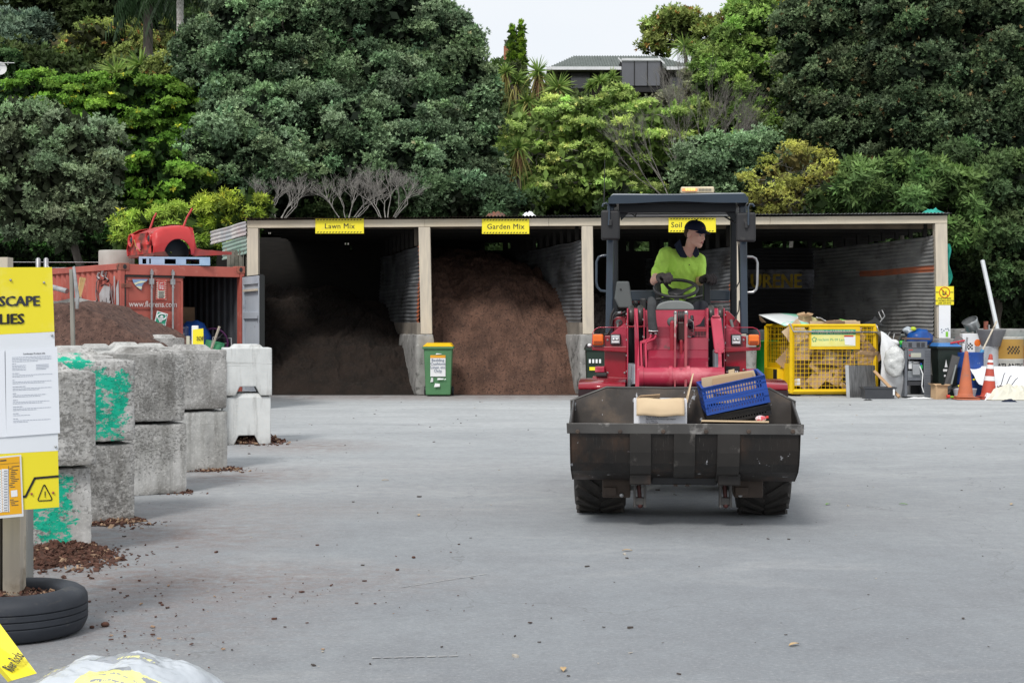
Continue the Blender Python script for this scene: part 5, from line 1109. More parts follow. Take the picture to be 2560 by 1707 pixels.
# posts
for nm,x0,x1,Y,zt,mt in (('post',6,50,7.05,1.75,WOODG),('post',50,70,7.55,1.2,pm('grey_post',(.33,.33,.31),(.24,.24,.22),2,.9,stretch=(5,5,.6),bump=.3,bscale=30)),):
    a,b=W(x0,0,Y).x,W(x1,0,Y).x; mb=MB(); mb.ext([(b,Y,0),(b-.09*.93,Y+.09*.3,0),(b-.09*1.3,Y-.0,0),(b-.045,Y-.035,0)] if False else [(b,Y,0),(a,Y-.0,0),(a,Y+.09,0),(b,Y+.09,0)],(0,0,zt)); mb.build(nm,mt,sb,.004,world=True)
mb=MB(); mb.box(W(-60,0,7.1).x,W(5,0,7.1).x,7.08,7.17,0,1.7); mb.build('post',pm('shaded_post',(.12,.11,.09),(.07,.06,.05),2,.9,stretch=(5,5,.6)),sb,world=True)  # stands for the signpost's shadowed left side, shade put into the wood colour
# ---- tyre planter
ty=thing('tyre','old black car tyre lying flat around the foot of the signposts','tyre',(-2.425,6.95,0)); t_sc=.96; mb=MB(); Ro=.335
prof=[(.20,.03),(.215,.0),(.28,.0),(.315,.015),(Ro-.008,.035),(Ro+.002,.06)]
for k,z_ in enumerate((.08,.115,.148)): prof+=[(Ro+.004,z_-.006),(Ro+.004,z_-.0032),(Ro+.0035,z_-.003),(Ro-.006,z_-.0024),(Ro-.006,z_+.0024),(Ro+.0035,z_+.003),(Ro+.004,z_+.0032),(Ro+.004,z_+.006)]
prof+=[(Ro+.002,.182),(Ro-.01,.205),(.30,.222),(.265,.232),(.235,.228),(.212,.215),(.205,.19),(.225,.15)]
prof=[(a_,b_*t_sc) for a_,b_ in prof]; mb.lathe(prof,72); mb.build('rubber',pm('old_tyre_rubber',(.036,.042,.054),(.024,.028,.036),3,.62,spots=(((.10,.095,.085),5,.6,.75),((.14,.12,.09),2,.62,.8,(1,1,3))),bump=.15,bscale=60,rvar=.1),ty)
mb=MB(); mb.grid(lambda u,v:V((math.cos(u*6.283)*.235*v,math.sin(u*6.283)*.235*v,.165+.012*noise.noise(V((u*9,v*9,0))))),40,8); mb.build('fill',BARKM,ty)
# ---- yellow plank sign lying in the corner, bags
def plank():
    t=thing('plank_sign','yellow plank sign with black lettering leaning in the bottom left corner','sign',(-1.75,4.6,0)); 
    a,b,c,d=W(-60,1478,4.7),W(0,1558,4.7),W(92,1682,4.5),W(30,1700,4.45); a2=W(-110,1540,4.65)
    mb=MB(); mb.ext([a,c,d,a2],(-.02,.02,-.01)); mb.build('board',YB2,t,world=True)
    mb=MB(); u=(c-a).normalized(); v=(a-a2); v=(v-u*v.dot(u)).normalized()
    o=d+(a2-d)*0.0; M=frame(W(10,1649,4.5)+V((0,-.012,.0)),-u*-1 if False else V((u.x,u.y,u.z)),v)
    return t,M,a,c,d,a2
t,M_,a,c,d,a2=plank()
mb=MB(); pv=(c-a).cross(a2-a).normalized(); pv=-pv if pv.y>0 else pv; P0=a+pv*.03
def onp(px,py):
    ray=V(((px-CX)/F,1,-(py-HY)/F)); E=V((0,0,EYE)); return E+ray*((P0-E).dot(pv)/ray.dot(pv))
b0,b1,u0=onp(31,1680),onp(60,1640),onp(3,1640); bl=(b1-b0); 
mb.text('River Rocks',(u0-b0).length*.85,frame(b0,b1-b0,u0-b0),bold=.015,sx=.20); mb.build('lettering',BLK,t,world=True)
PLW=pm('bag_plastic_white',(.56,.60,.64),(.42,.46,.50),3,.28,spots=(((.55,.58,.62),2.2,.5,.7),),bump=.15,bscale=9,bdist=.015,spec=.6)
def bag(label,c,size,rz,mt,seed,tilt=0,group=None,prints=()):
    t=thing('plastic_bag',label,'bag',c,group=group,rot=(R(tilt),0,rz)); mb=MB(); a,b,h=size
    def f(u,v,s_):
        x=(u-.5)*2;y=(v-.5)*2; e=max(0,1-abs(x)**2.6)**.5*max(0,1-abs(y)**2.6)**.5
        z=h/2*e*(1+.22*noise.noise(V((x*2,y*2,seed)))+.06*noise.noise(V((x*7,y*9,seed)))*.35); k=1-.1*(1-e)*(1-abs(x*y))
        cr=.005*abs(noise.noise(V((x*5+y*2,y*3,seed+5))))+.0012*noise.noise(V((x*16,y*7,seed)))
        pinch=1-.12*(abs(x)**4); return V((x*a/2,y*b/2*pinch,h/2+s_*z+(.003*noise.noise(V((x*12,y*12,seed)))-cr)*e))
    mats=[mt]+[p[1] for p in prints]; n0=len(mb.f); mb.grid(lambda u,v:f(u,v,1),150,110)
    for i in range(n0,len(mb.f)):
        k=i-n0; u=((k%150)+.5)/150*2-1; v=((k//150)+.5)/110*2-1
        for j,(reg,_) in enumerate(prints):
            if reg(u+.02*noise.noise(V((v*6,u*6,1))),v+.02*noise.noise(V((u*6,v*6,4)))): mb.mi[i]=j+1
    mb.grid(lambda u,v:f(1-u,v,-1),30,20); mb.build('bag_skin',mats,t); return t
def inq(*q):
    def g(x,y):
        s0=0
        for (a,b),(c,d) in zip(q,q[1:]+q[:1]):
            k=(c-a)*(y-b)-(d-b)*(x-a)
            if s0==0: s0=1 if k>0 else -1
            elif k*s0<0: return False
        return True
    return g
def rows(x0,x1,y0,n,dy,h): return lambda x,y: x0<x<x1 and any(y0+k*dy<y<y0+k*dy+h for k in range(n)) and noise.noise(V((x*40,y*3,0)))>-.1
lab_y=pm('bag_print_yellow',(.80,.76,.22),(.80,.78,.42),4,.25,spec=.6); lab_g=pm('bag_print_grey',(.25,.27,.30),(.36,.38,.41),5,.25,spec=.6)
bag('bulging white plastic bag with yellow and grey printing in the bottom left corner',(-1.10,3.98,.325),(.50,.46,.24),R(-14),PLW,3,0,None,
 [(inq((-.15,-.95),(.95,-.95),(.72,-.38),(-.2,-.30)),lab_y),(inq((-.9,-.5),(-.62,-.75),(-.48,-.25),(-.78,.12)),lab_g),(inq((-.35,-.05),(.5,-.05),(.4,.2),(-.3,.2)),lab_g),(rows(-.05,.42,.02,1,.1,.07),lab_y),(lambda x,y:((x-.2)/.13)**2+((y+.36)/.08)**2<1,lab_g),(lambda x,y:((x-.6)/.1)**2+((y+.44)/.06)**2<1,lab_g),(rows(.0,.6,-.72,2,.13,.03),lab_g),(rows(-.82,-.6,-.3,2,.14,.07),lab_y)])
bag('white plastic bag underneath the bulging bag, at the frame bottom',(-1.05,3.9,.06),(.7,.5,.27),R(-10),PLW,8)
bag('crumpled dark blue plastic bag with yellow print beside the white bag',(-1.42,4.25,.21),(.5,.4,.17),R(-20),pm('bag_plastic_dark',(.03,.04,.06),(.02,.025,.035),3,.2,bump=.5,bscale=10,bdist=.02,spec=.7),12,prints=[(inq((-.1,.0),(.3,-.1),(.3,.5),(-.1,.5)),YEL_S),(inq((.5,-.1),(.8,-.2),(.75,.1),(.5,.25)),YEL_S)])
bag('dark plastic bag lying under the crumpled blue bag',(-1.42,4.2,.02),(.55,.45,.2),R(-10),bpy.data.materials['bag_plastic_dark'],15)
# ================================================================== wheel loader
LR_=-R(5.2); LO=V((1.353,11.4,0)); _s,_c=math.sin(R(5.2)),math.cos(R(5.2))
def L(px,py,yl):
    dx=(px-CX)/F; Y=(yl+LO.x*_s+LO.y*_c)/(dx*_s+_c); X=dx*Y
    return V(((X-LO.x)*_c-(Y-LO.y)*_s, yl, EYE-(py-HY)*Y/F))
def q1(x,y,yl): return L(1400+x/3.408,440+y/3.408,yl)
def q2(x,y,yl): return L(1400+x/3.408,860+y/3.408,yl)
def q3(x,y,yl): return L(1460+x/5.113,740+y/5.113,yl)
ldr=thing('wheel_loader','compact crimson wheel loader carrying rubbish in its black front bucket','wheel loader',LO,rotz=LR_)
CRIM=pm('loader_crimson',(.30,.0025,.017),(.25,.002,.013),1.2,.28,coat=.5,rvar=.06)
PINK=pm('loader_faded_crimson',(.45,.030,.070),(.36,.02,.05),2.2,.42,spots=(((.60,.17,.2),3,.56,.72),((.10,.03,.035),9,.60,.70),((.5,.42,.38),26,.70,.72)),coat=.3,rvar=.1,bump=.05)
STEEL=pm('bucket_steel',(.024,.019,.016),(.012,.010,.009),2.2,.5,.0,spots=(((.075,.042,.026),3.2,.52,.75,(1,1,.5)),((.40,.40,.42),17,.655,.675,(1,1,.5)),((.06,.055,.05),28,.6,.68,(4,1,.25)),((.010,.010,.010),1.7,.5,.7,(1.5,1,.5))),bump=.15,rvar=.15)
STEELI=pm('bucket_steel_inside',(.105,.092,.085),(.055,.048,.043),2.4,.5,.0,spots=(((.16,.12,.09),3,.5,.7),((.55,.57,.6),15,.645,.665,(1,1,.45)),((.045,.042,.04),4,.6,.7)),bump=.2,rvar=.1)
STEELL=pm('lip_steel',(.085,.082,.078),(.055,.052,.05),3,.42,.4,rvar=.1,spots=(((.22,.21,.2),6,.6,.7),))
NAVY=pm('rops_blue_grey',(.028,.045,.068),(.022,.036,.055),2,.3,coat=.4); NAVYD=pm('rops_dark',(.012,.015,.02),None,2,.45)
BLKP=pm('black_plastic',(.022,.022,.024),(.03,.03,.03),4,.5); RUB=pm('loader_tyre',(.026,.024,.023),(.045,.040,.036),4,.85,spots=(((.075,.065,.055),2.5,.55,.75),),bump=.3,bscale=40)
GREYP=pm('grey_plastic',(.20,.22,.215),(.17,.185,.18),3,.55); GREYD=pm('grey_plastic_dark',(.10,.11,.11),(.08,.09,.09),3,.6); CHR=pm('bare_metal',(.5,.5,.5),(.3,.3,.3),6,.3,.85)
AMB=pm('amber_lens',(.85,.18,.01),(.75,.14,.01),6,.25,coat=.5); LENS=pm('lamp_lens',(.6,.62,.65),(.4,.42,.45),20,.15,.3,spec=.8); RUSTB=pm('rusty_bracket',(.085,.062,.048),(.05,.038,.032),4,.8,bump=.2)
def lp(name,mt,parent=None,m=None,**k): return m.build(name,mt,parent or ldr,**k)
# wheels
def wheel(x,y):
    t=MB(); r=.46; w=.2; ax=Matrix.Translation(V((x,y,r)))@Euler((0,R(90),0)).to_matrix().to_4x4()
    t.lathe([(.25,-w*.8),(.33,-w*.98),(.40,-w),(.438,-w*.86),(.445,-w*.5),(.447,0),(.445,w*.5),(.438,w*.86),(.40,w),(.33,w*.98),(.25,w*.8)],48,M=ax)
    for k in range(22):
        for s_ in (-1,1):
            a=(k+.25*s_)/22*2*math.pi; T=ax@Matrix.Rotation(a,4,'Z')@Matrix.Translation(V((.447,0,s_*w*.48)))@Matrix.Rotation(s_*R(38),4,'X')
            t.cb((0,0,0),(.034,.034,w*1.05),M=T)
    ty=t.build('tyre',RUB,None); 
    rm=MB(); sg=-1 if x<0 else 1
    rm.lathe([(.255,sg*w*.75),(.24,sg*w*.7),(.22,sg*w*.3),(.12,sg*w*.25),(.11,sg*w*.5),(.02,sg*w*.5)],32,M=ax)
    wh=bpy.data.objects.new('wheel',None); COL.objects.link(wh); wh.parent=ldr
    ty.parent=wh; o=rm.build('rim',PINK,wh)
for x in (-.64,.64):
    for y in (0,1.72): wheel(x,y)
# bucket
BW=.845; lip=q2(1070,678,-1.2); bz_=lip.z
prof=[(-1.19,.735),(-1.15,.60),(-1.10,.50),(-1.03,.435),(-.94,.40),(-.80,.345),(-.70,.36),(-.655,.50),(-.65,.80),(-.665,1.03-.02)]
def zoff(y,z): return (y,z)
inner=[(-.685,1.01),(-.672,.80),(-.68,.52),(-.72,.39),(-.81,.372),(-.93,.425),(-1.01,.46),(-1.075,.52),(-1.125,.61),(-1.165,.735)]
CXB=(q2(55,700,-1.2).x+q2(2080,700,-1.2).x)/2; HWL=(q2(2080,700,-1.2).x-q2(55,700,-1.2).x)/2; BW=HWL-.022
dz=bz_-.795
bk=MB(); 
outer=[V((CXB-BW+.30*0,y,z+dz)) for y,z in prof]
def strip(m,pr,x0,x1,off=0,mi=0):
    for (a,b),(c,d) in zip(pr,pr[1:]): m.add([(x0,a,b+dz),(x1,a,b+dz),(x1,c,d+dz),(x0,c,d+dz)],[(0,1,2,3)],mi,True)
bo_=MB(); strip(bo_,prof[:9],CXB-BW,CXB+BW); shell=bo_.build('shell',STEEL,None,solid=.0)
bi=MB(); strip(bi,inner[1:],CXB-BW+.012,CXB+BW-.012); 
bucket=bpy.data.objects.new('bucket',None); COL.objects.link(bucket); bucket.parent=ldr
shell.parent=bucket; bi.build('inner_shell',STEELI,bucket)
# back plate with cut corners
ya=-.67; zc1=q2(85,490,ya).z; zt1=q2(400,370,ya).z; xa,xb=q2(400,370,ya).x,q2(1785,370,ya).x; xl_=q2(88,490,ya).x; xr_=q2(2008,505,ya).x
m=MB(); tp=[]
for i in range(15):
    t=i/14; tp.append((xa+(xb-xa)*t,ya,zt1-.004*noise.noise(V((t*6,0,0)))-.006*abs(math.sin(t*5))))
m.ext([(xl_,ya,.78+dz),(xr_,ya,.78+dz),(xr_,ya,zc1)]+tp[::-1]+[(xl_,ya,zc1)],(0,.014,0)); m.build('back_plate',STEELI,bucket)
m=MB(); m.tube([(xl_,ya+.007,zc1+.003)]+[(a,b+.007,c+.003) for a,b,c in tp]+[(xr_,ya+.007,zc1+.003)],.011,6); m.build('rim_bar',STEELL,bucket)
for s_ in (-1,1):
    x=CXB+s_*BW; m=MB(); pl=[V((x,y,z+dz)) for y,z in prof[:9]]+[V((x,ya,zc1)),V((x,-1.195,.79+dz))]
    m.ext(pl,(-s_*.014,0,0)); m.build('side_plate',STEEL,bucket)
    m=MB(); m.tube([(x-s_*.007,-1.195,.79+dz),(x-s_*.007,ya,zc1+.004)],.012,6); m.build('side_rim',STEELL,bucket)
m=MB(); m.ext([(CXB-HWL,-1.2,bz_),(CXB+HWL,-1.2,bz_),(CXB+HWL-.004,-1.205,bz_-.075),(CXB-HWL+.004,-1.205,bz_-.075)],(0,.022,0)); cut=m.build('cutting_edge',STEELL,bucket,bevel=.004)
m=MB()
for x in (150,512,880,1245,1608,1985): p=q2(x,745,-1.21); m.lathe([(.016,0),(.013,.006),(.006,.004),(.002,.004)],14,M=Matrix.Translation(p)@Euler((R(90),0,0)).to_matrix().to_4x4())
m.build('plough_bolts',RUSTB,cut)
def strap(x0,x1,k0,k1,nm='wear_strap'):
    a=q2(x0,900,-1.15).x; b=q2(x1,900,-1.15).x; m=MB(); pr=[]
    for (y,z) in prof[k0:k1]: c=V((y+.9,z-.75)).normalized() if False else V((-.6,-.5)).normalized(); pr.append((y-.016*1,z-.016))
    pr2=[(y+.02,z+.01) for y,z in pr]
    m.ext([V((a,y,z+dz)) for y,z in pr]+[V((a,y,z+dz)) for y,z in pr2[::-1]],(b-a,0,0)); m.build(nm,STEELI if nm!='wear_strap' else pm('strap_steel_%d'%x0,(.036,.032,.029),(.022,.020,.018),3,.5,.0,spots=(((.13,.12,.11),6,.6,.7),)),bucket)
strap(595,775,0,6); strap(970,1150,0,5); strap(1340,1530,0,6)
for (a,b) in ((595,775),(1340,1530)):
    m=MB(); p,r_=q2(a,900,-.9),q2(b,900,-.9); m.box(p.x,r_.x,-1.0,-.93,.33,.42+dz); m.build('hook_plate',STEEL,bucket,bevel=.01)
m=MB(); p,r_=q2(778,1110,-.86),q2(1336,1195,-.80); m.box(p.x,r_.x,-.86,-.78,r_.z,p.z); m.build('heel_plate',BLK,bucket,bevel=.01)
m=MB()
for k_ in (985,1085): p=q2(k_,1202,-.865); m.cb(p,(.03,.02,.014))
m.build('heel_studs',RUSTB,bucket)
for (a,b,c,d) in ((360,600,1110,1310),(1480,1730,1110,1310)):
    p,r_=q2(a,c,-.72),q2(b,d,-.72); m=MB(); m.box(p.x,r_.x,-.72,-.55,r_.z,p.z); hb_=m.build('hitch_bracket',RUSTB,bucket,bevel=.012)
    c2=q2((a+b)/2+(45 if a<1000 else -70),1285,-.725); m=MB(); m.lathe([(.017,-.01),(.017,.01),(.002,.01)],12,M=Matrix.Translation(c2)@Euler((R(90),0,0)).to_matrix().to_4x4()); m.build('pin',CHR,hb_)
    m=MB(); mid=q2((a+b)/2,1230,-.73); m.box(p.x+.01,mid.x,-.745,-.72,r_.z+.02,mid.z+.01); m.build('hitch_plate',RUSTB,hb_,bevel=.004)
for a in (625,1355):
    m=MB()
    for dx_ in (0,88): p,r_=q2(a+dx_,1195,-.86),q2(a+dx_+22,1390,-.86); m.box(p.x,r_.x,-.88,-.78,r_.z,p.z+.03)
    p,r_=q2(a+10,1290,-.86),q2(a+100,1370,-.86); m.box(p.x,r_.x,-.87,-.80,r_.z,p.z-.015); hk=m.build('coupling_hook',STEELL,bucket,bevel=.006)
    m=MB(); p=q2(a+45,1200,-.84); r_=q2(a+60,1370,-.84); m.tube([p,r_],.016,10); m.ball(q2(a+58,1372,-.85),.022); m.build('red_pin',pm('dull_red_pin',(.06,.015,.013),None,5,.6),hk)
# chassis below and behind
m=MB(); m.box(-.40,.40,-.35,.55,.42,1.0); m.box(-.30,.30,.5,2.6,.45,1.0); m.build('chassis',GALVD,ldr,bevel=.02)
for y in (0,1.72): m=MB(); m.tube([(-.6,y,.46),(.6,y,.46)],.075,14); m.build('axle',NAVYD,ldr)
m=MB(); m.box(-.52,.52,2.05,3.0,.75,1.55); m.build('engine_hood',CRIM,ldr,bevel=.06)
m=MB(); m.box(-.56,.56,2.9,3.15,.5,1.1); m.build('counterweight',NAVYD,ldr,bevel=.05)
m=MB(); m.box(-.55,.55,.72,2.05,.95,1.05); m.build('cab_floor',NAVYD,ldr,bevel=.01)
# boom centre panel, front tower
def surf(pts_l,pts_r,mt,nm,n=1):
    m=MB(); k=len(pts_l)
    m.add(pts_l+pts_r,[(i,k+i,k+i+1,i+1) for i in range(k-1)],0,False); return m.build(nm,mt,ldr,solid=.012)
ys=[(395,.34),(530,.33),(545,.27),(690,.20),(705,.13),(800,.05),(815,.02),(930,-.24)]
surf([q3(800 if y<700 else 815,y,d) for y,d in ys],[q3(1585,y,d) for y,d in ys],pm('boom_shaded_crimson',(.30,.016,.042),(.22,.010,.03),2.2,.4,spots=(((.5,.16,.19),3,.6,.75),((.08,.03,.03),7,.64,.72)),coat=.3),'boom_panel')  # crimson darkened as painted shading, to set the boom apart from the arms
m=MB(); a=[q3(775,180,.66),q3(1585,180,.66),q3(1540,262,.655),q3(1485,355,.645),q3(1395,400,.64),q3(775,400,.64)]; m.ext(a,(0,.02,0)); m.build('bonnet_panel',PINK,ldr)
m=MB(); m.ext([q3(560,400,.74),q3(1800,400,.74),q3(1800,1000,.74),q3(560,1000,.74)],(0,.02,0)); m.build('bulkhead',NAVYD,ldr)
surf([q3(800,400,.60),q3(800,520,.36)],[q3(1570,400,.60),q3(1570,520,.36)],CRIM,'boom_saddle')
for x0,x1,y0,y1,nm in ((548,566,157,1150,'tower_plate'),(760,776,160,930,'tower_plate'),(1565,1592,160,940,'tower_plate'),(1785,1800,157,1010,'tower_plate')):
    m=MB(); a,b,c,d=q3(x0,y0,.33),q3(x1,y0,.33),q3(x1,y1,.25),q3(x0,y1,.25); m.ext([a,b,c,d],(0,.34,0)); m.build(nm,PINK,ldr,bevel=.003)
for x0,x1 in ((548,776),(1565,1800)):
    m=MB(); a,b=q3(x0,156,.40),q3(x1,166,.40); m.box(a.x,b.x,.40,.66,b.z,a.z); m.build('tower_top',PINK,ldr,bevel=.003)
    for f_ in (.25,.75):
        c=q3(x0+(x1-x0)*f_,250,.45); m=MB(); m.lathe([(.02,-.026),(.075,-.026),(.085,-.015),(.085,.015),(.075,.026),(.02,.026)],24,M=Matrix.Translation(c)@Euler((0,R(90),0)).to_matrix().to_4x4()); m.build('pivot_boss',pm('greasy_black',(.03,.027,.026),(.07,.06,.055),8,.35) if (x0,f_)==(548,.25) else bpy.data.materials['greasy_black'],ldr)
m=MB(); m.ext([q3(640,165,.32),q3(688,165,.32),q3(700,560,.12),q3(718,1165,-.30),q3(655,1165,-.30),q3(648,700,.05)],(0,.05,0)); m.build('lift_arm',PINK,ldr,bevel=.004)
# cross tube with sleeves
c0,c1=q3(705,1038,-.30),q3(1790,1038,-.30); m=MB(); m.tube([c0,c1],.079,32); ct=m.build('cross_tube',PINK,ldr)
for x0,x1 in ((1085,1130),(1308,1352),(705,760)):
    m=MB(); a,b=q3(x0,1036,-.30),q3(x1,1036,-.30); m.tube([a,b],.088,32); m.build('tube_sleeve',PINK,ct,bevel=.004)
# Z-linkage
for x0,x1 in ((1148,1192),(1280,1335)):
    m=MB(); a,b,c,d=q3(x0+5,190,.20),q3(x1-10,190,.20),q3(x1-18,1165,-.44),q3(x0+3,1165,-.44)
    m.ext([a,b,c,d],(0,.09,0)); m.build('link_plate',pm('worn_link_%d'%x0,(.30,.05,.06),(.22,.04,.05),3,.45,spots=(((.34,.31,.28),4,.58,.64,(2,1,.5)),)),ldr,bevel=.006)
    m=MB(); a,b=q3(x0,188,.185),q3(x1,330,.16); m.box(a.x,b.x,.17,.30,b.z,a.z); m.build('link_head',CHR,ldr,bevel=.012)
m=MB(); a,b=q3(1195,0,.24).x,q3(1283,0,.24).x; cz=q3(1240,262,.24).z
for k in range(3): xx=a+(b-a)*(k/3); m.tube([(xx+.001,.24,cz),(xx+(b-a)/3-.002,.24,cz)],.048,24)
m.build('roller',BLKP,ldr)
m=MB(); m.box(q3(1197,0,.2).x,q3(1285,0,.2).x,.20,.38,q3(0,570,.3).z,q3(0,330,.3).z); m.build('tilt_cylinder',pm('oily_brown',(.05,.02,.018),None,5,.4),ldr,bevel=.01)
for x0,x1,y0,y1,d in ((1098,1150,330,795,.18),(1222,1262,560,800,.14)):
    m=MB(); a,b=q3(x0,y0,d),q3(x1,y1,d-.05); m.box(a.x,b.x,d-.05,d+.1,b.z,a.z); m.build('link_support',CRIM,ldr,bevel=.006)
m=MB(); m.lathe([(.012,-.01),(.036,-.01),(.042,.0),(.036,.01),(.012,.01)],24,M=Matrix.Translation(q3(1128,330,.2))@Euler((R(90),0,0)).to_matrix().to_4x4()); m.build('link_washer',GREYD,ldr)
# right tilt cylinder with cover
m=MB(); a0,a1,b0,b1=q3(1618,275,.22),q3(1755,275,.22),q3(1662,690,.02),q3(1800,690,.02)
pts=[]
for t in [i/8 for i in range(9)]:
    ang=math.pi*(1-t); pts.append((t,math.sin(ang)))
cv=[q3(1620,285,.20),q3(1640,262,.21),q3(1735,262,.21),q3(1755,285,.20),q3(1800,660,.03),q3(1790,700,.01),q3(1760,722,.0),q3(1705,722,.0),q3(1672,700,.01),q3(1662,660,.03)]
m.ext(cv,(0,.05,0)); m.build('cylinder_cover',PINK,ldr,bevel=.012,seg=3)
m=MB(); m.tube([q3(1640,262,.2),q3(1735,262,.2)],.009,8); m.tube([q3(1668,705,.0),q3(1690,722,-.005),q3(1770,722,-.005),q3(1794,700,.0)],.009,8); m.build('cover_rim',PINK,ldr)
m=MB(); m.tube([q3(1692,180,.30),q3(1695,275,.2)],.018,12); m.build('cylinder_rod_top',PINK,ldr)
m=MB(); m.ext([q3(1712,690,-.0),q3(1756,690,-.0),q3(1770,1020,-.27),q3(1708,1020,-.27),q3(1722,900,-.1)],(0,.05,0)); m.build('cylinder_arm',PINK,ldr,bevel=.004)
m=MB(); m.tube([q3(1728,300,.25),q3(1740,700,.06)],.03,12); m.build('cylinder_barrel',NAVYD,ldr)
CYG=pm('cylinder_grey',(.26,.28,.3),(.15,.16,.18),4,.4,.4)
for a_,b_,r_ in ((q3(1690,700,.3),q3(1690,1000,.15),.03),(q3(660,900,.1),q3(650,1150,.0),.035),(q3(625,860,.2),q3(615,1160,.2),.04)):
    m=MB(); m.tube([a_,b_],r_,12); m.build('hydraulic_cylinder',CYG,ldr)
# hoses
m=MB(); m.tube([q3(858,50,.30),q3(868,80,.26),q3(862,180,.22),q3(868,300,.2),q3(880,400,.18),q3(885,470,.16)],[.03,.037,.035,.036,.038,.036],14); sl=m.build('hose_sleeve',pm('grey_fabric_sleeve',(.055,.058,.06),(.035,.037,.04),10,.95,bump=.8,bscale=30,bdist=.01),ldr)
m=MB(); m.tube([q3(825,445,.12),q3(885,452,.11),q3(945,448,.12)],.006,6); m.build('strap',CHR,sl)
for pts in ([(855,478),(852,530),(830,555),(750,580),(728,600),(728,640),(738,900),(748,1165)],[(918,478),(915,520),(895,550),(820,580),(795,600),(788,640),(798,900),(806,1165)]):
    m=MB(); m.tube([q3(a,b,.15-.45*max(0,(b-500)/660)) for a,b in pts],.0095,10); m.build('steel_pipe',PINK,ldr)
    m=MB(); m.tube([q3(pts[0][0],472,.15),q3(pts[0][0],500,.15)],.013,8); m.build('pipe_fitting',CHR,ldr)
m=MB(); a,b=q3(714,575,.085),q3(806,606,.085); m.box(a.x,b.x,.07,.12,b.z,a.z); m.build('pipe_clamp',PINK,ldr,bevel=.004)
# grille box, dark clutter of valves
a,b=q3(1405,408,.33),q3(1575,632,.33); m=MB(); m.box(a.x,b.x,.33,.45,b.z,a.z); gb=m.build('grille_box',CRIM,ldr,bevel=.005)
m=MB()
for r_ in range(9):
    for c_ in range(4):
        p=q3(1416+c_*37,455+r_*19,.326); w_=q3(1416+c_*37+31,455+r_*19+9,.326); m.box(p.x,w_.x,.324,.3295,w_.z,p.z)
m.build('grille_slots',BLK,gb)
for i in range(26):
    p=q3(random.uniform(1325,1398),random.uniform(300,650),random.uniform(.3,.42)); m=MB()
    if i%3: m.tube([p,p+V((random.uniform(-.03,.03),random.uniform(-.03,.03),random.uniform(-.06,.06)))],random.uniform(.008,.02),8)
    else: m.cb(p,(random.uniform(.02,.04),.03,random.uniform(.02,.05)),(random.random(),random.random(),0))
    m.build('valve_fitting',NAVYD if i%4 else CHR,ldr)
m=MB(); m.tube([q3(1350,300,.28),q3(1395,330,.27),q3(1400,400,.27),q3(1395,480,.27),q3(1340,495,.28)],.004,6); m.build('thin_pipe',CHR,ldr)
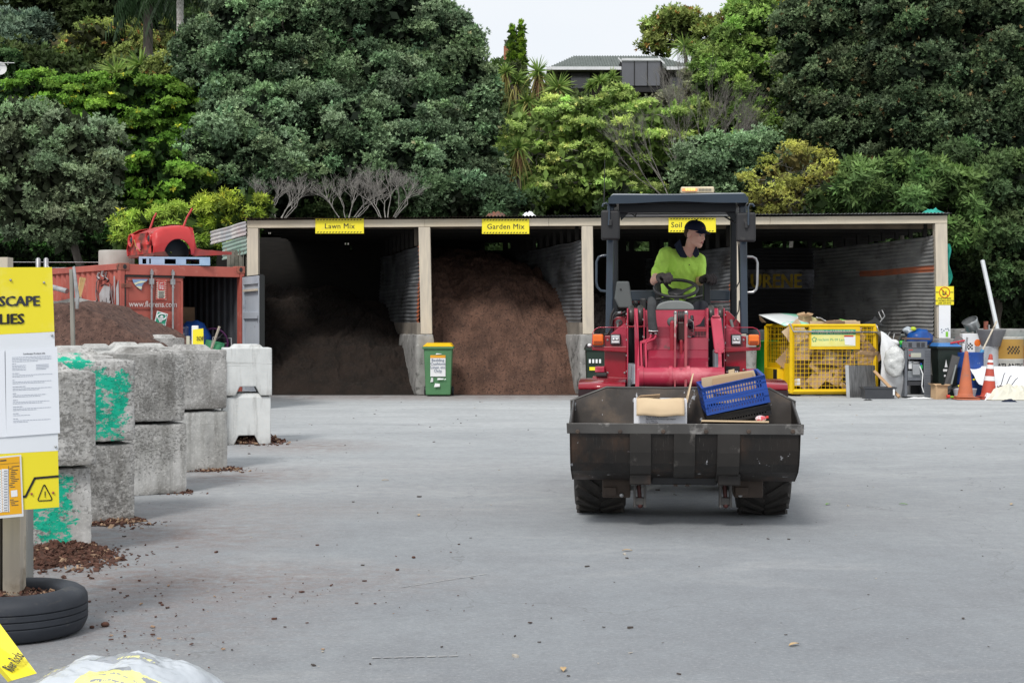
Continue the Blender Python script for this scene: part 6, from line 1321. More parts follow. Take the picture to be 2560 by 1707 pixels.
# side consoles left and right
for sd_,P in ((-1,dict(panel=((262,505),(545,505),(545,1040),(262,1040)),slope=((335,490),(522,352),(546,380),(546,650),(470,650),(470,490)),bar=((100,645),(548,643),(548,722),(103,690)),ledge=((108,1030),(548,1040),(548,1070),(108,1062)),light=(335,470,487,625),ind=(110,248,487,630),loop=((545,400),(190,400),(140,425),(112,470),(103,645)),fend=(5,545,1072,1110),box=(140,262,903,975))),
             (1,dict(panel=((1802,490),(2075,515),(2075,1010),(1802,1010)),slope=((2030,490),(1825,362),(1802,380),(1802,655),(1880,655),(1880,490)),bar=((2255,652),(1802,652),(1802,722),(2252,690)),ledge=((2240,1010),(1802,1010),(1802,1035),(2240,1035)),light=(1880,2015,490,630),ind=(2100,2238,492,630),loop=((1830,402),(2160,402),(2215,425),(2245,470),(2253,652)),fend=(1802,2345,1075,1110),box=(2075,2208,935,985)))):
    m=MB(); m.ext([q3(a,b,.42) for a,b in P['panel']],(0,.3,0)); m.build('side_panel',CRIM,ldr,bevel=.008)
    m=MB(); m.ext([q3(a,b,.40) for a,b in P['slope']],(0,.018,0)); m.build('lamp_bracket',PINK,ldr,bevel=.003)
    m=MB(); m.ext([q3(a,b,.345) for a,b in P['bar']],(0,.05,0)); m.build('light_bar',CRIM,ldr,bevel=.005)
    m=MB(); m.ext([q3(a,b,.30) for a,b in P['ledge']],(0,.3,0)); m.build('ledge',CRIM,ldr,bevel=.005)
    x0,x1,y0,y1=P['light']; a,b=q3(x0,y0,.33),q3(x1,y1,.33); m=MB(); m.box(a.x,b.x,.335,.39,b.z,a.z); wl_=m.build('work_light',BLKP,ldr,bevel=.01)
    a2,b2=q3(x0+14,y0+16,.33),q3(x1-14,y1-16,.33); m=MB(); m.box(a2.x,b2.x,.328,.334,b2.z,a2.z); m.build('lens',LENS,wl_,bevel=.004)
    for f_ in (.3,.7): m=MB(); m.ball((a2.x+(b2.x-a2.x)*f_,.327,(a2.z*.48+b2.z*.52)),(.014,.006,.014),n=12,k=6); m.build('bulb',CHR,wl_)
    m=MB(); xm=a2.x*.5+b2.x*.5; m.box(a2.x+.006,b2.x-.006,.322,.327,b2.z+.008,b2.z+.022); m.build('led_strip',WHT,wl_,bevel=.003)
    x0,x1,y0,y1=P['ind']; a,b=q3(x0,y0,.33),q3(x1,y1,.33); m=MB(); m.box(a.x,b.x,.31,.38,b.z,a.z); it=m.build('indicator',AMB,ldr,bevel=.014,seg=3)
    m=MB(); zz_=b.z+.38*(a.z-b.z)
    for k in range(6): m.box(a.x+.008,b.x-.008,.304,.309,b.z+.012+k*.0045,b.z+.014+k*.0045)
    m.build('reflector',pm('amber_dark',(.45,.07,.005),None,5,.4) if sd_<0 else bpy.data.materials['amber_dark'],it)
    m=MB(); m.tube([q3(a_,b_,.33) for a_,b_ in P['loop']],.0035,6); m.build('wire_guard',PINK,ldr)
    x0,x1,y0,y1=P['fend']; a,b=q3(x0,y0,-.25),q3(x1,y1,-.25); zt=.985; m=MB()
    pr=[(-.47,1.005),(-.45,1.035),(-.38,1.05),(-.2,1.06),(.1,1.06),(.45,1.03),(.55,.95)]
    xo=-.80 if sd_<0 else .44; xi=-.44 if sd_<0 else .80
    m.add([(xo,y,z) for y,z in pr]+[(xi,y,z) for y,z in pr],[(i,i+1,8+i,7+i) for i in range(6)],0,True); fd=m.build('fender',CRIM,ldr,solid=.02)
    m=MB(); m.box(xo,xi,-.482,-.30,.84,1.003); m.build('fender_lip',pm('fender_dark',(.03,.012,.015),None,4,.6) if sd_<0 else bpy.data.materials['fender_dark'],fd)
    x0,x1,y0,y1=P['box']; a,b=q3(x0,y0,.25),q3(x1,y1,.25); m=MB(); m.box(a.x,b.x,.25,.42,b.z,a.z); m.build('step_box',PINK,ldr,bevel=.006)
    m=MB(); m.box(a.x+.01,b.x+.02,.23,.40,b.z-.035,b.z-.005); m.build('rubber_step',BLKP,ldr,bevel=.006)
m=MB(); m.ball(q3(72,628,.34),(.018,.015,.014),n=14,k=8); m.build('white_cap_lamp',WHT,ldr)
a,b=q3(1812,897,.415),q3(1990,975,.415); m=MB(); m.box(a.x,b.x,.412,.418,b.z,a.z); pl_=m.build('name_plate',BLK,ldr)
m=MB(); 
for k in range(7): p=q3(1822+k*22,955,.409); w_=q3(1822+k*22+13,974,.409); m.box(p.x,w_.x,.408,.411,w_.z,p.z)
m.build('plate_print',WHT,pl_)
m=MB(); m.ext([q3(370,300,.95),q3(420,262,.95),q3(540,262,.95),q3(540,480,.95),q3(370,480,.95)],(0,.2,0)); m.build('rear_cowl',CRIM,ldr,bevel=.01)
m=MB(); m.ext([q3(1805,185,.95),q3(1850,195,.95),q3(1995,340,.95),q3(1995,520,.95),q3(1805,520,.95)],(0,.2,0)); m.build('rear_cowl',CRIM,ldr,bevel=.01)
for pts in ([(390,160),(350,230),(335,330),(345,420),(300,490),(262,495)],[(460,210),(400,215),(370,260),(350,380)],[(530,200),(470,230),(400,240)]):
    m=MB(); m.tube([q3(a,b,.62) for a,b in pts],.009,8); m.build('black_hose',BLKP,ldr)
m=MB(); m.tube([q3(440,215,.6),q3(480,212,.58)],.012,8); m.build('hose_fitting',CHR,ldr)
m=MB(); m.lathe([(.03,-.02),(.03,.02),(.01,.025)],12,M=Matrix.Translation(q3(450,340,.7))@Euler((R(90),0,0)).to_matrix().to_4x4()); m.tube([q3(430,400,.68),q3(440,330,.68),q3(470,310,.68)],.01,8); m.build('lock_handle',GREYP,ldr)
m=MB(); m.tube([q3(1875,300,.8),q3(1900,400,.8)],.013,8); m.build('lock_handle',GREYP,ldr)
m=MB(); m.tube([q3(1985,60,.95),q3(1980,180,.92),q3(1930,290,.9),q3(1905,330,.9)],.006,6); m.build('cab_wire',BLKP,ldr)
# dash and steering
m=MB(); dl,drr=q3(925,180,.80),q3(1408,180,.80); mid=(dl+drr)/2; hw=(drr.x-dl.x)/2; zt=q3(1160,55,.8).z
m.ext([(mid.x+hw*math.cos(math.pi*(1-i/18)) if False else mid.x-hw*math.cos(math.pi*i/18),.80,dl.z+(zt-dl.z)*math.sin(math.pi*i/18)**.7) for i in range(19)],(0,.22,0)); m.build('dashboard',GREYP,ldr,bevel=.012)
SW=L(1690,721,1.12); SRr=.188
swT=Matrix.Translation(SW)@Euler((R(25),0,0)).to_matrix().to_4x4()   # front edge raised
m=MB(); m.tube([(SRr*math.cos(a/48*6.2832),SRr*math.sin(a/48*6.2832),0) for a in range(49)],.0145,12,M=swT,caps=False); sw=m.build('steering_wheel',BLKP,ldr)
m=MB(); 
for a in (128,22,250):
    m.tube([(SRr*.96*math.cos(R(a)),SRr*.96*math.sin(R(a)),0),(.10*math.cos(R(a)),.10*math.sin(R(a)),-.03),(.03*math.cos(R(a)),.03*math.sin(R(a)),-.045)],[.012,.02,.03],8,M=swT,flat=.5)
m.lathe([(.0,-.075),(.035,-.07),(.07,-.045),(.072,-.03),(.05,-.02),(.002,-.02)],24,M=swT); m.build('wheel_spokes',BLKP,sw)
m=MB(); m.tube([swT@V((0,0,-.06)),L(1692,752,.98)],.022,12); m.build('steering_column',CHR,ldr)
for pts in ([(1690,741),(1665,745),(1640,748)],[(1695,744),(1720,748),(1757,739)]):
    m=MB(); m.tube([L(a,b,1.02) for a,b in pts],[.008,.009,.011],8); m.build('stalk',BLKP,ldr)
# cab bits
a,b=q1(462,897,.85),q1(618,1125,.85); m=MB(); m.ext([(a.x+.02,.85,a.z),(b.x-.03,.85,a.z),(b.x,.85,b.z+.02),(b.x-.02,.85,b.z),(a.x+.04,.85,b.z),(a.x,.85,b.z+.08)],(0,.14,0)); m.build('console_box',GREYD,ldr,bevel=.022,seg=3)
m=MB(); m.ball(q1(517,963,.84),(.008,.004,.008),n=10,k=5); m.build('console_knob',BLKP,ldr)
for x0,x1,y0,y1 in ((683,736,1040,1150),):
    a,b=q1(x0,y0,1.15),q1(x1,y1,1.15); m=MB(); m.box(a.x,b.x,1.15,1.22,b.z,a.z); m.build('seat_side',BLKP,ldr,bevel=.014)
m=MB(); m.tube([q1(645,1085,1.0),q1(647,1150,1.0)],.008,8); m.ball(q1(645,1082,1.0),(.021,.02,.024)); m.build('lever_knob',BLKP,ldr)
a,b=q1(1222,905,1.38),q1(1282,1100,1.38); m=MB(); m.box(a.x,b.x,1.38,1.50,b.z,a.z); m.build('joystick_column',NAVYD,ldr,bevel=.014)
st_=L(1700,790,1.85); m=MB(); m.box(st_.x-.25,st_.x+.25,1.5,2.0,1.52,1.63); m.build('seat',BLKP,ldr,bevel=.04,seg=3); m=MB(); m.box(st_.x-.23,st_.x+.23,1.94,2.06,1.6,1.98); m.build('seat_back',BLKP,ldr,bevel=.04,seg=3)
m=MB(); m.box(st_.x-.2,st_.x+.2,1.5,2.0,1.05,1.51); m.build('seat_base',NAVYD,ldr,bevel=.01)
# ROPS canopy
def post(p,q_,w,d,nm,mt):
    m=MB(); m.ext([(p.x-w/2,p.y,p.z),(p.x+w/2,p.y,p.z),(q_.x+w/2,q_.y,q_.z),(q_.x-w/2,q_.y,q_.z)],(0,d,0)); return m.build(nm,mt,ldr,bevel=.012,seg=3)
post(q1(432,250,.86),q1(417,1345,.86),.062,.11,'canopy_post',NAVY); post(q1(1560,250,.86),q1(1572,1345,.86),.062,.11,'canopy_post',NAVY)
xl1,xr1=q1(432,0,.9).x,q1(1566,0,.9).x
for x in (xl1+.015,xr1-.015): post(V((x,2.0,2.52)),V((x,2.0,1.0)),.06,.09,'canopy_post',NAVYD)
m=MB(); a,b=q1(620,975,2.0),q1(1540,1062,2.0); m.box(xl1+.05,xr1-.05,1.99,2.07,b.z,a.z); m.build('rear_cross_bar',NAVY,ldr,bevel=.01)
m=MB(); m.box(xl1+.05,xr1-.05,2.02,2.04,b.z-.015,b.z-.008); m.build('rear_trim',CRIM,ldr)
rt,rb=q1(1000,140,.62).z,q1(1000,232,.62).z; rl,rr=q1(412,200,.62).x,q1(1605,200,.62).x; m=MB()
def rf(u,v):
    x=rl+(rr-rl)*u; y=.62+1.75*v; e=min(1,min(u,1-u)*30+.1); ev=min(1,min(v,1-v)*30+.55); z=rb+.012+(rt-rb-.012)*(1-(1-e)**2*.95)*(1-(1-ev)**2); 
    z-=.012*math.exp(-((v-.1)/.1)**2)*math.exp(-((u-.45)/.35)**2)
    return V((x,y,z))
m.grid(rf,60,30); m.add([rf(u/60,0) for u in range(61)]+[V((rf(u/60,0).x,.625,rb+.016*math.exp(-((u/60-.47)/.22)**2))) for u in range(61)],[(i,i+1,62+i,61+i) for i in range(60)],0,True)
m.box(rl,rr,.63,2.37,rb+.02,rb+.03); m.box(rl,rl+.01,.63,2.37,rb,rb+.05); m.box(rr-.01,rr,.63,2.37,rb,rb+.05); m.build('canopy_roof',NAVY,ldr)
m=MB(); a,b=q1(500,238,.84),q1(1500,308,.84); m.box(a.x,b.x,.84,.92,b.z,a.z); m.build('roof_header',NAVYD,ldr,bevel=.006)
m=MB(); m.box(xl1-.02,xr1+.02,2.0,2.1,2.545,2.585); m.build('rear_header',NAVYD,ldr,bevel=.006)
for x in (xl1+.02,xr1-.02): m=MB(); m.box(x-.03,x+.03,.86,2.1,2.52,2.575); m.build('roof_rail',NAVYD,ldr,bevel=.006)
for pts in (((505,300),(520,380),(600,300)),((1500,310),(1488,390),(1400,300))):
    m=MB(); m.ext([q1(a,b,.88) for a,b in pts],(0,.03,0)); m.build('gusset',NAVYD,ldr)
for pts in ([(580,300),(640,345),(680,260),(700,240)],[(1400,345),(1450,375),(1495,400)]):
    m=MB(); m.tube([q1(a,b,.93) for a,b in pts],.008,6); m.build('roof_cable',BLKP,ldr)
m=MB(); m.tube([q1(1500,400,.92),q1(1520,600,.93),q1(1528,900,.93),q1(1490,975,.95)],.006,6); m.build('post_cable',BLKP,ldr)
# mirrors
for (x0,x1,y0,y1),arm in (((349,510,290,545),[(362,262),(368,240),(395,232),(415,245),(420,300),(416,420)]),((1502,1670,310,560),[(1655,262),(1640,242),(1615,240),(1603,265),(1606,330),(1604,420)])):
    a,b=q1(x0,y0,.66),q1(x1,y1,.66); m=MB(); m.box(a.x,b.x,.67,.71,b.z,a.z); mi_=m.build('mirror',pm('mirror_shell_%d'%x0,(.016,.017,.019),(.026,.026,.028),3,.5,spots=(((.07,.065,.06),6,.6,.75),)),ldr,bevel=.022,seg=4)
    m=MB(); m.tube([q1(u,v,.655) for u,v in arm],.009,8); m.build('mirror_arm',NAVY,mi_)
    c_=q1((x0+x1)/2,y0+110,.655); m=MB(); m.cb(c_,(.025,.02,.05)); m.build('mirror_bracket',BLKP,mi_,bevel=.004)
# handles
m=MB(); m.tube([q1(a,b,.88) for a,b in ((402,678),(360,680),(330,692),(312,730),(310,900),(318,945),(345,975),(395,983))],.0115,10); m.build('grab_handle',NAVY,ldr)
m=MB(); m.tube([q1(a,b,.88) for a,b in ((1590,688),(1640,690),(1668,705),(1682,740),(1680,920),(1672,965),(1645,990),(1590,992))],.0115,10); m.build('grab_handle',CHR,ldr)
bl=MB()
for (x_,y_) in ((556,230),(556,360),(556,560),(556,760),(556,960),(1792,240),(1792,400),(1792,600),(1792,820),(768,300),(768,520),(1578,300),(1578,560),(1578,800)):
    bl=MB(); bl.lathe([(.011,0),(.011,.008),(.002,.009)],6,M=Matrix.Translation(q3(x_-8 if x_<1000 else x_+8,y_,.36))@Euler((0,R(-90 if x_<1000 else 90),0)).to_matrix().to_4x4(),smooth=False); bl.build('bolt',CHR,ldr)
for (x_,y_) in ((300,560),(300,980),(520,980),(1840,760),(2040,560),(2040,940)):
    bl=MB(); bl.lathe([(.009,0),(.009,.005),(.002,.006)],6,M=Matrix.Translation(q3(x_,y_,.418))@Euler((R(90),0,0)).to_matrix().to_4x4(),smooth=False); bl.build('bolt',CHR,ldr)
# beacon bar and aerial
a,b=q1(1028,92,1.2),q1(1315,140,1.2); m=MB(); m.box(a.x,b.x,1.2,1.42,b.z-.01,a.z); bc=m.build('beacon_bar',pm('cream_lens',(.72,.63,.44),(.62,.52,.36),8,.3),ldr,bevel=.016,seg=3)
for k in range(4):
    p=q1(1078+k*22,115,1.19); m=MB(); m.cb(p,(.016,.008,.022)); m.build('lit_lamp',pm('lit_amber',(1,.45,.12),None,3,.4,emit=((1,.42,.12),2.2)) if k==0 else bpy.data.materials['lit_amber'],bc)
m=MB(); m.box(a.x+.012,q1(1170,0,1.19).x,1.194,1.199,b.z+.012,a.z-.014); m.build('amber_glow_lens',pm('glow_orange',(.85,.4,.18),None,4,.3,emit=((1,.42,.15),.35)),bc)
m=MB()
for k in range(9): p=q1(1188+k*12,118,1.194); m.cb(p,(.005,.004,.022))
m.build('lens_ribs',GREYD,bc)
m=MB(); m.box(a.x-.01,b.x+.01,1.2,1.42,b.z-.02,b.z-.002); m.build('beacon_base',BLKP,bc)
m=MB(); a=L(1510,505,.9); b=L(1511,470,.9); c=L(1512,399,.9); m.tube([a,b,c],[.006,.005,.003],6); m.build('aerial',BLKP,ldr); m=MB()
# ================================================================== load in the bucket
def lw(v): return chain(ldr)@V(v)
def lthing(name,label,cat,p,group=None,rot=(0,0,0)):
    M=chain(ldr)@Matrix.Translation(V(p))@Euler(rot).to_matrix().to_4x4(); t=thing(name,label,cat,M.translation,rot=M.to_euler(),group=group); return t
p0=q2(855,672,-1.02); t=lthing('carton','white printed cardboard box with its tan flaps open, in the loader bucket','box',(p0.x,-1.02,.50)); w_=.193; h_=q2(0,470,-1.02).z-.50
m=MB(); m.box(-w_,w_,0,.006,0,h_); m.box(-w_,w_,.25,.256,0,h_); m.box(-w_,-w_+.006,.006,.25,0,h_); m.box(w_-.006,w_,.006,.25,0,h_); m.box(-w_,w_,0,.256,-.006,0); m.build('carton_body',pm('white_card',(.80,.81,.85),(.74,.75,.8),3,.6),t)
m=MB(); m.grid(lambda u,v:V((-w_*.90+u*w_*1.80,-.012-.05*math.sin(v*1.5)-.006*noise.noise(V((u*5,v*3,1))),h_+.01-v*.125+.004*math.sin(u*9)-.004*noise.noise(V((u*12,0,0)))*v)),14,6); m.build('flap',KRAFTL,t,solid=.006)
m=MB(); m.add([(w_,.0,h_-.02),(w_,.25,h_-.02),(w_+.045,.22,h_+.165),(w_+.05,.12,h_+.19),(w_+.01,.0,h_+.03)],[(0,1,2,3,4)]); m.build('flap',KRAFTL,t,solid=.008)
m=MB(); m.add([(-w_+.02,.25,h_),(w_*.0,.25,h_),(w_*.0,.2,h_+.03),(-w_+.05,.2,h_+.02)],[(0,1,2,3)]); m.build('flap',KRAFT,t,solid=.006)
m=MB()
for k,tx in enumerate(('SIZE 12PK','CODE 10235 REF 20150516','DESCRIPTION: Serviette Paper Napkin','QTY: 2000 Pcs','DATE: 22/02/09')): m.text(tx,.0135,frame((-w_*.55,-.002,h_-.118-.0135*k),(1,0,0),(0,0,1)),bold=.01,depth=.0003)
m.build('lettering',pm('print_faint',(.2,.2,.24),None,3,.5),t)
# folding crate
BLUEC=pm('crate_blue',(.02,.075,.36),(.016,.06,.29),3,.42,spots=(((.05,.12,.45),6,.6,.75),)); BLKC=pm('crate_black',(.012,.012,.013),None,3,.5)
def crate(name,label,p,rot,w,d,h,mt,rows,group=None,solid_bottom=.03):
    t=lthing(name,label,'crate',p,rot=rot)
    def wall(o,u,n_,L_,nm):
        m=MB(); o=V(o);u=V(u);n_=V(n_)
        def bar(a,b,z0,z1,th=.006,sl=0): 
            A=o+u*a+V((0,0,z0)); B=o+u*b+V((0,0,z0)); m.ext([A,B,B+V((0,0,z1-z0))+u*sl,A+V((0,0,z1-z0))+u*sl],n_*th)
        rh=h/rows
        for r in range(rows):
            z=r*rh; bar(0,L_,z,z+.018,.012); bar(0,L_,z+rh-.024,z+rh-.002,.012); bar(0,L_,z+rh*.5-.006,z+rh*.5+.004,.006)
            k=int(L_/.021)
            for i in range(k): a=.012+i*(L_-.03)/k; bar(a,a+.0085,z+.018,z+rh-.024,.005,.003)
            bar(0,.028,z+.0185,z+rh-.0245,.009); bar(L_-.028,L_,z+.0185,z+rh-.0245,.009)
        bar(0,L_,h-.03,h,.02); m.build(nm,mt,t)
    wall((-w/2,0,0),(1,0,0),(0,1,0),w,'side_wall'); wall((-w/2,d,0),(1,0,0),(0,-1,0),w,'side_wall'); wall((-w/2,0.02,0),(0,1,0),(1,0,0),d-.04,'end_wall'); wall((w/2,.02,0),(0,1,0),(-1,0,0),d-.04,'end_wall')
    m=MB(); m.box(-w/2+.02,w/2-.02,.02,d-.02,.0,.008); m.build('base',mt,t); return t
TL,TR,BR,BL=q2(1195,378,-1.0),q2(1742,262,-1.0),q2(1790,490,-1.0),q2(1255,612,-1.0)
ang=-math.atan2((TR-TL).z,(TR-TL).x); wc=((TR-TL).length+(BR-BL).length)/2
crate('blue_crate','bright blue slotted folding crate tipped sideways on top of the bucket load',((BL+BR)/2),(R(6),ang,R(3)),wc,.34,.205,BLUEC,2)
bb=(BL+BR)/2+V((.01,.0,-.085)); crate('black_crate','black plastic crate under the tilted blue crate in the bucket',bb,(R(4),ang*.95,R(0)),wc*1.0,.33,.075,BLKC,1)
t=lthing('cardboard_piece','folded tan cardboard behind the blue crate in the bucket','cardboard',q2(1430,370,-.72)); m=MB(); o=V(q2(1430,370,-.72))
m.add([q2(1205,290,-.74)-o,q2(1440,250,-.74)-o,q2(1650,222,-.74)-o,q2(1665,262,-.74)-o,q2(1668,500,-.72)-o,q2(1215,500,-.72)-o],[(0,1,2,3,4,5)]); m.build('sheet',KRAFTL,t,solid=.012)
m=MB(); m.add([q2(1300,295,-.76)-o,q2(1640,238,-.76)-o,q2(1650,420,-.76)-o,q2(1300,420,-.76)-o],[(0,1,2,3)]); m.build('sheet',KRAFT,t,solid=.01)
m=MB(); m.add([q2(1435,222,-.70)-o,q2(1485,212,-.70)-o,q2(1490,320,-.70)-o,q2(1440,320,-.70)-o],[(0,1,2,3)]); m.build('tab',KRAFTL,t,solid=.01)
t=lthing('cardboard_piece','flat cardboard lying against the bucket lip under the black crate','cardboard',q2(1490,665,-1.13)); o=V(q2(1490,665,-1.13)); m=MB(); m.add([q2(1205,652,-1.15)-o,q2(1780,662,-1.15)-o,q2(1780,662,-1.15)-o+V((0,.2,-.03)),q2(1210,652,-1.15)-o+V((0,.2,-.03))],[(0,1,2,3)]); m.build('sheet',KRAFTL,t,solid=.012)
t=lthing('plastic_bottle','crumpled white and red plastic bottle under the black crate','bottle',q2(1710,635,-1.08)); m=MB(); m.ball((0,0,0),(.04,.03,.024),n=16,k=10); m.build('bottle_body',pm('bottle_white_red',(.75,.6,.62),(.6,.1,.12),25,.25,lo=.5,hi=.55),t); m=MB(); m.tube([(.035,0,.008),(.055,0,.012)],.01,10); m.build('bottle_cap',REDP,t)
t=lthing('loose_rubbish','dark wires and scraps under the blue crate in the bucket','rubbish',(.2,-.95,.45)); rr_=random.Random(6)
for i in range(12):
    m=MB(); a=V((rr_.uniform(-.1,.35),rr_.uniform(-.1,.2),rr_.uniform(.0,.30))); m.tube([a,a+V((rr_.uniform(-.1,.1),rr_.uniform(-.05,.05),rr_.uniform(-.03,.05))),a+V((rr_.uniform(-.15,.15),rr_.uniform(-.05,.05),rr_.uniform(-.05,.02)))],.006,5); m.build('wire',BLKP if i%3 else ROD,t)
t=lthing('rubbish_sack','black rubbish sack filling the bottom of the bucket','sack',(.0,-.9,.42)); m=MB(); m.grid(lambda u,v:V((-.6+1.3*u,-.08+.24*v,.04+.14*math.sin(3.14*v)*(.6+.5*abs(noise.noise(V((u*6,v*3,0))))))),40,10); m.build('sack_skin',BLKC,t)
# ================================================================== driver
def blob(name,prims,voxel,mt,parent,smooth=6,origin=None):
    """one continuous skin grown over overlapping tapered capsules and ellipsoids"""
    mb=MB()
    for p in prims:
        if p[0]=='c':
            a,b,r0,r1=V(p[1]),V(p[2]),p[3],p[4]; mb.tube([a,a.lerp(b,.5),b],[r0,(r0+r1)/2,r1],16); mb.ball(a,r0,n=16,k=10); mb.ball(b,r1,n=16,k=10)
        else: mb.ball(p[1],p[2],n=20,k=14,M=None,rot=None) if len(p)<4 else mb.add([p[3]@q for q in _ell(p[1],p[2])[0]],_ell(p[1],p[2])[1],0,True)
    o=mb.build(name+'_tmp',mt,None)
    md=o.modifiers.new('r','REMESH'); md.mode='VOXEL'; md.voxel_size=voxel; md.use_smooth_shade=True
    sm=o.modifiers.new('s','SMOOTH'); sm.iterations=smooth; sm.factor=.5
    bpy.context.view_layer.update(); dg=bpy.context.evaluated_depsgraph_get(); me=bpy.data.meshes.new_from_object(o.evaluated_get(dg),depsgraph=dg)
    bpy.data.objects.remove(o); me.name=name; n=bpy.data.objects.new(name,me); COL.objects.link(n); n.parent=parent
    if not me.materials: me.materials.append(mt)
    return n
def _ell(c,r):
    m=MB(); m.ball(c,r,n=20,k=14); return m.v,m.f
SKIN=pm('skin',(.88,.54,.42),(.82,.46,.35),9,.5,spots=(((.72,.34,.27),6,.6,.75),),spec=.35); SKIN.node_tree.nodes['Principled BSDF'].inputs['Subsurface Weight'].default_value=.08
SKIN.node_tree.nodes['Principled BSDF'].inputs['Subsurface Radius'].default_value=(.02,.008,.004)
HIVIS=pm('hi_vis_yellow',(.62,.97,.15),(.56,.93,.12),3,.75,spots=(((.36,.52,.16),5,.60,.74),((.48,.76,.16),3,.58,.75)),bump=1,bscale=9,bdist=.03,stretch=(1,1,.6)); NAVYC=pm('navy_cotton',(.010,.016,.035),(.014,.02,.045),6,.85)
CAPM=pm('cap_navy',(.006,.011,.035),(.009,.015,.045),8,.8); GLV=pm('work_glove',(.032,.027,.027),(.055,.045,.045),22,.8,bump=.4,bscale=90); HAIR=pm('short_hair',(.09,.05,.03),(.05,.03,.02),60,.8,bump=.5,bscale=120); TROU=pm('work_trousers',(.018,.02,.028),(.03,.032,.04),7,.9)
PB=L(1698,770,1.75); M_l=chain(ldr)
pr_=thing('person','man in lime hi-vis polo shirt, navy cap and dark gloves driving the loader','person',(M_l@PB),rotz=LR_)
def P(px,py,yl): return L(px,py,yl)-PB
pelvis=P(1697,762,1.76); belly=P(1697,716,1.72); chest=P(1706,668,1.66); nb=P(1724,634,1.62); HC=P(1738,586,1.53)
rs,re,rw_=P(1667,641,1.62),P(1637,702,1.44),P(1653,692,1.19); ls,le,lw_=P(1746,650,1.64),P(1749,703,1.64),P(1760,697,1.45)
HM=Matrix.Translation(HC)@Euler((R(7),0,R(50)),'XYZ').to_matrix().to_4x4()
HM=Matrix.Translation(HC)@Matrix.Rotation(R(50),4,'Z')@Matrix.Rotation(R(10),4,'X')
h=lambda x,y,z: HM@V((x,y,z))
def E_(c,r): return ('e',c,r,HM)
body=[('c',pelvis,belly,.13,.125),('c',belly,chest,.125,.13),('c',rs,ls,.06,.06),('c',chest,nb,.10,.065),('c',nb+V((0,.01,-.03)),h(0,.02,-.06),.062,.056),
 ('c',rs,re,.055,.043),('c',re,rw_,.044,.030),('c',ls,le,.055,.043),('c',le,lw_,.043,.030)]
kr,kl=P(1663,774,1.28),P(1752,772,1.25); ar,al_=P(1668,880,1.18),P(1745,880,1.15)
for k_,a_,sx_ in ((kr,ar,-.09),(kl,al_,.09)):
    body+=[('c',pelvis+V((sx_,-.02,-.02)),k_,.085,.062),('c',k_,a_,.058,.045),('c',a_,a_+V((0,-.14,-.03)),.045,.035)]
body+=[E_((0,.012,.03),(.074,.093,.088)),E_((0,-.028,-.03),(.057,.062,.076)),('c',h(0,-.064,-.092),h(0,-.06,-.090),.026,.024),('c',h(.046,.0,-.055),h(.018,-.058,-.088),.022,.022),('c',h(-.046,.0,-.055),h(-.018,-.058,-.088),.022,.022),
 ('c',h(0,-.083,.008),h(0,-.106,-.030),.008,.0115),('c',h(-.012,-.092,-.037),h(.012,-.092,-.037),.009,.009),('c',h(-.036,-.074,.024),h(.036,-.074,.024),.014,.014),E_((.036,-.058,-.02),(.022,.022,.022)),E_((-.036,-.058,-.02),(.022,.022,.022)),
 ('c',h(-.016,-.084,-.060),h(.016,-.084,-.060),.010,.010),E_((.076,.012,-.008),(.010,.022,.033)),E_((-.076,.012,-.008),(.010,.022,.033))]
bd=blob('body',body,.0065,SKIN,pr_,4)
# face details
for s_ in (-1,1):
    m=MB(); m.add([HM@q for q in _ell(V((s_*.031,-.0805,.002)),(.012,.008,.0065))[0]],_ell(V((0,0,0)),(1,1,1))[1],0,True); ey=m.build('eye',pm('eye_white',(.5,.46,.43),None,3,.3) if s_<0 else bpy.data.materials['eye_white'],pr_)
    m=MB(); m.add([HM@q for q in _ell(V((s_*.031+.002,-.0865,-.0005)),(.0055,.003,.0055))[0]],_ell(V((0,0,0)),(1,1,1))[1],0,True); m.build('iris',BLK,ey)
    m=MB(); m.tube([h(s_*.014,-.089,.018),h(s_*.031,-.090,.023),h(s_*.048,-.078,.017)],[.0035,.0045,.003],6); m.build('eyebrow',HAIR,pr_)
m=MB(); m.tube([h(-.022,-.086,-.062),h(-.008,-.0945,-.0585),h(0,-.0945,-.060),h(.008,-.0945,-.0585),h(.022,-.086,-.062)],[.002,.0055,.005,.0055,.002],8); m.tube([h(-.02,-.086,-.0655),h(0,-.0935,-.069),h(.02,-.086,-.0655)],[.002,.0065,.002],8); m.build('lips',pm('lips',(.50,.18,.16),None,9,.5),pr_)
m=MB(); m.add([HM@q for q in _ell(V((0,.034,.014)),(.0765,.080,.070))[0]],_ell(V((0,0,0)),(1,1,1))[1],0,True); m.build('hair',HAIR,pr_)
# cap
m=MB(); c0=V((0,.008,.038)); pr=[]
def capf(u,v):
    a=u*2*math.pi; t=v*math.pi/2; r=math.cos(t)**.8; return h(c0.x+.087*r*math.cos(a),c0.y+.104*r*math.sin(a),c0.z+.088*math.sin(t)**.95+ .004*math.cos(a*6)*(1-v)*0)
m.grid(capf,36,12); m.ball(h(0,.008,.128),.008); cap=m.build('cap',CAPM,pr_,solid=.004)
m=MB(); m.grid(lambda u,v:h((u-.5)*.150*(1-.25*v*v),-.086-.082*v*(1-(2*u-1)**2*.35)+.028*(2*u-1)**2,c0.z+.008-.010*v-.022*(2*u-1)**2),14,8); m.build('cap_brim',CAPM,cap,solid=.005)
m=MB()
for x0 in (-.022,-.004,.014): m.tube([h(x0-.004,-.090+.002,.062),h(x0+.004,-.091,.072),h(x0+.010,-.090,.061)],.0022,5)
m.build('cap_badge',pm('badge_orange',(.55,.09,.03),None,9,.7),cap)
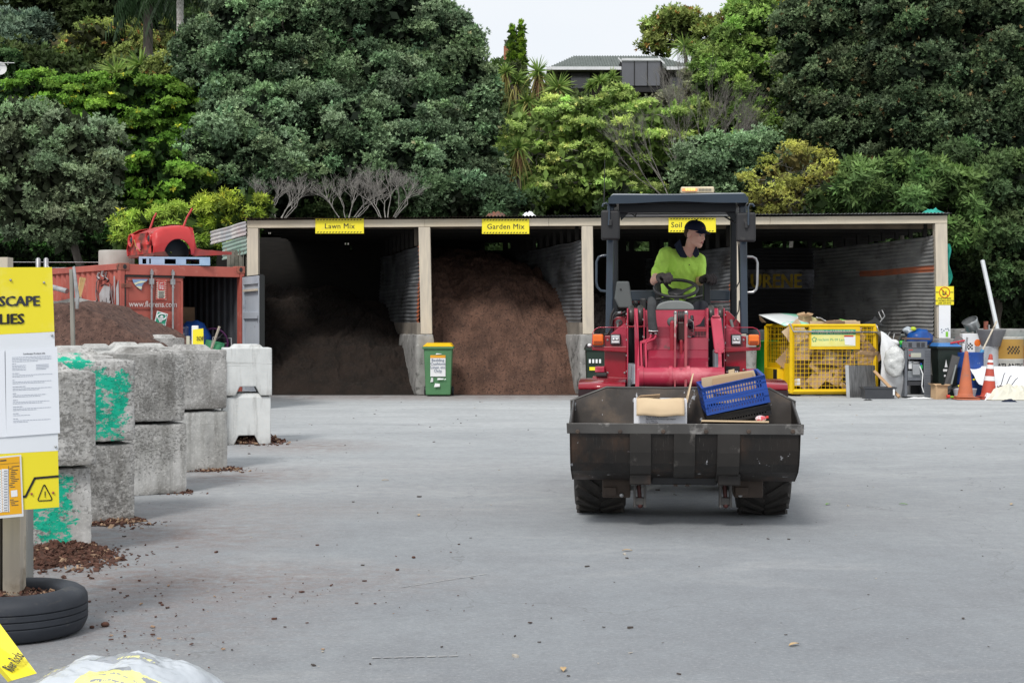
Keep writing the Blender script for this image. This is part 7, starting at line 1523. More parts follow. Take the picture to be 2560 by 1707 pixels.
# shirt
sh=[('c',pelvis+V((0,0,.045)),belly,.150,.148),('c',belly+V((-.02,0,0)),chest+V((-.01,0,0)),.145,.150),('c',belly+V((.03,0,0)),chest+V((.03,0,.01)),.14,.135),('c',rs+V((.02,0,-.01)),ls+V((-.02,0,-.01)),.082,.070),('c',chest,nb+V((0,.015,-.025)),.12,.075),
 ('c',rs,rs.lerp(re,.70),.082,.070),('c',ls,ls.lerp(le,.62),.070,.062),('c',rs+V((.05,0,-.08)),rs+V((.02,-.03,-.10)),.08,.06)]
shirt=blob('polo_shirt',sh,.008,HIVIS,pr_,5)
for v_ in shirt.data.vertices:
    p=v_.co; w=noise.noise(V((p.x*9,p.y*9,p.z*4)))*.016+noise.noise(V((p.x*22+p.z*14,p.y*20,p.z*9)))*.010; v_.co=p+v_.normal*w
m=MB(); m.lathe([(.150,-.03),(.153,.012)],32,M=Matrix.Translation(pelvis+V((0,0,.0)))); m.build('shirt_hem',NAVYC,shirt,solid=.006)
# collar
cc=nb+V((.004,.0,.0))
def colf(u,v):
    a=R(-62)+u*R(304)+R(0); a=R(-90)+R(28)+u*R(304); r=.070+.014*(1-v); return cc+V((r*math.cos(a)*1.02,r*math.sin(a)*1.0-.004,-.012+.050*v+.018*math.sin(a)))
m=MB(); m.grid(colf,30,4); col_=m.build('collar',NAVYC,shirt,solid=.006)
for pts in (((1685,612,1.55),(1700,598,1.55),(1707,622,1.50),(1719,643,1.46),(1714,645,1.45),(1701,643,1.455),(1692,630,1.48)),((1738,618,1.53),(1742,616,1.53),(1747,633,1.49),(1744,643,1.465),(1737,644,1.46),(1731,635,1.47))):
    m=MB(); q_=[P(*p) for p in pts]; m.ext(q_,(0,-.008,0)); m.build('collar_point',NAVYC,shirt,bevel=.002)
m=MB(); m.add([P(1706,616,1.535),P(1738,618,1.53),P(1733,636,1.483),P(1725,644,1.475),P(1715,636,1.485)],[(0,1,2,3,4)]); m.build('neck_opening',SKIN,shirt)
m=MB(); m.tube([P(1725,645,1.475),P(1722,660,1.478),P(1722,672,1.48)],.006,6,flat=.4); m.build('placket',HIVIS,shirt); m=MB(); m.ball(P(1723.5,662,1.465),.005,n=8,k=5); m.build('button',BLK,shirt)
trs=[('c',pelvis+V((-.07,0,-.03)),pelvis+V((.07,0,-.03)),.125,.125)]
for k_,a_,sx_ in ((kr,ar,-.09),(kl,al_,.09)): trs+=[('c',pelvis+V((sx_,-.02,-.03)),k_,.098,.078),('c',k_,a_+V((0,0,.05)),.076,.062)]
blob('trousers',trs,.009,TROU,pr_,4)
for a_ in (ar,al_):
    m=MB(); m.ball(a_+V((0,-.06,-.03)),(.045,.13,.045)); m.build('boot',BLKP,pr_)
# gloved hands, five fingers each
def hand(name,wrist,d,nrm,side,curl,spread=.0):
    g_=1.22; d=V(d).normalized(); nrm=V(nrm); nrm=(nrm-d*nrm.dot(d)).normalized(); s=d.cross(nrm)*side; pr=[('c',wrist-d*.03,wrist+d*.015,.031,.029)]
    for i,o in enumerate((-.030,-.010,.010,.029)):
        b=wrist+d*.082+s*o; pr.append(('c',wrist+d*.02+s*o*.75,b,.015,.0135)); c=b; ang=0
        for k,(l,r) in enumerate(zip((.040,.027,.022),(.0115,.0105,.0095))):
            ang+=curl[k]; dd=d*math.cos(ang)-nrm*math.sin(ang)+s*o*spread; l2=l*(1.0,1.1,1.05,.85)[i]; e=c+dd.normalized()*l2; pr.append(('c',c,e,r,r*.92)); c=e
    t0=wrist+d*.022-s*.028; t1=t0+(d*.6-s*.55-nrm*.45).normalized()*.042; t2=t1+(d*.75-nrm*.6+s*.12).normalized()*.032
    pr+=[('c',t0,t1,.0155,.013),('c',t1,t2,.0125,.0105),('c',wrist+d*.015,t0,.018,.016)]
    pr=[('c',wrist+(V(a)-wrist)*g_,wrist+(V(b)-wrist)*g_,r0*g_,r1*g_) for _,a,b,r0,r1 in pr]
    return blob(name,pr,.0034,GLV,pr_,3)
gr_=P(1669,686,1.0)     # grip on the rim, upper left
rd=(gr_-rw_); hand('glove',rw_+rd*.05,rd+V((.02,0,.01)),V((-.15,-.2,1)),-1,(R(35),R(60),R(50)))
lg=P(1768,694,1.40); ld=V((.06,-.12,.035)); hand('glove',lw_+V((.005,-.02,.0)),ld,V((.1,-.25,1)),1,(R(45),R(65),R(50)))
# ================================================================== scrap and bins at the right
def at(px,Y,z=0): return V(((px-CX)*Y/F,Y,z))
CY=pm('cage_yellow',(.80,.52,.005),(.70,.44,.005),3,.45,spots=(((.32,.14,.03),7,.66,.72),),bump=.05)
cg=thing('recycling_cage','yellow wire mesh cage full of crumpled cardboard, with a green and yellow recycling sign','cage',at(1980,30.05)); 
U=V((1.8,.12,0)).normalized(); Vv=V((-.155,1,0)).normalized(); o=at(1980,30.05,.07); CWI,CDE,CHT=1.80,1.62,1.42
def cgp(u,v,z): return o+U*u+Vv*v+V((0,0,z))
def bar(m,a,b,w=.035,d=None):
    m.tube([a,b],w/1.41,4,smooth=False)
for a,b in (((0,0,0),(0,0,CHT)),((CWI,0,0),(CWI,0,CHT)),((0,CDE,0),(0,CDE,CHT)),((CWI,CDE,0),(CWI,CDE,CHT)),((0,0,CHT),(CWI,0,CHT)),((0,0,CHT),(0,CDE,CHT)),((CWI,0,CHT),(CWI,CDE,CHT)),((0,CDE,CHT),(CWI,CDE,CHT)),((0,0,.03),(CWI,0,.03)),((0,0,.03),(0,CDE,.03)),((CWI,0,.03),(CWI,CDE,.03)),((0,CDE,.03),(CWI,CDE,.03))):
    m=MB(); bar(m,cgp(*a),cgp(*b),.075 if a[2]==0 or a[2]==.03 and b[2]==.03 else .05); m.build('frame_bar',CY,cg,world=True)
def mesh(face,nm,w,h0,h1,nu,nv):
    m=MB()
    for i in range(1,nu): m.tube([face(w*i/nu,h0),face(w*i/nu,h1)],.0055,4,caps=False,smooth=False)
    for j in range(1,nv): z=h0+(h1-h0)*j/nv; m.tube([face(0,z),face(w,z)],.0055,4,caps=False,smooth=False)
    m.build(nm,CY,cg,world=True)
mesh(lambda a,z:cgp(a,0,z),'front_mesh',CWI,.06,CHT,20,15); mesh(lambda a,z:cgp(0,a,z),'side_mesh',CDE,.62,CHT,14,9)
mesh(lambda a,z:cgp(CWI,a,z),'side_mesh',CDE,.06,CHT,20,20); mesh(lambda a,z:cgp(a,CDE,z),'rear_mesh',CWI,.06,CHT,20,14)
m=MB(); m.ext([cgp(0,.03,.05),cgp(0,CDE-.03,.05),cgp(0,CDE-.03,.62),cgp(0,.03,.62)],-U*.012); m.build('side_panel',CY,cg,world=True)
m=MB(); m.ext([cgp(-.005,.5,.18),cgp(-.005,1.35,.18),cgp(-.005,1.35,.5),cgp(-.005,.5,.5)],-U*.14); pk=m.build('fork_pocket',CY,cg,.01,world=True)
m=MB(); m.ext([cgp(-.146,.52,.2),cgp(-.146,.75,.2),cgp(-.146,.75,.48),cgp(-.146,.52,.48)],-U*.004); m.build('pocket_hole',BLK,pk,world=True)
m=MB(); m.ext([cgp(.36,-.03,.92),cgp(1.45,-.03,.92),cgp(1.45,-.03,CHT-.02),cgp(.36,-.03,CHT-.02)],V((0,-.012,0))); sp_=m.build('sign_panel',CY,cg,.004,world=True)
m=MB(); m.ext([cgp(.40,-.045,.985),cgp(1.35,-.045,.985),cgp(1.35,-.045,CHT-.1),cgp(.40,-.045,CHT-.1)],V((0,-.004,0))); m.build('sticker',pm('sticker_pale_yellow',(.78,.76,.30),(.74,.70,.2),5,.5,spots=(((.75,.5,.02),6,.66,.68),)),sp_,world=True)
m=MB(); m.ext([cgp(.40,-.05,1.235),cgp(1.35,-.05,1.235),cgp(1.35,-.05,1.34),cgp(.40,-.05,1.34)],V((0,-.003,0))); m.build('green_band',GRNP,sp_,world=True)
m=MB(); m.text('PAPER & CARDBOARD',.10,frame(cgp(.875,-.054,1.252),U,(0,0,1)),bold=.02,align='CENTER',sx=.86); m.build('pale_lettering',pm('sticker_cream',(.78,.76,.4),None,5,.5),sp_,world=True)
m=MB(); m.text('reclaim',.085,frame(cgp(.53,-.05,1.1),U,(0,0,1)),bold=.0); m.text('Ph 09 Landfill',.075,frame(cgp(.80,-.05,1.1),U,(0,0,1)),bold=.0); m.build('green_lettering',GRNP,sp_,world=True)
m=MB()
for k in range(5):
    a=k*1.2566; c=cgp(.46,-.05,1.13); m.tube([c+V((.045*math.cos(a),0,.045*math.sin(a))),c+V((.05*math.cos(a+.5),0,.05*math.sin(a+.5))),c+V((.028*math.cos(a+.95),0,.028*math.sin(a+.95)))],.009,5)
m.build('green_emblem',GRNP,sp_,world=True)
m=MB(); m.ext([cgp(1.12,-.052,1.02),cgp(1.34,-.052,1.0),cgp(1.34,-.052,1.19),cgp(1.1,-.052,1.2)],V((0,-.002,0))); m.build('white_label',WHT,sp_,world=True)
m=MB(); m.ext([cgp(1.1,-.055,1.185),cgp(1.3,-.055,1.185),cgp(1.3,-.055,1.215),cgp(1.1,-.055,1.215)],V((0,-.002,0))); m.build('red_strip',REDP,sp_,world=True)
m=MB(); m.tube([cgp(-.05,-.02,CHT+.05),cgp(.0,-.08,CHT-.12),cgp(CWI+.05,-.08,CHT-.14),cgp(CWI+.0,-.02,CHT+.02)],.018,8); m.build('locking_bar',ROD,cg,world=True)
for a in (.15,CWI-.15): m=MB(); m.ext([cgp(a-.05,.05,-.07),cgp(a+.05,.05,-.07),cgp(a+.05,.05,.0),cgp(a-.05,.05,.0)],Vv*1.4); m.build('skid',RUSTD,cg,world=True)
rc=random.Random(21)
mats=[KRAFT,KRAFTD,KRAFTL,KRAFT,KRAFT]
for i in range(46):
    u=rc.uniform(.12,CWI-.15); v=.08+rc.random()**2.5*.8; z=.08+(i/46)*1.12; w=rc.uniform(.3,.65); hh=rc.uniform(.22,.45)
    c=cgp(u,v,z); c.x=min(max(c.x,o.x+.22),o.x+CWI-.25)
    t=thing('cardboard_piece','crumpled piece of brown cardboard packed inside the yellow cage','cardboard',c,group='cardboard inside the yellow cage',rot=(rc.uniform(-.5,.5),rc.uniform(-.9,.9),rc.uniform(-.5,.5)))
    m=MB(); sd=i*3.3; m.grid(lambda a,b:V(((a-.5)*w,.05*noise.noise(V((a*2.3,b*2.3,sd)))+(.10*abs(a-.5)),(b)*hh)),5,5,smooth=False); m.build('sheet',mats[i%5],t,solid=.008)
for (lab,u,z,sz_,mt_) in (('black plastic tray inside the yellow cage',1.15,.16,(.5,.25),GALVD),('white panel inside the bottom of the yellow cage',1.3,.1,(.38,.24),pm('white_panel',(.6,.62,.66),None,3,.5)),('blue and green printed tin inside the yellow cage',1.42,.72,(.24,.2),pm('tin_print',(.02,.12,.3),(.03,.4,.35),9,.4,lo=.48,hi=.52)),('dark plastic tub inside the yellow cage',1.2,.55,(.5,.18),pm('dark_blue_grey',(.07,.08,.10),None,3,.5)),('white paper scraps inside the yellow cage',.12,.15,(.22,.14),WHT),('black box inside the yellow cage by the corner post',.95,.95,(.3,.3),BLKP)):
    t=thing('caged_rubbish',lab,'rubbish',cgp(u,.1,z),rot=(0,rc.uniform(-.25,.25),0)); m=MB(); m.box(-sz_[0]/2,sz_[0]/2,0,.15,0,sz_[1]); m.build('item',mt_,t,.012)
m=MB(); t=thing('cage_liner','dark packed waste in the middle of the yellow cage','rubbish',cgp(.9,1.3,0)); m.grid(lambda a,b:cgp(.06+a*(CWI-.12),.85+.35*noise.noise(V((a*5,b*5,2))),.02+b*1.25),16,12,smooth=False); m.build('mass',KRAFTD,t,world=True)
# on top
GP=pm('printed_sheet',(.72,.76,.76),(.28,.68,.50),1.3,.5,lo=.55,hi=.58,spots=(((.35,.2,.18),9,.70,.72),))
t=thing('printed_board','green and white printed cardboard sheet lying on top of the cage','cardboard',cgp(.2,.6,CHT)); m=MB(); q=[W(1897,787,30.9),W(2005,787,31.4),W(2025,813,30.3),W(1962,815,30.2)]
m.grid(lambda a,b:(q[0]*(1-a)+q[1]*a)*(1-b)+(q[3]*(1-a)+q[2]*a)*b+V((0,0,.03*math.sin(a*3.1))),6,6); m.build('sheet',GP,t,world=True,solid=.01)
m=MB(); m.add([W(1897,787,30.9),W(1916,806,30.6),W(1905,806,30.9),W(1899,800,31)],[(0,1,2,3)]); m.build('folded_edge',KRAFT,t,world=True)
crumple_box('open_box','open brown cardboard box standing on top of the cage',at(2014,30.7,1.5),(.2,.2,.22),(.15,-.2,.4),KRAFT)
t=thing('foam_block','pale yellow foam block on top of the cage','foam',at(2030,30.8,1.5)); m=MB(); m.cb((0.05,0,.09),(.3,.2,.1),(0,R(25),.2)); m.build('foam',pm('foam_yellow',(.8,.78,.4),None,8,.9),t,.01)
t=thing('white_sheet','white plastic sheet draped over the cage top','sheet',at(2060,30.7,1.5)); m=MB(); m.grid(lambda a,b:V((-.18+a*.5,-.2+b*.4,.16-.16*a+.04*noise.noise(V((a*4,b*4,0))))),10,8); m.build('sheet',WHT,t,solid=.006)
for i,(a,b,c_,lab) in enumerate(((2085,.40,KRAFTD,'dark brown cardboard flap on the cage top, middle'),(2120,.45,KRAFTL,'pale cardboard flap on the cage top at its right'),(2050,.5,KRAFTL,'pale flattened cardboard on the cage top under the white sheet'))):
    t=thing('cardboard_flap',lab,'cardboard',at(a,30.5+.1*i,1.49)); m=MB(); m.cb((0,0,.06),(b,.3,.012),(R(20),R(4*i-5),.1)); m.box(-b/2,b/2,-.15,-.14,0,.10); m.build('flap',c_,t)
t=thing('green_strip','bright green strip on the cage top','rubbish',at(2110,30.9,1.6)); m=MB(); m.cb((0,0,0),(.2,.05,.04),(0,R(12),0)); m.build('strip',pm('lime_strip',(.2,.6,.1),None,3,.5),t)
# green drum behind the cage
t=thing('green_drum','bright green plastic drum between loader and yellow cage','drum',at(1908,32.4)); m=MB(); m.lathe([(.28,0),(.30,.02),(.31,.4),(.32,.42),(.31,.44),(.33,1.10),(.35,1.12),(.35,1.16),(.3,1.16),(.29,1.05),(.02,1.0)],32); m.build('shell',pm('drum_green',(.01,.26,.04),(.008,.2,.03),3,.4),t)
t=thing('dark_plank_pile','black beam leaning behind the cage','beam',at(1905,33.2)); m=MB(); m.tube([W(1885,840,33.4),W(1920,800,33)],.07,4,smooth=False); m.build('beam',BLK,t,world=True)
t=thing('grey_tub','grey tub on the ground behind the loader mirror side','tub',at(1893,33)); m=MB(); m.lathe([(.2,0),(.24,1.35),(.25,1.4),(.2,1.4)],20); m.build('tub',pm('tub_blue_grey',(.3,.33,.36),None,3,.5),t)
# aluminium panel, tub, plank
t=thing('radiator_panel','tall dull grey metal panel leaning against the cage','panel',at(2154,29.5)); m=MB(); a,b=at(2121,29.55),at(2190,29.7); m.ext([a,b,b+V((.0,.12,.66)),a+V((0,.12,.66))],(0,-.03,0)); pn=m.build('panel',pm('radiator_grey',(.10,.10,.10),(.19,.19,.19),4,.4,.6,stretch=(9,1,1)),t,world=True)
m=MB(); m.ext([a+V((-.05,-.035,0)),a+V((.02,-.035,0)),a+V((.02,.085,.67)),a+V((-.05,.085,.67))],(0,-.02,0)); m.build('side_strip',pm('pale_alloy',(.45,.46,.47),None,4,.4,.4),pn,world=True)
def tub(name,label,px,Y,w,d,h,mt,rz=0,z=0):
    t=thing(name,label,'tub',at(px,Y,z),rotz=rz); m=MB(); a=w/2
    m.add([(-a*.9,.03,.0),(a*.9,.03,0),(a*.9,d-.03,0),(-a*.9,d-.03,0),(-a,0,h),(a,0,h),(a,d,h),(-a,d,h)],[(0,3,2,1),(0,1,5,4),(1,2,6,5),(2,3,7,6),(3,0,4,7)]); m.build('tub',mt,t,.015,solid=.008)
    m=MB(); 
    for b4 in ((-a-.02,a+.02,-.02,.01),(-a-.02,a+.02,d-.01,d+.02),(-a-.02,-a+.01,.01,d-.01),(a-.01,a+.02,.01,d-.01)): m.box(*b4,h-.02,h+.005)
    m.build('rim',mt,t); return t
tb_=tub('plastic_tub','low black plastic tub on the ground in front of the metal panel',2200,28.95,.64,.36,.235,pm('tub_charcoal',(.05,.053,.06),(.06,.063,.07),3,.45))
m=MB(); m.box(.26,.30,-.012,-.004,.08,.2); m.build('white_label',WHT,tb_)
t=thing('timber_plank','bare timber plank leaning down to the ground beside the white sack','timber',at(2240,29.2)); m=MB(); m.tube([W(2186,928,29.6),W(2248,992,29.0)],.04,4,smooth=False); m.build('plank',pm('fresh_timber',(.5,.32,.18),(.42,.26,.14),3,.8,stretch=(1,1,4)),t,world=True)
t=thing('bulk_bag','big white woven bag stuffed with crumpled plastic beside the cage','bag',at(2228,30.2)); m=MB()
def f(a,b):
    x=at(2190,30).x+(at(2264,30).x-at(2190,30).x)*a; zt=1.38-.62*max(0,a-.0)**1.3; z=b*zt; y=29.62-.25*math.sin(math.pi*a)*math.sin(math.pi*min(1,b*1.1))+.07*noise.noise(V((a*4,b*4,3)))
    return V((x+.03*noise.noise(V((a*3,b*3,0))),y,z))
m.grid(f,22,24); m.grid(lambda a,b:V((at(2190,30).x+.62*a,29.62+b*.9,1.38-.62*a**1.3-.05*b)),22,6); m.build('bag_fabric',pm('woven_white',(.76,.77,.78),(.68,.69,.70),3,.8,bump=.3,bscale=12,bdist=.02),t,world=True)
t=thing('plastic_bundle','scrunched clear plastic bundle bulging from the white bag','plastic',at(2238,29.36,.66)); m=MB(); m.ball((0,0,.1),(.22,.14,.33),n=30,k=22); b_=m.build('bundle',pm('clear_plastic',(.6,.61,.6),(.45,.46,.45),7,.25,bump=.8,bscale=14,bdist=.03,spec=.8),t)
for v_ in b_.data.vertices: v_.co+=v_.co.normalized()*.05*noise.noise(v_.co*9)
# gas heater carcass
HG=pm('heater_grey',(.17,.18,.20),(.12,.13,.15),3,.45,.3,rvar=.1); HGD=pm('heater_dark',(.04,.042,.048),None,3,.5)
Yh=29.3; t=thing('gas_heater','stripped grey gas heater standing open with its works showing','heater',at(2296,Yh)); t.location.z=.03
x0,x1=at(2262,Yh).x,at(2326,Yh).x
def hp_(n_,a,b,z0,z1,y0=0,y1=.05,mt=HG,par=None,bv=.004): 
    m=MB(); m.box(x0+(x1-x0)*a,x0+(x1-x0)*b,Yh+y0,Yh+y1,z0,z1); return m.build(n_,mt,par or t,bv,world=True)
hp_('left_side',0,.10,.03,.98,0,.45); hp_('right_side',.74,1.0,.03,1.02,-.02,.45); hp_('back',.1,.74,.03,1.0,.4,.44,HGD); hp_('top_vent',.10,.88,1.03,1.17,.0,.4); hp_('control_panel',.1,.74,.80,1.02,-.03,.2); hp_('base',.08,.76,.03,.07,-.02,.4,ROD); hp_('valve_tray',.12,.72,.36,.42,.02,.3); hp_('lower_box',.14,.72,.42,.56,.06,.3,pm('heater_plate',(.25,.27,.29),None,3,.4,.3)); hp_('burner',.14,.72,.26,.34,.03,.3,HGD)
hp_('gas_valve',.30,.58,.48,.70,-.02,.06,pm('valve_grey',(.36,.38,.40),(.28,.29,.3),4,.4,.3)); hp_('paper_label',.18,.44,.60,.76,.06,.07,WHT); hp_('green_tag',.62,.71,.60,.68,.03,.05,pm('tag_green',(.02,.45,.12),None,3,.4)); hp_('blue_tag',.63,.68,.68,.72,.03,.05,pm('tag_blue',(.03,.1,.5),None,3,.4)); hp_('display',.22,.62,.84,.93,-.036,-.028,pm('display_pale',(.45,.46,.38),None,3,.4)); hp_('red_badge',.13,.30,.985,1.0,-.036,-.028,REDP)
for a in (.14,.46,.64): hp_('vent_window',a,a+.14,1.05,1.14,-.006,-.002,HGD)
m=MB(); m.ball((x0+.09,Yh-.04,.88),.016,n=10,k=6); m.build('red_knob',REDP,t,world=True); m=MB(); m.tube([(x0+.3,Yh-.02,.66),(x0+.36,Yh-.04,.5),(x0+.34,Yh-.04,.25),(x0+.38,Yh-.03,.12)],.012,8); m.build('white_hose',WHT,t,world=True)
m=MB(); m.lathe([(.10,0),(.12,.02),(.12,.05),(.08,.06)],20,(x0+.24,Yh+.14,.70)); m.build('fan_housing',ROD,t,world=True)
m=MB()
for r_ in range(28):
    for c_ in range(5): xx=x0+(x1-x0)*(.79+.045*c_); m.box(xx,xx+.009,Yh-.0235,Yh-.0205,.08+r_*.033,.095+r_*.033)
m.build('perforations',HGD,t,world=True)
t=thing('metal_tray','rusty brown tray lying on top of the heater','tray',at(2290,29.5,1.2)); m=MB(); m.cb((0,0,.02),(.5,.3,.04),(0,R(1),.1)); m.build('tray',pm('tray_brown',(.16,.1,.075),None,4,.6),t,.006)
bx=crumple_box('cardboard_box','brown open cardboard box on the ground beside the heater',at(2348,28.95,0),(.26,.2,.27),(0,0,.25),KRAFT)
# drums, bins, cones
bw=wheelie('wheelie_bin','black-green wheelie bin with blue lid crammed with tools at the right end post',2372,29.9,.5,1.12,.5,pm('bin_black_green',(.012,.022,.018),None,3,.45),pm('lid_blue',(.06,.22,.55),None,3,.4))
m=MB(); m.ext([(-.1,-.04,.62),(-.04,-.04,.62),(-.07,-.045,.78)],(0,-.003,0)); m.box(-.13,-.01,-.038,-.034,.53,.58); m.box(-.11,-.03,-.034,-.03,.42,.46); m.build('white_emblem',WHT,bw)
t=thing('plastic_sheet','black moulded plastic panel leaning against the blue drum','panel',at(2390,29.3)); m=MB(); m.ext([W(2354,982,29.3),W(2375,984,29.2),W(2401,892,29.6),W(2380,886,29.7)],(0,.05,0)); pn=m.build('panel',BLKP,t,.01,world=True)
m=MB(); m.ext([W(2376,960,29.22),W(2380,960,29.22),W(2391,912,29.42),W(2388,912,29.42)],(0,-.02,0)); m.build('grey_slot',GREYP,pn,world=True)
def drum(name,label,px,Y,r,h,mt,z=0,rings=(.33,.66)):
    t=thing(name,label,'drum',at(px,Y,z)); pr=[(r*.96,0),(r,.02)]
    for k in rings: pr+=[(r,h*k-.02),(r*1.035,h*k),(r,h*k+.02)]
    pr+=[(r,h-.03),(r*1.03,h-.01),(r*1.03,h),(r*.97,h),(r*.95,h-.05),(.01,h-.06)]; m=MB(); m.lathe(pr,36); m.build('shell',mt,t); return t
drum('blue_drum','blue steel drum holding brooms behind the orange cone',2422,30.0,.30,.93,pm('drum_blue',(.015,.07,.32),(.012,.05,.22),3,.5,spots=(((.2,.25,.35),9,.62,.66),),bump=.2))
d2=drum('drum','gold and white steel drum with black lettering and chequered band',2520,30.6,.32,1.25,pm('drum_white',(.62,.61,.56),(.5,.49,.45),3,.5,spots=(((.3,.2,.12),5,.62,.7),)),rings=(.27,.62))
m=MB(); m.lathe([(.324,.77),(.326,.78),(.326,1.19),(.33,1.2)],36); m.build('gold_band',pm('drum_gold',(.50,.30,.07),(.4,.22,.05),2,.4),d2)
m=MB()
for r_ in range(4):
    for c_ in range(8):
        if (r_+c_)%2: continue
        a0=R(-110+6*c_-r_*1); a1=a0+R(5.5); z0=.89+r_*.042; m.add([(.333*math.cos(a0),.333*math.sin(a0),z0),(.333*math.cos(a1),.333*math.sin(a1),z0),(.333*math.cos(a1),.333*math.sin(a1),z0+.04),(.333*math.cos(a0),.333*math.sin(a0),z0+.04)],[(0,1,2,3)])
m.build('chequered_band',BLK,d2)
m=MB(); vs,fs=text_geo('ATLANTIC',.125,.02,'CENTER',.0,1); m.add([(.335*math.sin((x-.04)/.335),-.335*math.cos((x-.04)/.335),.60+y) for x,y,z in vs],fs); m.build('lettering',BLK,d2)
drum('white_drum','white drum with dark base beside the blue drum',2466,30.6,.27,1.05,pm('drum_white_dark',(.5,.52,.54),(.42,.43,.45),3,.5),rings=(.5,)); drum('red_drum','dark red drum at the right picture edge',2562,30.7,.22,1.05,pm('drum_red',(.2,.01,.02),None,3,.45))
t=thing('grey_funnel','grey rubber funnel on the white drum','funnel',at(2478,30.5,1.05)); m=MB(); m.lathe([(.2,0),(.3,.33),(.31,.36),(.28,.36)],28); m.build('funnel',pm('funnel_grey',(.17,.17,.18),None,3,.6),t)
t=thing('cement_bag_box','white box with chequered print and orange blob behind the blue drum','box',at(2432,30.55,.9)); m=MB(); m.box(-.22,.22,0,.2,0,.42); bo2=m.build('box',WHT,t,.01); m=MB(); m.ball((.1,-.004,.22),(.07,.006,.08),n=14,k=6); m.build('orange_print',AMB,bo2); m=MB()
for r_ in range(4):
    for c_ in range(4):
        if (r_+c_)%2: m.box(-.14+c_*.035,-.105+c_*.035,-.004,-.001,.08+r_*.035,.115+r_*.035)
m.build('chequered_print',BLK,bo2)
# traffic cones
def cone(label,px,Y,h,tilt,stripes,mt,base_w=.42):
    t=thing('traffic_cone',label,'traffic cone',at(px,Y),group='traffic cones by the scrap',rot=(0,tilt,0)); m=MB(); b=base_w/2
    m.box(-b,b,-b,b,.0,.03); m.box(-b*.97,b*.97,-b*.97,b*.97,.045,.06); m.build('base',mt,t,.008)
    f=lambda z:.155-(.155-.032)*(z-.06)/(h-.06)
    m=MB(); m.lathe([(.19,.055),(.165,.075)]+[(f(.06+k*(h-.08)/12),.06+k*(h-.08)/12) for k in range(13)]+[(.024,h-.005),(.005,h)],32); m.build('body',mt,t)
    for z0,z1 in stripes: m=MB(); m.lathe([(f(z0)+.0035,z0),(f(z1)+.0035,z1)],32); m.build('white_band',WHT,t)
    return t
OR_=pm('cone_orange',(.52,.15,.07),(.42,.13,.07),4,.7,spots=(((.35,.15,.1),9,.6,.68),)); ORR=pm('cone_red_orange',(.50,.07,.04),(.42,.08,.06),4,.6)
cone('tall faded plain orange traffic cone in front of the blue drum',2413,28.75,.98,R(1.5),(),OR_,.46)
cone('leaning orange cone with white bands beside the tall plain cone',2471,28.8,.92,R(3),((.38,.47),(.62,.70),(.75,.80)),ORR,.4)
m=MB()
# tools and odds
def stick(name,label,cat,p,q_,r,mt,**k):
    t=thing(name,label,cat,p); m=MB(); m.tube([p,q_],r,8); m.build(k.get('part','shaft'),mt,t,world=True); return t
t=stick('squeegee','red squeegee standing in the blue drum','tool',W(2402,880,30),W(2395,855,29.9),.02,pm('tool_red',(.55,.03,.05),None,3,.5)); m=MB(); m.tube([W(2376,858,29.9),W(2412,851,29.9)],.02,6); m.build('blade',bpy.data.materials['tool_red'],t,world=True)
stick('grey_pipe','short grey pipe standing in the blue drum','pipe',W(2414,880,30),W(2418,843,30),.022,ROD)
t=stick('broom','broom with wooden handle and blue bristles leaning on the white drum','broom',W(2453,882,29.9),W(2492,803,30.3),.018,WOODG); m=MB(); m.tube([W(2452,885,29.9),W(2457,874,29.9)],.04,6); m.build('bristles',pm('bristle_blue',(.1,.35,.6),None,3,.6),t,world=True)
t=stick('shovel','flat shovel blade on a handle poking out over the blue lidded bin','shovel',W(2380,872,30.1),W(2400,850,30.1),.015,GREYP); m=MB(); m.grid(lambda a,b:W(2380+32*a,858-18*b*math.sin(3.14*a)**.5,30.3),8,4); m.build('blade',pm('blade_grey_brown',(.22,.19,.18),None,3,.5),t,world=True)
stick('rusty_post','short rusty steel post behind the teal beam','post',at(2464,31.2,1.3),W(2465,803,31.2),.05,CRD)
stick('thin_pole','thin pale pole behind the teal beam','pole',at(2471,31.2,1.3),W(2473,812,31.2),.02,ROD)
stick('white_pole','long white square pole leaning against the dark trees','pole',at(2528,31.5,.0),W(2456,652,33),.052,pm('pole_white',(.62,.65,.68),(.55,.58,.6),3,.4))
t=stick('pruning_pole','black and yellow telescopic pole leaning across the cones','pole',W(2364,978,29.1),W(2512,917,29.9),.018,BLKP); 
for a,b in ((.2,.3),(.45,.52),(.62,.7),(.78,.95)): 
    p,q_=W(2364,978,29.1),W(2512,917,29.9); m=MB(); m.tube([p.lerp(q_,a),p.lerp(q_,b)],.0195,8); m.build('yellow_band',YEL_S,t,world=True)
t=thing('metal_lamp','bell-shaped galvanised lamp lying on a stand on the concrete wall','lamp',at(2430,31,1.28)); ax=frame(W(2437,829,31),(-.45,0,.9),(0,1,0)); m=MB(); m.lathe([(.02,-.02),(.15,0),(.16,.02),(.16,.16),(.175,.22),(.165,.22)],24,M=Matrix.Translation(W(2433,822,31))@Euler((R(15),R(-28),0)).to_matrix().to_4x4()); m.build('shade',pm('galv_bright',(.42,.44,.45),(.3,.31,.32),5,.35,.6),t,world=True); m=MB(); m.tube([W(2440,838,31),W(2437,822,31)],.035,8); m.tube([W(2402,829,31),W(2432,823,31)],.02,6); m.build('stand',ROD,t,world=True)
t=thing('concrete_wall','low weathered concrete wall behind the drums','wall',at(2460,31.6)); m=MB(); rough_box(m,2.2,.5,1.42,14,.05,.02,seed=77); m.build('wall',CONC,t)
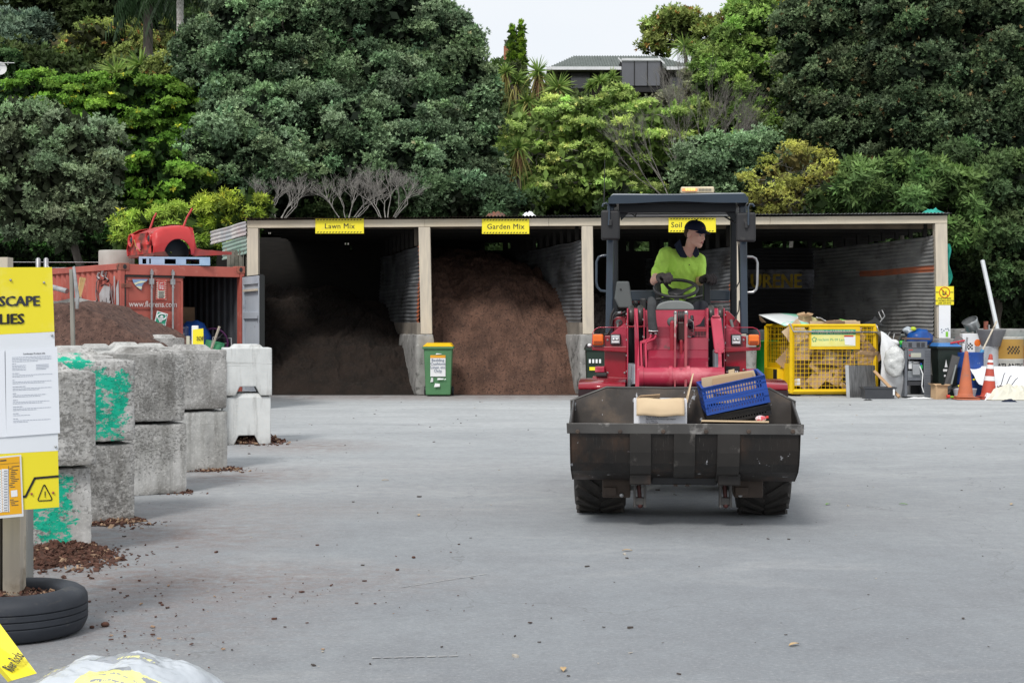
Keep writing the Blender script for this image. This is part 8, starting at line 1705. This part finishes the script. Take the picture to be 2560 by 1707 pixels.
t=thing('teal_trailer','teal painted steel trailer tray behind the drums at the right edge','trailer',at(2520,31.1)); m=MB(); a,b=W(2388,846,31.0),W(2600,848,31.0); m.box(a.x,b.x,31,31.12,b.z-.035,a.z+.03); m.build('top_rail',pm('teal_paint',(.01,.30,.31),(.01,.24,.25),2,.4),t,world=True); m=MB(); m.box(W(2548,0,31).x,b.x,31.05,32.2,.45,a.z-.03); m.build('tray_side',bpy.data.materials['teal_paint'],t,world=True)
t=thing('white_tarpaulin','white tarpaulin draped over scrap at the right edge','tarpaulin',at(2500,29.9)); m=MB()
def f(a,b):
    x=at(2418,29.9).x+a*1.75; z=.64*(1-b)+.02-.0*a; z=max(.03,z-(.30*(1-a)*b*1.0)); y=29.75-.55*b+.07*noise.noise(V((a*5,b*3,7)))+.05*math.sin(a*14+b*4)
    zz_=.645-b*(.35+.30*min(1,a*1.6)); return V((x,y,zz_+.03*noise.noise(V((a*6,b*4,1)))))
m.grid(f,40,16); m.build('sheet',pm('tarp_white',(.74,.75,.78),(.68,.69,.72),2,.6),t,world=True)
m=MB(); 
for k in range(10): p=f(.72+.02*k,.32+.05*math.sin(k*2.2))+V((0,-.012,0)); m.ball(p,(.022,.006,.03),n=8,k=5)
m.build('black_print',BLK,t,world=True)
scrap('cream_sack','cream plastic sack slumped on the ground at the bottom of the white tarpaulin','sack',2525,998,28.6,.95,.5,.28,pm('cream_plastic',(.70,.68,.58),(.62,.6,.5),3,.5),31,n=16)
scrap('white_scrap','white torn sheet on the ground right of the banded cone','rubbish',2478,1000,28.7,.4,.4,.16,WHT,35,n=12)
scrap('dark_cloth','dark navy cloth dropped on the ground in front of the cream sack','cloth',2522,1006,27.9,.3,.2,.07,NAVYC,37,n=10)
scrap('dark_cloth','small flat dark cloth on the ground in front of the black tub','cloth',2170,1001,28.4,.18,.1,.03,BLKP,39,n=8)
scrap('paper_scrap','white paper scraps on the ground below the heater','paper',2300,996,28.9,.5,.1,.03,WHT,41,n=10)
t=thing('white_tub','white tub behind the base of the tall cone','tub',at(2412,29.25)); m=MB(); m.lathe([(.2,0),(.24,.18),(.25,.2),(.02,.22)],24,sy=.7); m.build('tub',pm('tub_white',(.6,.6,.65),None,3,.5),t)
t=thing('tap_fitting','metal tap and wires lying on the tarpaulin','fitting',at(2508,29.0,.2)); m=MB()
for k in range(5): m.ball((k*.05-.1,-.02*k,.02*math.sin(k*2)+.05),.03,n=10,k=6)
m.build('taps',CHR,t)
for k in range(3): m=MB(); m.tube([(-.05+k*.1,0,.05),(.0+k*.12,-.05,.3-.05*k),(.02+k*.13,-.06,.33-.05*k)],.008,5); m.build('stem',BLKP,t)
t=thing('red_bottle','small red and green bottle on the ground beside the cardboard box','bottle',at(2367,28.8,.03)); m=MB(); m.tube([(0,0,.03),(.06,0,.03)],.035,10); m.build('red_end',REDP,t); m=MB(); m.tube([(.065,0,.02),(.2,.02,.02)],[.025,.012],8); m.build('green_end',pm('lime_plastic',(.25,.6,.05),None,3,.4),t)
# scrap heap inside the last bay: many single pieces
rs_=random.Random(9); hm=[BLKP,BLKP,GALVD,BLKP,GREYP,BLK,NAVYC,BLKP,pm('dark_red_plastic',(.3,.03,.04),None,3,.5),WHT,BLKP,pm('teal_plastic',(.02,.3,.3),None,3,.4)]
for i in range(70):
    px=rs_.uniform(2185,2335); tt=(px-2185)/150; Y=rs_.uniform(30.6,32.6); hgt=.55+.95*math.sin(math.pi*min(1,tt*.8+.15))*(Y-29.6)/3.0
    z=rs_.uniform(.2,1)*hgt; t=thing('scrap_piece','dark piece of scrap in the heap inside the last bay','scrap',at(px,Y,z),group='scrap heap in the last bay',rot=(rs_.uniform(-1,1),rs_.uniform(-1,1),rs_.uniform(-2,2)))
    m=MB(); k=i%4; mt_=hm[i%12]; s_=rs_.uniform(.08,.2)
    if k==0: m.box(-s_,s_,-s_*.6,s_*.6,-s_*.4,s_*.4); m.build('casing',mt_,t,.02)
    elif k==1: m.tube([(s_*1.6*math.cos(a*.6),s_*1.2*math.sin(a*.6),.02*a) for a in range(8)],.018,6); m.build('hose',mt_,t)
    elif k==2: m.lathe([(s_*.5,-s_),(s_*.7,-s_*.5),(s_*.7,s_*.5),(s_*.4,s_)],14); m.build('shell',mt_,t)
    else: m.tube([(-s_*2,0,0),(s_*2,.05,.03)],s_*.16,6); m.build('rod',mt_,t)
t=thing('heap_base','dark mass of scrap under the loose pieces in the last bay','scrap',at(2260,32)); m=MB(); m.grid(lambda a,b:V((at(2180,31).x+a*1.6-.2*b,30.5+b*3,.9*math.sin(math.pi*min(1,a*.9+.08))*(.45+.55*b)+.25*noise.noise(V((a*7,b*5,0))))),26,20,smooth=False); m.build('mass',BLKP,t,world=True)
for lab,px,py,Y,r,mt_,sq in (('blue plastic sack on the scrap heap beside the end post',2300,846,30.5,(.27,.2,.2),pm('sack_blue',(.01,.09,.35),(.008,.05,.22),5,.4),0),('silver-white kettle lying on the scrap heap',2272,826,30.6,(.13,.1,.09),pm('kettle_white',(.55,.6,.65),(.2,.25,.3),12,.25),0),('yellow-green tag on the scrap heap',2280,822,30.4,(.06,.03,.04),pm('tag_lime',(.55,.7,.05),None,3,.5),0),('bright green plastic piece on the scrap heap',2252,857,30.3,(.06,.05,.05),pm('bright_green',(.05,.5,.05),None,3,.4),0),('white plastic frame hanging over the bulk bag edge',2232,855,30.0,(.12,.05,.06),WHT,0)):
    t=thing('scrap_item',lab,'scrap',W(px,py,Y)); m=MB(); m.ball((0,0,0),r,n=20,k=12); b_=m.build('item',mt_,t)
    for v_ in b_.data.vertices: v_.co+=v_.co.normalized()*.06*noise.noise(v_.co*8)
for k,(pts,lab) in enumerate(((((2205,800),(2196,780),(2205,775),(2212,790),(2200,805)),'looped pale cable hanging by the back of the last bay'),(((2215,850),(2224,830),(2236,834),(2232,852)),'white curved hose on the scrap heap'),)):
    t=thing('cable',lab,'cable',W(*pts[0],30.8)); m=MB(); m.tube([W(a,b,30.8) for a,b in pts],.014,6); m.build('cable_loop',ROD,t,world=True)
t=thing('car_trim','long black car trim piece sticking up behind the cage','scrap',W(2180,800,31.5)); m=MB(); m.ext([W(2150,812,31.4),W(2182,798,31.4),W(2186,789,31.4),W(2192,797,31.4),W(2210,815,31.2),W(2190,812,31.2)],(0,.05,0)); m.build('trim',pm('trim_black',(.03,.032,.035),None,3,.35),t,world=True)
# ================================================================== bark spills and litter on the yard (uncountable)
CHIP=[pm('bark_chip',(.13,.06,.042),(.055,.028,.02),30,.95),pm('bark_chip_pale',(.42,.29,.19),(.3,.19,.12),30,.95)]
rl_=np.random.default_rng(3)
def chips(m,P,s,rng,flat=.35,pale=.07):
    for p in P:
        a=min(3.2,rng.lognormal(0,.55))*s; b=a*rng.uniform(.2,.7); h=a*rng.uniform(.08,.3); T=Matrix.Translation(V(p))@Euler((rng.normal()*flat,rng.normal()*flat,rng.uniform(0,6.3))).to_matrix().to_4x4()
        x=[rng.uniform(.6,1) for _ in range(4)]
        m.add([(-a*x[0],-b*x[1],-h),(a*x[1],-b*x[2],-h),(a*x[2],b*x[3],-h),(-a*x[3],b*x[0],-h),(-a*x[0],-b*x[1],h),(a*x[1],-b*x[2],h),(a*x[2],b*x[3],h),(-a*x[3],b*x[0],h)],[(0,3,2,1),(4,5,6,7),(0,1,5,4),(1,2,6,5),(2,3,7,6),(3,0,4,7)],1 if rng.random()<pale else 0,False,T)
def spill(label,px0,px1,Y,n,hh,dep,s,seed,ext=.3,pale=.07):
    rng=np.random.default_rng(seed); m=MB(); x0,x1=(px0-CX)*Y/F,(px1-CX)*Y/F; P=[]
    for i in range(n):
        t=rng.random(); x=x0+(x1-x0)*t; k=(1-t)**.6 if t>.0 else 1; k=min(1,(1-t)*2.0)**.7
        y=Y+ (rng.random()**1.2)*-dep*k+.1; d=(Y+.1-y)/max(dep*k,1e-3); z=hh*k*max(0,1-d)**.8*rng.uniform(.5,1.05)+.006
        P.append((x,y,z))
    for i in range(int(n*.10)):
        P.append((x0+(x1-x0)*rng.uniform(.3,1.0)+abs(rng.normal())*ext*.5,Y-dep*.3+rng.normal()*dep*.45,.006))
    chips(m,P,s,rng,pale=pale)
    m.grid(lambda u,v:V((x0+(x1-x0)*u,Y+.1-dep*.9*min(1,(1-u)*2)*v,.85*hh*min(1,(1-u)*2)**.7*max(0,1-v)**.8-.004)),24,8,0)
    tag(m.build('bark_spill',CHIP),label,'bark spill',kind='stuff')
spill('dark red-brown bark chips heaped at the foot of the nearest block stack',60,268,9.2,4200,.13,.55,.0115,1)
spill('bark chips spilled at the foot of the second block stack',232,352,10.8,700,.06,.3,.010,2,ext=.25,pale=.25)
spill('bark chips along the foot of the middle block stack',338,475,12.7,420,.04,.16,.010,3,ext=.15)
spill('bark chips and dark mulch at the foot of the second farthest stack',462,600,14.7,500,.05,.28,.010,4,ext=.3,pale=.2)
spill('brown bark fanning out beside the farthest pale stack',570,705,18.2,700,.14,.4,.018,5,ext=.15,pale=.1)
rng=np.random.default_rng(8); m=MB(); P=[]
for i in range(150): 
    Y=rng.normal(7.75,.33); X=-2.35+abs(rng.normal())*.85; P.append((X,Y,.006))
for i in range(60): P.append((rng.uniform(-2.6,.4),rng.uniform(6.2,10.5),.006))
for i in range(60): P.append((-1.75+rng.normal()*.2,rng.normal(6.7,.25),.008))
chips(m,P,.0055,rng,.08,.12); tag(m.build('scattered_bark',CHIP),'small bark chips scattered over the yard in front of the tyre','bark chips',kind='stuff')
m=MB(); P=[]
for i in range(420):
    Y=5.8+24*rng.random()**1.1; X=rng.uniform(-.45,.45)*Y*.8; P.append((X,Y,.005))
chips(m,P,.0075,rng,.08,.3); tag(m.build('yard_grit',[pm('grit_dark',(.10,.085,.075),(.06,.05,.045),30,.95),pm('grit_pale',(.5,.46,.4),(.4,.36,.3),30,.95)]),'fine grit and leaf litter scattered over the asphalt','grit',kind='stuff')
m=MB(); P=[(-2.425+.2*math.cos(a)*r_,6.95+.2*math.sin(a)*r_,.178) for a,r_ in zip(rng.uniform(0,6.28,320),rng.uniform(.2,1,320)**.6)]; chips(m,P,.008,rng,.4,.3); tag(m.build('planter_bark',CHIP),'bark chips filling the tyre around the signpost','bark chips',kind='stuff')
LFM=pm('dry_leaf',(.55,.40,.22),(.4,.26,.12),20,.8); LFG=pm('green_leaf',(.15,.35,.05),None,20,.6)
for i,(px,py,mt_,lab,cat) in enumerate(((2070,1262,LFG,'small green leaf lying on the asphalt right of the loader','leaf'),(2258,1262,LFG,'green leaf farther right on the asphalt','leaf'),(2530,1262,LFM,'brown dry leaf on the asphalt at the right edge','leaf'),(1568,1378,LFM,'pale dry leaf on the asphalt in front of the loader','leaf'),(1408,1676,LFM,'pale leaf at the bottom middle of the yard','leaf'),(1985,1614,LFM,'orange-brown leaf at the bottom right of the yard','leaf'),(1046,1289,LFM,'pale leaf lying left of the loader','leaf'),(963,1202,LFM,'small white scrap on the asphalt beyond the middle','scrap'))):
    p=G(px,py); t=thing('fallen_leaf',lab,cat,p+V((0,0,.004)),rotz=rng.uniform(0,6)); m=MB(); m.grid(lambda u,v:V(((u-.5)*.07,(v-.5)*.028*math.sin(math.pi*(u*.9+.05)),.006*math.sin(u*3)+.01*abs(v-.5))),6,3); m.build('leaf_blade',mt_,t)
for i,(px,py,r_,lab) in enumerate(((263,1566,.017,'dark round pebble of bark right of the tyre'),(230,1570,.010,'smaller brown pebble next to the dark one right of the tyre'),(1034,1395,.010,'small stone in the middle of the yard'))):
    p=G(px,py); t=thing('pebble',lab,'pebble',p); m=MB(); m.ball((0,0,r_*.7),(r_*1.3,r_,r_*.8),n=10,k=7); m.build('stone',CHIP[0],t)
